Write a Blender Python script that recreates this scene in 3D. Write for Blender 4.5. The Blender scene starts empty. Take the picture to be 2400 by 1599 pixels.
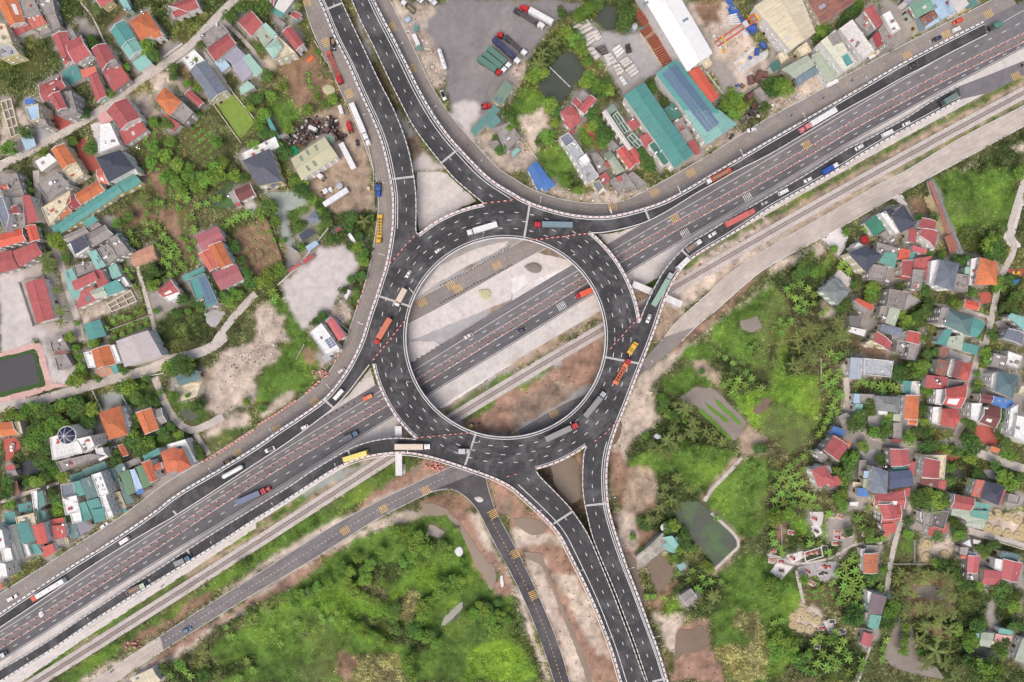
import bpy, math, random
import numpy as np
from mathutils import Vector, Matrix
from mathutils.geometry import tessellate_polygon
random.seed(7); RNG = np.random.default_rng(7)
SC = bpy.context.scene; COL = SC.collection
# ------------------------------------------------------------ camera, sky, sun, exposure
S = 0.22; H = 352.0; CX, CY = 1200.0, 799.5
cam = bpy.data.cameras.new('camera'); cam.sensor_width = 36; cam.lens = 24.0; cam.clip_end = 20000; cam.clip_start = 1
camo = bpy.data.objects.new('camera', cam); COL.objects.link(camo); camo.location = (0, 0, H); SC.camera = camo
SUN_EL, SUN_AZ = math.radians(62), math.radians(200)
w = bpy.data.worlds.new('World'); SC.world = w; w.use_nodes = True
nt = w.node_tree; nt.nodes.clear()
sky = nt.nodes.new('ShaderNodeTexSky'); sky.sky_type = 'NISHITA'; sky.sun_disc = False
sky.sun_elevation = SUN_EL; sky.sun_rotation = SUN_AZ; sky.dust_density = 6; sky.ozone_density = 0.6; sky.air_density = 1.0
bg = nt.nodes.new('ShaderNodeBackground'); bg.inputs[1].default_value = 0.14
out = nt.nodes.new('ShaderNodeOutputWorld'); nt.links.new(sky.outputs[0], bg.inputs[0]); nt.links.new(bg.outputs[0], out.inputs[0])
sun = bpy.data.lights.new('sun', 'SUN'); sun.energy = 0.8; sun.angle = math.radians(40); sun.color = (1, 0.985, 0.97)
suno = bpy.data.objects.new('sun', sun); COL.objects.link(suno)
dirv = Vector((math.cos(SUN_EL)*math.sin(SUN_AZ), math.cos(SUN_EL)*math.cos(SUN_AZ), math.sin(SUN_EL)))
suno.rotation_euler = dirv.to_track_quat('Z', 'Y').to_euler(); suno.location = (0, 0, 300)
SC.view_settings.view_transform = 'Standard'; SC.view_settings.look = 'None'; SC.view_settings.gamma = 1; SC.view_settings.exposure = -0.04

# ------------------------------------------------------------ helpers
def P(px, py, z=0.0):
    k = S*(H-z)/H
    return ((px-CX)*k, (CY-py)*k)
def PXY(x, y, z=0.0):
    k = S*(H-z)/H
    return (x/k+CX, CY-y/k)
TK = 600/2352.0
def tp(s, org=(0, 0)):
    o = org; r = []
    for t in s.split():
        if t[0] == '@': o = tuple(float(v) for v in t[1:].split(',')); continue
        a = [float(v) for v in t.split(',')]
        r.append((o[0]+a[0]*TK, o[1]+a[1]*TK))
    return r
def s2l(c):
    c = c/255.0
    return c/12.92 if c <= 0.04045 else ((c+0.055)/1.055)**2.4
def L3(rgb, k=1.0): return tuple(min(0.9, s2l(v)*k) for v in rgb)
class MB:
    def __init__(s): s.v = []; s.f = []; s.m = []; s.uv = None
    def add(s, vs, fs, m=0):
        b = len(s.v); s.v += [tuple(v) for v in vs]
        for f in fs: s.f.append([b+i for i in f]); s.m.append(m)
    def box(s, c, d, rz=0, m=0, taper=1.0, ty=None):
        cx, cy, cz = c; dx, dy, dz = d[0]/2, d[1]/2, d[2]/2; ca, sa = math.cos(rz), math.sin(rz)
        ty = taper if ty is None else ty
        vs = []
        for zz, k, k2 in ((-dz, 1, 1), (dz, taper, ty)):
            for x, y in ((-dx, -dy), (dx, -dy), (dx, dy), (-dx, dy)):
                x *= k; y *= k2
                vs.append((cx+x*ca-y*sa, cy+x*sa+y*ca, cz+zz))
        s.add(vs, [(3, 2, 1, 0), (4, 5, 6, 7), (0, 1, 5, 4), (1, 2, 6, 5), (2, 3, 7, 6), (3, 0, 4, 7)], m)
    def cyl(s, a, b, r, n=10, m=0, r2=None):
        a = Vector(a); b = Vector(b); d = (b-a).normalized(); u = d.orthogonal().normalized(); v = d.cross(u)
        r2 = r if r2 is None else r2
        vs = [a+(u*math.cos(i*2*math.pi/n)+v*math.sin(i*2*math.pi/n))*r for i in range(n)]
        vs += [b+(u*math.cos(i*2*math.pi/n)+v*math.sin(i*2*math.pi/n))*r2 for i in range(n)]
        fs = [(i, (i+1) % n, n+(i+1) % n, n+i) for i in range(n)]+[tuple(range(n-1, -1, -1)), tuple(range(n, 2*n))]
        s.add(vs, fs, m)
    def dome(s, c, r, h, n=12, k=4, m=0):
        vs = []; fs = []
        for j in range(k):
            t = j/k*math.pi/2
            for i in range(n):
                a = i*2*math.pi/n; vs.append((c[0]+r*math.cos(t)*math.cos(a), c[1]+r*math.cos(t)*math.sin(a), c[2]+h*math.sin(t)))
        vs.append((c[0], c[1], c[2]+h))
        for j in range(k-1):
            for i in range(n): fs.append((j*n+i, j*n+(i+1) % n, (j+1)*n+(i+1) % n, (j+1)*n+i))
        for i in range(n): fs.append(((k-1)*n+i, (k-1)*n+(i+1) % n, k*n))
        s.add(vs, fs, m)
    def prism(s, pts, z0, z1, m=0, mt=None, bot=False):
        n = len(pts); ar = sum(pts[i][0]*pts[(i+1) % n][1]-pts[(i+1) % n][0]*pts[i][1] for i in range(n))
        if ar < 0: pts = pts[::-1]
        vs = [(p[0], p[1], z0) for p in pts]+[(p[0], p[1], z1) for p in pts]
        s.add(vs, [(i, (i+1) % n, n+(i+1) % n, n+i) for i in range(n)], m)
        b = len(s.v)-2*n
        tri = tessellate_polygon([[Vector((p[0], p[1], 0)) for p in pts]]) if n > 4 else None
        if tri:
            for t in tri:
                a, b2, c = (pts[i] for i in t)
                if (b2[0]-a[0])*(c[1]-a[1])-(c[0]-a[0])*(b2[1]-a[1]) < 0: t = t[::-1]
                s.f.append([b+n+i for i in t]); s.m.append(m if mt is None else mt)
        else:
            s.f.append([b+n+i for i in range(n)]); s.m.append(m if mt is None else mt)
    def mesh(s, name, mats, smooth=False):
        me = bpy.data.meshes.new(name); me.from_pydata(s.v, [], s.f)
        for mm in (mats if isinstance(mats, (list, tuple)) else [mats]): me.materials.append(mm)
        if max(s.m, default=0) > 0: me.polygons.foreach_set('material_index', s.m)
        if smooth: me.polygons.foreach_set('use_smooth', [True]*len(s.f))
        me.update(); return me
    def build(s, name, mats, parent=None, smooth=False, loc=None):
        return link(name, s.mesh(name, mats, smooth), parent, loc)
def link(name, me, parent=None, loc=None):
    o = bpy.data.objects.new(name, me); COL.objects.link(o)
    if parent: o.parent = parent
    if loc: o.location = loc
    return o
def tag(o, label=None, cat=None, group=None, kind=None):
    if label: o['label'] = label
    if cat: o['category'] = cat
    if group: o['group'] = group
    if kind: o['kind'] = kind
    return o
def empty(name, loc, rz=0):
    o = bpy.data.objects.new(name, None); COL.objects.link(o); o.location = loc; o.rotation_euler = (0, 0, rz); o.empty_display_size = 0.5
    return o
def kids(o): return KID.get(o.name, [])
def copy_tree(o, parent=None):
    c = o.copy(); COL.objects.link(c)
    if parent: c.parent = parent
    for ch in list(o.children): copy_tree(ch, c)
    return c

# ------------------------------------------------------------ materials
def newmat(name):
    m = bpy.data.materials.new(name); m.use_nodes = True
    return m, m.node_tree, m.node_tree.nodes['Principled BSDF']
def nmat(name, rgb, rough=0.8, amt=0.25, scale=0.5, bump=0.0, spec=0.3, dark=None, dscale=0.12, damt=0.0, metal=0, randhue=0.0, randval=0.0, seam=0, tile=0, streak=0.0):
    """procedural surface: noise variation, optional blotches, sheet seams / tiles through UV"""
    m, t, b = newmat(name); N = t.nodes; K = t.links
    geo = N.new('ShaderNodeNewGeometry')
    n1 = N.new('ShaderNodeTexNoise'); n1.inputs['Scale'].default_value = scale; n1.inputs['Detail'].default_value = 8; n1.inputs['Roughness'].default_value = 0.7
    K.new(geo.outputs['Position'], n1.inputs['Vector'])
    mr = N.new('ShaderNodeMapRange'); mr.inputs[1].default_value = 0.3; mr.inputs[2].default_value = 0.7; mr.inputs[3].default_value = 1-amt; mr.inputs[4].default_value = 1+amt
    K.new(n1.outputs[0], mr.inputs[0])
    col = N.new('ShaderNodeRGB'); col.outputs[0].default_value = (*rgb, 1)
    mx = N.new('ShaderNodeMix'); mx.data_type = 'RGBA'; mx.blend_type = 'MULTIPLY'; mx.inputs[0].default_value = 1
    K.new(col.outputs[0], mx.inputs[6]); K.new(mr.outputs[0], mx.inputs[7]); last = mx.outputs[2]
    if damt > 0:
        n2 = N.new('ShaderNodeTexNoise'); n2.inputs['Scale'].default_value = dscale; n2.inputs['Detail'].default_value = 6; n2.inputs['Roughness'].default_value = 0.65; n2.inputs['Distortion'].default_value = 0.6
        K.new(geo.outputs['Position'], n2.inputs['Vector'])
        r2 = N.new('ShaderNodeMapRange'); r2.inputs[1].default_value = 0.46; r2.inputs[2].default_value = 0.68; r2.inputs[3].default_value = 0; r2.inputs[4].default_value = damt
        K.new(n2.outputs[0], r2.inputs[0])
        m2 = N.new('ShaderNodeMix'); m2.data_type = 'RGBA'; K.new(r2.outputs[0], m2.inputs[0]); K.new(last, m2.inputs[6]); m2.inputs[7].default_value = (*dark, 1); last = m2.outputs[2]
    hgt = None
    if seam or tile or streak:
        uv = N.new('ShaderNodeUVMap'); uv.uv_map = 'UVMap'
    if seam:
        wv = N.new('ShaderNodeTexWave'); wv.wave_type = 'BANDS'; wv.bands_direction = 'X'; wv.inputs['Scale'].default_value = seam*0.314; wv.inputs['Distortion'].default_value = 0
        K.new(uv.outputs[0], wv.inputs['Vector']); hgt = wv.outputs['Fac']
        r3 = N.new('ShaderNodeMapRange'); r3.inputs[1].default_value = 0; r3.inputs[2].default_value = 0.25; r3.inputs[3].default_value = 0.82; r3.inputs[4].default_value = 1; K.new(hgt, r3.inputs[0])
        m3 = N.new('ShaderNodeMix'); m3.data_type = 'RGBA'; m3.blend_type = 'MULTIPLY'; m3.inputs[0].default_value = 0.6
        K.new(last, m3.inputs[6]); K.new(r3.outputs[0], m3.inputs[7]); last = m3.outputs[2]
    if tile:
        br = N.new('ShaderNodeTexBrick'); br.inputs['Scale'].default_value = 1.0; br.inputs['Brick Width'].default_value = 0.5; br.inputs['Row Height'].default_value = 0.4; br.inputs['Mortar Size'].default_value = 0.03
        br.inputs['Color1'].default_value = (1, 1, 1, 1); br.inputs['Color2'].default_value = (0.86, 0.86, 0.86, 1); br.inputs['Mortar'].default_value = (0.7, 0.7, 0.7, 1)
        K.new(uv.outputs[0], br.inputs['Vector'])
        m3 = N.new('ShaderNodeMix'); m3.data_type = 'RGBA'; m3.blend_type = 'MULTIPLY'; m3.inputs[0].default_value = 0.5
        K.new(last, m3.inputs[6]); K.new(br.outputs['Color'], m3.inputs[7]); last = m3.outputs[2]
    if streak:
        mp = N.new('ShaderNodeMapping'); mp.inputs['Scale'].default_value = (1.2, 0.09, 1); K.new(uv.outputs[0], mp.inputs[0])
        ns = N.new('ShaderNodeTexNoise'); ns.inputs['Scale'].default_value = 1; ns.inputs['Detail'].default_value = 5; K.new(mp.outputs[0], ns.inputs['Vector'])
        r4 = N.new('ShaderNodeMapRange'); r4.inputs[1].default_value = 0.3; r4.inputs[2].default_value = 0.7; r4.inputs[3].default_value = 1-streak; r4.inputs[4].default_value = 1+streak*0.5; K.new(ns.outputs[0], r4.inputs[0])
        m4 = N.new('ShaderNodeMix'); m4.data_type = 'RGBA'; m4.blend_type = 'MULTIPLY'; m4.inputs[0].default_value = 1
        K.new(last, m4.inputs[6]); K.new(r4.outputs[0], m4.inputs[7]); last = m4.outputs[2]
    if randhue or randval:
        oi = N.new('ShaderNodeObjectInfo'); hs = N.new('ShaderNodeHueSaturation')
        a = N.new('ShaderNodeMapRange'); a.inputs[3].default_value = 0.5-randhue; a.inputs[4].default_value = 0.5+randhue*0.6; K.new(oi.outputs['Random'], a.inputs[0]); K.new(a.outputs[0], hs.inputs['Hue'])
        a2 = N.new('ShaderNodeMath'); a2.operation = 'MULTIPLY'; a2.inputs[1].default_value = 7.13; K.new(oi.outputs['Random'], a2.inputs[0])
        a3 = N.new('ShaderNodeMath'); a3.operation = 'FRACT'; K.new(a2.outputs[0], a3.inputs[0])
        a4 = N.new('ShaderNodeMapRange'); a4.inputs[3].default_value = 1-randval if randval else 0.75; a4.inputs[4].default_value = 1+randval if randval else 1.3; K.new(a3.outputs[0], a4.inputs[0]); K.new(a4.outputs[0], hs.inputs['Value'])
        K.new(last, hs.inputs['Color']); last = hs.outputs[0]
    K.new(last, b.inputs['Base Color'])
    b.inputs['Roughness'].default_value = rough; b.inputs['Specular IOR Level'].default_value = spec; b.inputs['Metallic'].default_value = metal
    if bump:
        bp = N.new('ShaderNodeBump'); bp.inputs['Strength'].default_value = bump; bp.inputs['Distance'].default_value = 0.15
        K.new(hgt if hgt else n1.outputs[0], bp.inputs['Height']); K.new(bp.outputs[0], b.inputs['Normal'])
    return m
PAL = dict(red=(196,92,92), red2=(172,62,66), ros2=(180,98,104), sal=(222,112,92), sal2=(214,92,84), sal3=(205,98,102), org=(228,122,72), org2=(222,112,76), org3=(216,126,86),
 tea=(84,160,152), tea2=(94,148,140), tea3=(110,178,162), tgr=(134,194,184), grn=(70,130,110), grn2=(110,150,112), grd=(62,122,106), grd2=(58,132,106), sag=(178,190,168), sag2=(124,150,130), sag3=(126,176,146),
 gry=(178,182,188), gry2=(146,150,150), gte=(98,132,132), gte2=(92,122,128), sla=(124,134,150), sla2=(128,136,136), nav=(72,78,98), nav3=(100,104,120), nav2=(84,96,130), lil=(164,162,178), lil2=(132,130,146), lbl=(172,204,230), blg=(120,146,158), lbg=(176,188,204),
 blu=(58,112,200), blu2=(72,126,204), wht=(238,238,236), osw=(222,216,208), crm=(228,214,180), yel=(222,224,196), con=(160,152,146), con2=(142,132,126), con3=(112,106,104), min=(164,210,190), pnk=(232,164,158), str=(212,112,96), rus=(158,98,84), mar=(134,74,72), bri=(178,106,86),
 ver=(226,92,66), kha=(200,196,158), mau=(204,192,192), ros=(206,146,118), plu=(122,104,110), pat=(190,184,168), pgr=(165,172,165))
TILED = {'nav3','red','org','org2','org3','sal2','sla','nav','gry2','gte2','sla2','ros','mar'}
ROOF = {}
def roofmat(c, flat=False):
    k = (c, flat)
    if k in ROOF: return ROOF[k]
    rgb = L3(tuple((v*.9+sum(PAL[c])/3*.1)*.93+17 for v in PAL[c])); g = L3((104, 96, 90))
    if flat:
        m = nmat('roof_slab_'+c, rgb, 0.9, 0.22, 0.8, 0.1, dark=g, dscale=0.35, damt=0.5 if c.startswith('con') or c in ('crm', 'gry') else 0.08 if c in ('wht', 'osw') else 0.2)
    elif c in TILED:
        m = nmat('roof_tile_'+c, rgb, 0.75, 0.13, 0.9, 0.0, dark=g, dscale=0.3, damt=0.35, tile=1, streak=0.16, randval=.12)
    else:
        m = nmat('roof_sheet_'+c, rgb, 0.55, 0.08, 0.6, 0.25, dark=g, dscale=0.22, damt=0.75 if c in ('rus', 'pat') else 0.04 if c in ('wht', 'osw') else 0.16, seam=1.1, streak=0.35 if c in ('rus', 'pat', 'str') else 0.2 if c == 'crm' else 0.03 if c in ('wht', 'osw', 'mau', 'kha') else 0.13, randval=.1)
    ROOF[k] = m; return m
WALLC = {k: nmat('wall_paint_'+k, L3(v), 0.85, 0.12, 0.5, 0.05, dark=L3((120, 112, 104)), dscale=0.4, damt=0.25) for k, v in dict(white=(236,234,230), cream=(226,216,190), grey=(176,172,168), mint=(196,214,202), yellow=(226,212,160)).items()}
WKEYS = ['white', 'white', 'cream', 'white', 'white', 'mint', 'yellow', 'grey']
M = {}
M['trim'] = nmat('white_trim', L3((236, 234, 230)), 0.7, 0.08, 1)
M['glass'] = nmat('dark_glass', (0.02, 0.03, 0.045), 0.12, 0.1, 1, spec=0.6)
M['frame'] = nmat('window_frame', L3((225, 225, 222)), 0.5, 0.05)
M['steel'] = nmat('stainless_steel', (0.75, 0.76, 0.78), 0.25, 0.05, metal=0.9)
M['tankw'] = nmat('tank_white', L3((240, 240, 240)), 0.3, 0.03)
M['panel'] = nmat('solar_cell', L3((104, 116, 156)), 0.3, 0.1, 2, spec=0.5)
M['panelf'] = nmat('solar_frame', L3((190, 195, 205)), 0.4, 0.05)
M['black'] = nmat('rubber', (0.018, 0.018, 0.019), 0.9, 0.2, 3)
M['conc'] = nmat('concrete', L3((188, 182, 177)), 0.9, 0.15, 0.6, 0.1, dark=L3((140, 132, 126)), dscale=0.2, damt=0.4)
M['concw'] = nmat('pale_concrete', L3((232, 230, 228)), 0.8, 0.1, 0.5, dark=L3((180, 174, 168)), dscale=0.3, damt=0.3)
M['wline'] = nmat('road_paint_white', L3((236, 234, 232)), 0.7, 0.12, 0.7, dark=L3((150, 148, 148)), dscale=0.6, damt=0.3)
M['yline'] = nmat('road_paint_yellow', L3((240, 194, 104)), 0.7, 0.12, 0.7, dark=L3((160, 140, 110)), dscale=0.5, damt=0.3)
M['redp'] = nmat('red_paint', L3((188, 52, 58)), 0.6, 0.1, 1)
M['blkp'] = nmat('black_paint', L3((45, 43, 46)), 0.6, 0.1, 1)
M['orgp'] = nmat('orange_plastic', L3((232, 108, 88)), 0.5, 0.1, 1)
M['asphd'] = nmat('asphalt_new', L3((74, 73, 75)), 0.85, 0.22, 0.5, 0.15, dark=L3((136, 134, 135)), dscale=0.08, damt=0.45, streak=.2)
M['asphr'] = nmat('asphalt_ring', L3((72, 71, 73)), 0.85, 0.26, 0.5, 0.15, dark=L3((150, 148, 149)), dscale=0.11, damt=0.42, streak=.24)
M['asphm'] = nmat('asphalt_worn', L3((132, 129, 131)), 0.9, 0.16, 0.3, 0.15, dark=L3((106, 104, 106)), dscale=0.03, damt=0.6, streak=.2)
M['asphl'] = nmat('asphalt_lower', L3((110, 108, 111)), 0.9, 0.16, 0.3, 0.15, dark=L3((138, 135, 137)), dscale=0.03, damt=0.6, streak=.2)
M['asphb'] = nmat('dusty_road', L3((158, 150, 145)), 0.95, 0.14, 0.25, 0.1, dark=L3((134, 127, 124)), dscale=0.04, damt=0.6, streak=.14)
M['asphp'] = nmat('dry_clay_road', L3((204, 193, 182)), 0.95, 0.16, 0.25, 0.1, dark=L3((182, 170, 162)), dscale=0.05, damt=0.7, streak=.16)
M['lane'] = nmat('village_lane', L3((206, 196, 187)), 0.95, 0.16, 0.4, 0.1, dark=L3((160, 150, 144)), dscale=0.15, damt=0.5)
M['asphs'] = nmat('asphalt_fresh_south', L3((84, 81, 84)), 0.9, 0.18, 0.35, 0.1, dark=L3((140, 136, 138)), dscale=0.05, damt=0.45, streak=.16)
M['asphw'] = nmat('asphalt_worn_grey', L3((138, 132, 132)), 0.9, 0.18, 0.35, 0.1, dark=L3((110, 105, 107)), dscale=0.06, damt=0.6, streak=.2)
M['ballast'] = nmat('railway_ballast', L3((206, 197, 191)), 0.95, 0.3, 1.6, 0.5, dark=L3((160, 146, 138)), dscale=0.1, damt=0.4)
M['rail'] = nmat('rusty_rail', L3((110, 88, 80)), 0.6, 0.2, 1)
M['sleeper'] = nmat('sleeper', L3((128, 114, 108)), 0.9, 0.2, 1)
M['bark'] = nmat('bark', (0.12, 0.09, 0.06), 0.95, 0.3, 2, 0.3)
M['water'] = nmat('muddy_water', L3((132, 114, 98)), 0.2, 0.08, 0.08, spec=0.3, dark=L3((112, 92, 76)), dscale=0.05, damt=0.5)
M['water2'] = nmat('silty_water', L3((152, 142, 132)), 0.2, 0.1, 0.15, spec=0.3, dark=L3((128, 118, 106)), dscale=0.08, damt=0.6)
M['pond'] = nmat('green_pond_water', L3((84, 90, 78)), 0.08, 0.1, 0.06, spec=0.5, dark=L3((66, 72, 64)), dscale=0.05, damt=0.5)
M['pondg'] = nmat('grey_pond_water', L3((84, 82, 84)), 0.08, 0.06, 0.06, spec=0.5)
M['alg'] = nmat('algae_water', L3((84, 88, 80)), 0.15, 0.15, 0.2, spec=0.5, dark=L3((86, 124, 62)), dscale=0.06, damt=0.9)
def leafmat(name, rgb, rh=0.03, amt=0.35):
    m = nmat(name, L3(rgb), 0.7, amt, 0.9, randhue=rh, spec=0.2)
    b = m.node_tree.nodes['Principled BSDF']
    b.inputs['Subsurface Weight'].default_value = 0.0
    return m
M['leafd'] = leafmat('leaf_dark', (86, 116, 58), 0.03, .5); M['leafl'] = leafmat('leaf_light', (112, 146, 62), 0.03, .5)
M['leafp'] = leafmat('palm_frond', (116, 128, 72), 0.015, .45); M['leafb'] = leafmat('banana_leaf', (120, 154, 72), 0.025, .4)

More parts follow.
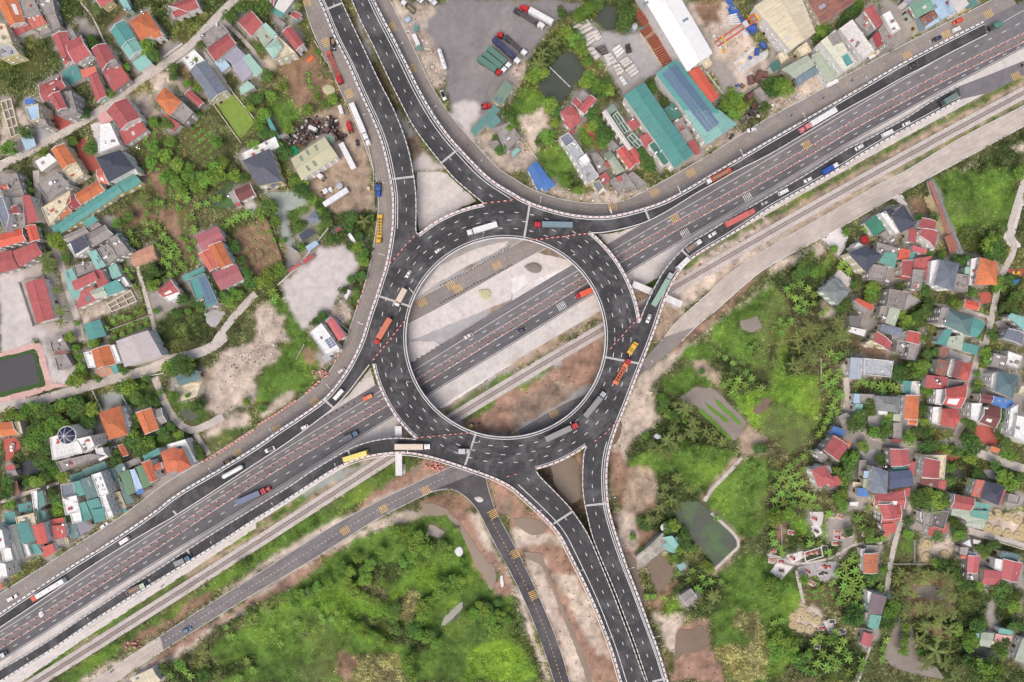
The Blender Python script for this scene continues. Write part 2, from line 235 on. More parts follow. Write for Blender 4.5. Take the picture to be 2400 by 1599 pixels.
BUILD = """@ 0 0
orange roofed house with a red lean-to at the top left corner|g7 org -60,-40 140,-60 232,205 95,250/1;s4 red 105,255 232,205 300,265 150,335
grey flat roof house with a red striped sheet annex|f7 con 165,0 310,-10 372,125 215,160;s5 str 240,160 370,115 435,215 300,270
long grey concrete house above the banana garden|f6 con 330,-20 480,-30 505,105 400,130;f5 con 410,133 503,107 555,240 470,285;f3 con 330,262 430,228 470,290 360,330
white house with cream and grey terraces on the left edge|f9 crm -90,200 45,220 108,385 -40,410;f8 gry -40,414 98,392 175,495 10,545
big red roofed house with a square concrete stair top|g7 red 480,330 612,288 690,555 600,608/1;g7 red 604,390 740,325 840,503 690,590;f8 con 612,285 660,262 705,340 655,368|t 610,560
teal sheet lean-to below the big red roof|s4 tea 580,660 715,600 755,715 608,800
red gabled house with a bright red flat annex by the lane|g8 red 840,450 978,400 1060,540 938,650/1;f9 con 985,560 1060,540 1080,580 1000,608;s5 red 940,658 1095,570 1195,735 1045,845
narrow house with salmon and red roofs beside a courtyard|s6 sal 740,645 878,608 890,655 760,728;g5 red 812,705 890,655 980,880 890,945/1|t 810,565
large teal roofed house beside the orange hipped one|g8 tea 1015,285 1140,185 1240,345 1115,440/1;g7 tgr 1115,442 1240,347 1310,455 1190,548/1;s4 tgr 1218,580 1330,500 1400,580 1282,658
orange hipped house with a gabled porch|h8 org 1185,200 1350,100 1480,285 1290,375/1;g7 org 1345,300 1450,270 1500,325 1410,360|t 1325,125
pale turquoise shed roof at the top edge|s5 tgr 1080,-30 1150,-40 1205,82 1160,112|t 1165,100
red roof cut by the top edge above a dirt plot|g6 red 870,-40 1000,-60 1030,5 930,75
red house with a small gabled porch near the lane bend|g6 red 1545,55 1785,-40 1832,70 1720,110;g5 red 1578,115 1690,60 1730,120 1610,168
concrete flat roof with white tanks beside the village lane|f8 con 1835,330 2020,195 2102,290 1905,438|t 1865,330;t 1995,230
red gabled house between the concrete roof and grey sheds|g8 red 1900,450 2098,312 2170,405 1980,567
cluster of grey and mint sheet sheds|s6 lil 2048,528 2165,420 2260,510 2140,600;s5 lil 2130,605 2260,520 2352,640 2230,755;s5 min 2232,530 2295,500 2420,650 2352,712;s4 lbl 1975,580 2050,532 2112,602 2040,665;s4 min 2200,815 2280,745 2345,800 2220,872
long slate blue roofed house with a white front terrace|g8 sla 1742,650 1888,555 2085,830 1942,930/1;f4 wht 1665,540 1780,452 1878,550 1738,640|t 1765,590
small red roofed outhouse near the orange villa|g4 red 1695,870 1745,825 1875,940 1828,985/1
orange hipped villa with a concrete rear terrace|h9 org 1420,910 1510,800 1672,930 1560,1068;f8 con 1565,1045 1675,938 1775,1030 1682,1140;s4 red 1490,1040 1662,1142 1602,1215 1560,1160
large red villa with a lower red wing by the lane|g9 red 985,1010 1160,900 1290,1082 1105,1197/1;s5 red 1097,1210 1292,1095 1352,1195 1150,1338;s4 pnk 900,1080 970,1015 1040,1100 950,1165;s4 min 975,1190 1060,1125 1112,1250 1040,1300|t 1215,1330
orange gabled house with cream annex near a red courtyard|g8 org 470,1380 590,1320 702,1492 578,1560/1;f7 crm 580,1565 702,1495 770,1600 640,1680
white sheet shed beside the orange gable|s4 wht 330,1485 460,1410 522,1475 380,1580
tall white house with red roofs and a rounded terrace|g9 red 360,790 560,700 605,800 400,938;f7 con 350,770 520,680 565,720 400,800;f11 con 465,900 650,830 705,1030 545,1070;g13 red 440,890 548,840 615,990 530,1022/1|t 525,830;t 545,740
pale blue three storey house with a bright blue awning|f11 lbl 225,985 350,950 362,1088 278,1112;s10 blu 230,918 305,900 322,945 238,965;f9 con 300,1110 400,1080 440,1150 350,1170|t 300,795
blue sheet carport beside the lane wall|s3 lbl 200,1270 300,1200 332,1340 235,1385
roofless foundation of a new house with square rooms|u1 crm 0,930 100,900 180,1230 100,1268
@ 600 0
red and sage roofed house with a cream terrace|g7 red -170,200 -45,100 62,220 -42,335;s6 sag -5,300 55,240 165,345 75,437;s6 min 60,240 95,215 205,325 168,365;f8 crm 80,442 205,330 362,482 170,548;h10 min 82,440 190,352 242,425 160,545;s5 min 235,522 320,475 366,492 275,560|t 195,345
bright crimson roof beside the cream terrace|g8 red 240,300 320,240 442,400 366,470/1
striped off white roof beside a teal lean-to at the top edge|g7 red 40,-90 190,-60 160,55 90,0;s6 osw 172,75 240,-60 352,-5 258,120;s4 tea 135,110 170,78 262,122 236,160
small red square roof with teal corners|g4 red 310,140 352,105 422,145 378,185;s3 tea 342,178 378,165 400,200 350,205
weathered grey wooden shed by the ditch|s3 con 165,190 190,165 275,215 245,258
long thin green roof along the garden wall|s4 tea 98,1090 125,1078 220,1265 175,1292;f4 con 210,1250 270,1215 295,1240 230,1272
large khaki warehouse roof with skylights in the scrap yard|m8 kha 318,1460 630,1260 752,1436 420,1660|w 560,1370;w 480,1410;w 422,1465;w 538,1500;w 478,1545
green shed roof behind the khaki warehouse|s4 sag2 635,1258 682,1225 727,1280 675,1312
long dull green workshop at the edge of the truck yard|s5 sag2 2165,912 2290,740 2372,800 2252,982
low row of green roofs along the truck yard entrance|s4 tea2 1970,1195 2190,965 2247,1010 2010,1255;s4 tea2 2120,1140 2200,1045 2258,1110 2152,1192
white and blue hut among the roadside rubble|s3 wht 1430,325 1465,312 1508,405 1478,425;s3 tea 1478,425 1508,408 1525,455 1495,470
little green roofed hut near the parked dump truck|s3 tea 1445,280 1465,232 1492,240 1478,292;s3 lbl 1365,180 1405,152 1425,180 1390,210
grey concrete house below the green workshop row|f6 con 2200,1180 2330,1120 2430,1260 2290,1400;f4 con 2130,1310 2210,1290 2250,1330 2190,1370|t 2320,1275
@ 1200 0
long white factory hall with ridge vent and teal skylights|m11 wht 1120,-160 1410,-260 1845,490 1610,658/1|w 1585,192;w 1230,30
teal factory roof covered in solar panels|m10 tea 1322,680 1510,545 1905,1040 1575,1010/1;m9 tgr 1575,1010 1905,1010 2065,1140 1790,1332/1;f8 sag2 1590,1050 1650,985 1710,1075 1655,1120|p 1375,680 1510,585 1910,1130 1800,1215
vermilion roof beside the solar factory|m9 ver 1618,665 1715,608 1908,885 1815,955/1
long teal warehouse roof in the middle of the factory row|m10 tea 1028,882 1215,755 1670,1420 1495,1548/1
small green rooftop with white vents beside the long warehouse|f8 grd 1252,1330 1310,1290 1452,1485 1395,1530;s5 con 1225,1380 1250,1340 1390,1535 1350,1560|t 1370,1385;t 1325,1400
green flat roofs between the two teal factories|s6 grd 1385,1010 1475,945 1560,1060 1475,1110|t 1500,1005
weathered concrete sheds between the two factories|f5 con 1480,1120 1560,1080 1660,1240 1560,1300;s5 con 1530,1220 1600,1180 1680,1290 1600,1330|t 1510,1110
small red roof at the foot of the long warehouse|s6 red 1612,1320 1665,1280 1742,1400 1685,1430
red temple like house with crossed gables by the pond|h6 red 440,1030 560,960 640,1100 545,1190;g6 red 545,940 590,900 650,960 610,1000;g9 red 600,1000 720,875 772,920 665,1050;s5 red 470,1130 560,1060 640,1110 545,1195|t 660,895;t 625,880
flat concrete annex above the crossed gables|f7 con 600,890 650,830 720,880 650,930
tiny red porch roof below the crossed gables|s4 red 520,1215 560,1185 585,1215 545,1245
long grey white house with rooftop tanks|f7 sla 435,1265 520,1215 580,1290 495,1350;f8 gry 500,1345 582,1290 800,1620 700,1690;f10 wht 610,1460 680,1410 720,1480 655,1530|t 570,1325;t 598,1350
narrow white roofed house beside the roofless rooms|m7 osw 825,1035 865,1005 1110,1365 1070,1385/1;s6 sag2 865,1005 925,955 970,1005 900,1055
roofless pale green rooms of an unfinished row house|u4 min 920,1060 970,1020 1090,1190 1030,1230
roofless rooms beside the green rooftop|u4 min 1052,1260 1110,1215 1205,1320 1150,1368
crimson flat roof among the row houses|s6 red 1050,1130 1115,1075 1180,1150 1110,1205;s6 red 1170,1265 1235,1225 1295,1300 1230,1370|t 1105,1103
tomato red pair of gables at the end of the row|g7 sal2 958,1390 1035,1335 1145,1495 1080,1565/1;g6 sal2 1075,1380 1120,1345 1205,1480 1150,1510/1
pale green vaulted shed next to the tomato red gables|m5 sag2 840,1420 900,1380 940,1430 880,1480;m5 sag 880,1480 940,1432 1040,1568 960,1610/1
weathered huts below the dark tree row|f4 con 720,1410 780,1400 900,1540 800,1600;s4 red 840,1500 880,1480 910,1530 880,1545;f5 con 880,1330 920,1290 990,1350 940,1390
blue tarpaulin roofed shed at the rubble corner|m5 blu2 140,1550 225,1480 345,1640 240,1760/1
patched tarpaulin hut in the rubbish yard|s3 tgr 0,1400 50,1350 80,1380 0,1450
tan factory office beside the crane yard|f6 crm 1740,580 1810,525 1845,590 1780,632
grey concrete roof near the tyre heap|f4 con 2225,830 2280,800 2352,880 2352,1000
@ 1800 0
cream corrugated factory hall beside the gantry crane|m10 crm -130,60 250,-170 438,300 205,465/1
rust red corrugated hall at the top edge|m9 rus 300,-120 640,-260 850,-20 495,225/1
cream annex roof below the cream hall|f6 crm 265,445 355,385 405,470 310,520;f4 crm 88,500 150,460 192,530 125,585;s4 grd 10,610 90,548 122,620 50,668
khaki green roofed shop on the roadside corner|m6 sag 118,640 360,505 435,600 245,722;s5 blg 245,722 440,605 470,665 275,790
khaki green gabled shop beside the white townhouse|m7 sag 400,510 500,455 670,690 545,770/1
white townhouse with green and yellow roof patches|f13 yel 485,380 620,272 800,590 700,660;f14 con 555,325 640,290 690,380 610,410;f13 tea 668,520 750,470 800,570 720,620
concrete townhouse with a weathered roof|f12 osw 655,265 775,178 985,470 885,545
townhouse with a long crimson top roof|m14 red 885,90 960,40 1062,215 1000,262/1;f12 con 800,180 880,120 1000,265 930,310;s9 red2 950,340 1010,290 1065,390 1000,445
grey and white townhouse beside the half built one|f12 wht 1050,135 1120,100 1220,265 1150,310;f10 con 1015,270 1060,225 1190,400 1095,448
green corrugated roof in the roadside cluster|m7 sag3 1295,40 1460,-60 1525,85 1360,170
blue corrugated roof in the roadside cluster|m7 lbl 1470,0 1620,-80 1715,110 1590,185/1
rusty red and orange sheet roof in the roadside cluster|s6 rus 1390,175 1520,95 1565,155 1440,245;s5 blg 1340,175 1390,165 1445,265 1395,295;s5 lbl 1440,245 1565,158 1585,190 1450,270
white roofed house beside the blue roofs|m8 osw 1660,10 1750,-60 1850,35 1745,125
dark green roof at the top right edge|s6 tea2 1790,60 1900,-20 1935,40 1830,90
dusty blue roof at the very top of the cluster|s6 lil 1240,10 1330,-60 1400,-10 1290,50
rusty sheet lean-to beside the green corrugated roof|s5 rus 1270,110 1310,80 1365,165 1340,185
@ 0 400
navy roofed villa beside the red paved courtyard|h10 nav 880,-120 1105,-190 1240,-20 1000,108/1;f8 wht 1100,-160 1150,-170 1260,10 1200,20;f8 wht 900,-420 1010,-440 1100,-240 900,-160
very long teal roof running beside the orange roofs|m5 tea 470,525 1075,118 1130,195 525,605;m5 tea 1075,118 1240,30 1302,105 1150,205;s4 tea 755,470 860,410 905,460 810,525|w 925,348;w 1045,268
grey concrete house with a cream lower floor|f10 con 332,120 520,5 640,130 440,275;f7 crm 375,345 640,180 650,280 450,510|t 515,105;t 390,232;w 430,350;w 440,400
large orange roof between the cream house and the navy villa|g7 org 685,215 905,90 960,178 745,315;g5 org 485,400 620,320 658,375 545,452;s6 red2 610,310 650,220 740,315 665,365;g7 sal 890,-10 940,-40 1000,130 920,110|
dark grey concrete block with a walled roof on the left side|f7 con 25,210 195,150 225,225 40,260;f9 con 50,260 210,235 235,510 110,540;g11 red 100,350 155,312 178,390 110,400/1;s8 red 208,230 285,228 357,462 240,498|t 145,505
weathered flat roof with a small pink box top|f8 con -30,60 150,20 195,150 5,200;g9 sal 0,140 65,125 80,165 5,180|t 15,185;t 30,240
tall white building with rows of small windows at the left edge|f13 sla -80,250 20,230 85,420 50,560
orange and red stepped roofs on the left edge|g7 ver -60,600 205,532 240,645 -60,725;m6 red -60,760 105,730 168,895 -60,960;m7 red 115,740 330,655 395,760 180,890;g8 ver 235,510 330,498 368,632 278,660/1
crimson hall roof inside the walled pale yard|m6 red 228,1035 405,985 505,1358 338,1405/1
old grey tiled roofs behind the long teal roof|g5 con 570,605 770,520 820,570 625,660;g6 con 770,600 960,500 1040,590 860,700;f5 con 800,515 900,475 930,500 830,560
white house with black sheet roofs between old tiled roofs|f8 wht 615,680 765,600 820,710 690,795;s9 nav 650,660 765,605 815,690 690,770|t 1045,580
grey flat roofed house with white side walls and window rows|f9 con 980,630 1070,590 1190,745 1070,790;f8 con 895,720 985,668 1085,790 980,870;s6 tgr 815,750 890,730 975,875 890,915;s5 tea 1080,580 1115,575 1145,655 1110,680|t 1068,670
rosy tiled shed at the end of the footpath|m4 ros 1195,765 1405,680 1442,810 1230,882
red and turquoise cluster of roofs by the palm row|s4 tgr 595,935 670,895 775,1130 660,1195;m8 red 655,1020 865,925 900,1000 690,1105;f6 con 670,875 865,825 885,905 700,975;s6 red 865,925 935,905 1000,1030 900,1080;s4 tgr 1000,890 1070,850 1120,965 1030,1000;s5 red 750,1110 860,1060 910,1180 700,1275|t 770,855;t 965,915
teal roofed house with mixed red sheets and cream gable|s6 tea 950,1060 1080,1000 1145,1095 980,1155;g6 sag 830,1105 945,1060 985,1145 885,1180;f5 wht 1095,990 1140,975 1190,1050 1150,1065|t 1105,1005
roofless white foundation beams beside the teal roofed house|u1 wht 980,1225 1200,1095 1258,1200 1025,1300
small red gabled cottage with a white porch|g6 red 1445,1105 1570,1005 1650,1110 1500,1165;f5 wht 1500,1165 1640,1115 1690,1150 1545,1210|t 1408,1098
white framed house topped by solar panels|f8 tea 1730,1005 1878,940 2005,1215 1895,1272 1860,1165 1805,1205;s4 tea 1675,970 1870,880 1885,935 1695,1020|p 1800,985 1870,958 1975,1205 1895,1235|t 1740,1000
rose red pair of roofs with an orange hipped top|m7 ros2 1788,600 2000,510 2075,645 1865,740;g6 sal 1825,770 1925,720 2010,885 1925,930/1;g10 org 1912,700 2035,648 2135,855 2030,905/1;m6 ros2 1940,940 2170,850 2240,995 2030,1105
brown roofed cottage beside the algae pond|g5 mar 2150,180 2295,115 2345,220 2205,290;s4 con 2100,210 2150,180 2205,290 2150,310;s4 red 2150,305 2205,290 2220,320 2175,335|t 2095,230
teal shed roof with a cream patch below the foundation beams|m4 tea 765,1415 920,1368 978,1515 815,1565/1
@ 600 400
dark slate hipped villa with a white terrace and balconies|h10 nav3 -129,-90 125,-204 235,98 31,141;h7 nav3 110,110 175,80 215,125 150,165;f7 wht 25,125 100,95 115,130 50,160;f6 wht -133,-157 176,-314 215,-220 -100,-80
slate grey square pavilion in the landscaped garden|h4 sla 460,430 540,370 595,450 525,508
black flat carport in the landscaped garden|s3 nav 395,595 480,535 550,575 430,650
pale blue sheet shed on the diagonal wall|s4 lbl 455,700 550,640 578,675 485,745
red and white banded container hut on the diagonal wall|s3 red 420,825 515,762 540,795 450,860
long low red roofed shed along the diagonal wall|s3 red 295,915 400,842 412,865 305,940
white and maroon roofed house with small solar panels by the frontage road|f8 wht 490,1490 600,1400 770,1640 640,1700;m7 sal3 645,1380 700,1345 825,1520 760,1570/1;s5 min 635,1380 680,1340 700,1355 645,1400|p 620,1560 690,1520 740,1600 670,1640|t 655,1420;t 590,1440
white tarpaulin covered stacks by the palms|s3 wht 840,590 865,570 925,655 900,675;s3 wht 930,680 965,650 1000,720 975,740
crimson canopy at the garden corner|s3 red2 730,545 780,525 802,545 760,570
white metal roofed hut beside the rubble wall|s3 wht 805,1130 835,1090 872,1100 830,1185
weathered sheds under the teal corner near the lane|s4 con 280,705 320,698 395,750 360,755
@ 1200 400
blue tarpaulin long roof on the rubble corner|m5 blu2 145,0 245,-50 400,135 300,195/1
grey terrace with pale stairwell at the row end|f7 gry 620,-30 700,-60 800,30 735,110;f7 sla 735,110 800,80 845,150 790,205;f5 wht 760,195 840,155 855,180 795,220
small crimson roofs beside the grey terrace|s6 red 795,60 855,10 905,80 850,135;s6 red 955,65 995,40 1018,90 985,110|t 832,92;t 938,78
weathered concrete row house ends by the frontage road|f6 con 905,90 945,60 1050,140 990,210;f6 con 980,60 1040,20 1140,150 1060,190;f6 con 1060,40 1110,10 1240,120 1170,160
@ 1800 400
navy hipped house beside the green sheet roof|h10 nav 1130,420 1245,310 1358,490 1215,575;f9 wht 1030,395 1080,370 1210,570 1175,585;h8 nav 1020,385 1120,345 1170,375 1090,420
green gabled sheet roof by the sunlit lane corner|m5 grd2 885,480 995,405 1092,530 975,608
old grey flat roof between the green and navy roofs|f5 con 1035,580 1115,530 1172,615 1125,665|t 1138,642
red house with white balcony stairs below the navy villa|g8 red 1380,525 1415,435 1545,470 1535,540;g9 red 1400,600 1410,530 1560,560 1530,715;s6 red 1280,650 1295,530 1370,540 1360,660;s5 sal3 1310,735 1325,685 1465,725 1450,775|t 1545,715
long brick walled kennel sheds beside the green field|s3 bri 1465,105 1490,95 1680,580 1655,600;s3.2 gry2 1490,95 1515,90 1800,760 1770,770;s3 bri 1610,610 1680,585 1760,710 1675,770
navy hipped villa with tall white walls facing the lane|h11 nav 735,760 890,690 1045,770 905,940;f9 wht 790,700 830,660 900,700 830,745
turquoise roofs joined to the grey terrace|f6 con 1005,655 1205,720 1185,770 990,790;s6 tea3 1010,840 1070,745 1190,765 1165,900|t 1040,730;t 1195,720
pair of square concrete roofs below the turquoise roofs|f7 con 940,855 1110,885 1085,1010 925,1000
small crimson house with covered veranda|g7 red 1235,825 1335,825 1310,980 1225,965/1;s5 red2 1205,965 1310,980 1290,1000 1205,990
vermilion sheets at the centre of the village|s6 ver 1205,710 1310,735 1290,825 1190,810;s5 tea 1305,745 1345,750 1335,835 1290,825;s6 red 1340,810 1500,785 1490,900 1330,915;s6 red 1440,905 1500,850 1480,1020 1440,1010|t 1110,1010
dark stained concrete roof with a narrow white parapet|f8 con 1335,905 1445,915 1400,1100 1315,1080;s5 red 1295,1065 1330,1060 1380,1110 1360,1120
large slate hipped house with white side wall|h11 sla 1580,815 1762,855 1700,1105 1525,1050/1;f9 wht 1500,830 1580,815 1525,1050 1480,1035|t 1668,822
concrete terrace with solar water heater beside the slate house|f8 con 1730,945 1845,960 1835,1110 1710,1090;s7 min 1810,885 1858,890 1850,955 1805,945|t 1780,885
orange hipped house with a white wing on its left|h10 org 1950,795 2100,840 2105,1050 1895,1050/1;f8 wht 1870,810 1950,795 1905,1050 1850,1045;h9 org 2030,920 2110,900 2120,950 2040,1000
vermilion porch roof near the palms of the lane|g5 ver 1810,1180 1945,1215 1925,1290 1795,1255|
slate hipped bungalow at the edge of the banana grove|h7 sla2 485,1105 600,985 750,1110 640,1240;h7 sla2 600,990 650,985 715,1060 660,1110
vermilion narrow roof on an old grey house|f5 con 765,1215 790,1195 935,1290 905,1330;s6 ver 790,1200 815,1170 975,1240 950,1290
square brown flat roof with cream parapet walls|f9 con2 1120,1085 1290,1120 1255,1280 1095,1240
sage strip roof below the brown flat roof|f6 con 1040,1240 1115,1255 1095,1350 1020,1330;s6 sag 1110,1255 1210,1280 1165,1430 1075,1400|t 1060,1348
wide grey teal hipped hall with a white gable wall|h9 gte 1640,1270 1890,1350 1850,1520 1605,1415/1;m8 tea 1895,1345 2000,1400 1920,1535 1790,1505;f10 con 1600,1255 1665,1265 1620,1410 1560,1395;s6 tea 1620,1455 1690,1465 1650,1568 1555,1555|t 1620,1380
small white gabled house with blue tank near the right edge|g8 sla 2160,1540 2210,1450 2352,1500 2330,1600;m7 tgr 2200,1345 2235,1310 2400,1370 2352,1480
pale grey roof below the sage strip|m6 sla 1045,1405 1240,1450 1220,1530 1025,1480;f6 con 1140,1500 1290,1470 1280,1560 1140,1560
dark sheet shed beside the coconut palms|s4 con3 745,1330 865,1340 845,1440 745,1420
lattice roofed pergola below the dark sheet shed|s3 wht 735,1430 900,1465 885,1525 735,1480
@ 0 800
large pale grey hall roof beside the village crossroads|m9 mau 1065,0 1360,-100 1490,130 1145,238/1
orange hipped house with a white flat wing left of the grey hall|g8 org 838,85 1005,32 1065,210 895,250/1;f7 wht 765,105 840,85 880,240 810,245;f8 wht 1005,38 1050,30 1110,190 1065,205;s4 ros 870,260 1015,230 1045,300 920,335;s4 tea 1015,215 1070,205 1092,290 1045,305|t 815,120
grey outbuildings beside the square pond|f5 con 455,0 560,-60 640,80 480,95;f4 con 500,150 600,115 665,220 530,268;s4 rus 495,95 600,65 620,110 505,130
teal roofed pavilion with cream terrace in the garden plot|m5 gte 1608,320 1815,268 1840,350 1650,415;f1 crm 1600,400 1850,370 1800,510 1660,548
small orange gabled cottage at the left edge|g6 org -60,760 110,735 172,855 20,880;f6 crm 130,745 180,735 210,850 172,855
orange hipped villa with white balconies right of the topiary tree|h9 org 905,660 1105,590 1175,855 1000,908;f7 wht 1100,610 1130,600 1195,780 1170,800
orange gabled cottage with a white ridge line|g6 org 1245,660 1390,612 1462,805 1330,858/1;g4 con 1400,640 1480,610 1530,740 1450,780
white palace like villa with a navy glass dome|f12 wht 455,885 680,820 760,1030 480,1090;f14 wht 690,900 830,870 870,960 780,1030;f11 con 510,1110 830,1035 950,1060 560,1200;s10 nav 815,1030 850,1015 880,1085 840,1090;g9 wht 880,990 940,975 990,1060 920,1100|d 590,870 75;t 628,1128;r 480,990 640,940 680,1045 510,1090
teal roofs behind the white palace villa|s5 tea2 755,1180 965,1100 990,1165 780,1240;s4 tea2 640,1230 760,1195 780,1260 650,1290
orange house with crossed hipped roofs and white balconies|h9 org2 1475,1020 1610,968 1760,1150 1530,1215;h9 org2 1620,1000 1680,980 1760,1150 1630,1215;f8 wht 1535,950 1700,900 1720,940 1560,990;f6 wht 1700,900 1800,1100 1760,1130 1660,960;g8 org2 1300,1120 1380,1088 1450,1270 1380,1300/1;g7 org2 1370,1150 1480,1110 1500,1170 1400,1200
salmon shed roof between trees and teal sheets|g4 org2 1078,960 1140,945 1182,1045 1120,1062/1;s3 tea2 1050,965 1075,960 1125,1090 1110,1095
dark teal shop roof above the crossed orange house|s6 tea 1310,1050 1460,975 1478,1035 1330,1100
long green roofed shophouses beside the blue box house|m7 grn2 1095,1215 1180,1180 1250,1390 1165,1420/1;m7 grn2 1235,1160 1305,1135 1395,1320 1305,1365/1;s7 lbl 1200,1180 1245,1170 1330,1390 1255,1400;s8 blu2 1250,1380 1320,1360 1330,1390 1260,1412|
grey teal mixed roofs of the middle shophouses|s6 gte 1050,1150 1130,1115 1180,1200 1090,1240;s5 gte 935,1190 1050,1155 1100,1290 980,1290;s6 gte 1090,1240 1125,1380 1240,1480 1160,1500;f5 con 1145,1120 1270,1060 1300,1110 1160,1170|t 1155,1165
white multi storey shophouse with square windows|f12 wht 835,1230 925,1200 1000,1400 910,1435;s11 gte 745,1270 835,1235 905,1430 800,1465;s11 tea 675,1295 740,1275 780,1410 710,1430;f11 sla 555,1320 670,1298 695,1410 570,1440;f12 wht 570,1445 700,1415 740,1570 600,1600;s11 tea 720,1490 790,1470 830,1590 740,1600;s11 tea 800,1465 910,1435 960,1570 850,1600|w 875,1275;w 918,1262;w 898,1336;w 938,1325;t 605,1452
cream flat roof between teal shop roofs|f6 crm 1010,1400 1100,1380 1160,1530 1060,1568;s5 tea 1060,1550 1150,1520 1170,1560 1080,1590
narrow white stairwell block among the teal shop roofs|f12 wht 920,1430 970,1410 1020,1560 960,1590
white and teal house behind the left garden wall|s7 tea2 350,1390 400,1365 420,1500 360,1540;f7 wht 285,1380 340,1370 350,1568 310,1568;s6 tea 168,1500 285,1475 300,1568 175,1568|t 410,1355
red and grey garden sheds beside the smoky pond|s4 red 50,1145 130,1130 145,1180 65,1195;s3 rus 95,1300 165,1280 185,1410 125,1425;s4 con 60,1190 145,1180 165,1230 75,1240
@ 600 800
grey lean-to hut beside the solar roofed house|s3 gry 605,140 660,110 700,160 640,200
@ 1800 800
red hipped roof above the pale walled yard|g8 red 965,0 1000,-90 1140,20 1110,90;f6 crm 905,10 965,-20 960,60 900,30
flat roof houses at the lane end with dark stained roof|f6 con 1190,-20 1280,-40 1250,100 1180,90;f7 con 1310,0 1400,15 1350,175 1275,160|t 1232,38
white modern house with a sunken roof terrace|f8 gry 885,155 1155,180 1130,330 880,305;s5 lbg 752,148 865,155 855,350 745,345|t 1125,185
turquoise and cream sheet row at the top of the village|s5 tea 1550,-10 1660,-40 1640,40 1545,20;s5 sag 1650,-40 1800,-60 1780,85 1640,40;s5 tea 1790,10 1935,45 1915,125 1780,85
rusty flecked roofs beside the white courtyard|s5 rus 1580,50 1668,65 1640,150 1570,135;s6 rus 1550,160 1665,185 1620,330 1535,300|t 1685,180
brown and tomato house with a hipped lane side|h8 sal2 1770,190 1880,205 1835,370 1745,340;s8 mar 1720,170 1790,190 1750,340 1685,325;f6 wht 1680,170 1720,160 1680,330 1640,310
crimson L shaped roof wrapping a solar heater|s6 red 1450,308 1655,330 1635,440 1440,430|t 1560,385;t 1535,355
dark concrete slab roof beside the crimson L roof|f7 con3 1660,345 1810,375 1790,460 1645,430
red crossed gable house with long white side walls|g9 sal2 1630,435 1830,400 1770,615 1605,580;f7 wht 1545,445 1620,440 1600,590 1535,580;s8 sal2 1800,385 1835,385 1790,560 1770,500
red hipped house with rounded white frame near the lane wall|h9 sal2 1600,620 1760,620 1725,795 1585,770;f7 wht 1515,605 1600,605 1580,770 1505,750;h9 sal2 1700,640 1775,690 1740,760 1680,740
bright orange gabled row house with a lower orange porch|g9 org 1265,495 1390,500 1380,720 1245,710/1;g5 org 1285,715 1370,722 1362,775 1285,765;s6 tea 1230,360 1315,365 1305,490 1260,485;f6 osw 1315,368 1395,370 1390,500 1310,490|t 1385,395
long grey concrete annex below the grey hipped house|f5 con 1155,750 1235,750 1228,900 1150,890;s5 sag 1150,665 1215,668 1215,735 1145,730;s4 red 1130,898 1225,900 1225,932 1130,925
grey hipped house with pale blue and teal lean-tos|h8 gry2 1000,500 1220,515 1200,660 1000,635;f6 con 850,485 975,490 985,570 850,570;s5 lbl 785,480 850,485 850,575 785,570;s5 tgr 800,575 870,578 860,655 790,650;f7 wht 1015,640 1100,645 1095,680 1015,675
slate teal hipped villa with white balcony fronts|h9 gte2 2110,275 2305,315 2245,530 2085,460;f7 wht 2060,300 2110,280 2090,440 2050,400
white house with weathered flat roof near the right edge|f7 con 2080,110 2210,145 2170,260 2050,220;f6 wht 2210,90 2340,140 2300,250 2190,210
blue sheet roof beside the maroon ribbed house|s7 blu2 2065,500 2250,545 2235,640 2060,580;g8 mar 1950,480 2070,500 2050,570 1945,565
maroon ribbed house with white stepped walls|g9 mar 1990,600 2140,610 2090,800 1940,740;f8 wht 1870,570 1970,570 1930,740 1865,710|t 1990,610
tall white building with terraces at the right edge|f12 wht 2290,680 2450,720 2420,960 2260,880;f10 wht 2230,620 2300,580 2290,700 2200,860;f9 crm 2330,410 2420,430 2400,500 2300,480
steep red roofed house with tall grey side wall and orange eaves|g9 red 600,870 745,960 640,1100 510,1000/1;s8 org 600,855 765,930 745,990 590,880;f7 con 430,1010 490,1000 550,1070 490,1115;s5 blu2 600,775 705,820 690,880 560,850|t 485,1015
weathered patio roof above the blue tarpaulin|f4 con 650,690 720,655 780,700 690,800|t 760,718
red hipped house with a crooked terrace on the left path|h9 red 400,1180 520,1140 620,1290 460,1345;f8 con 520,1140 575,1150 590,1210 540,1215;s6 red 550,1240 640,1235 680,1310 570,1350
large slate blue house framed by white parapets|h10 sla 960,1145 1105,1195 1095,1405 930,1390/1;s7 lbl 880,1190 930,1190 925,1260 875,1255;s6 sag 875,1260 930,1265 915,1355 870,1345;s5 blu2 820,1345 890,1350 940,1430 820,1425
navy round backed gable roof beside the slate house|m8 nav2 1115,1200 1310,1180 1340,1320 1110,1365
red gabled house with a concrete corner terrace|g9 red 1120,990 1285,990 1305,1130 1130,1150/1;f8 con 1240,1000 1285,995 1300,1070 1245,1065;s6 tea 1145,1155 1280,1150 1275,1200 1145,1195;s6 red 1285,1110 1355,1110 1340,1230 1280,1190|t 1128,1165
crimson gabled house edged by a pale roof terrace|f9 crm 1440,1050 1640,1045 1620,1270 1415,1260;g10 red 1440,1070 1585,1100 1570,1260 1415,1245/1;s6 mar 1400,1250 1570,1270 1550,1350 1395,1310;s5 red 1570,1280 1640,1275 1625,1365 1560,1350
long crimson roof below the navy gable|g7 red 970,1415 1250,1370 1250,1540 970,1500;g9 red 1015,1500 1150,1490 1205,1620 1060,1640/1;s6 red 1170,1370 1305,1345 1300,1430 1180,1410
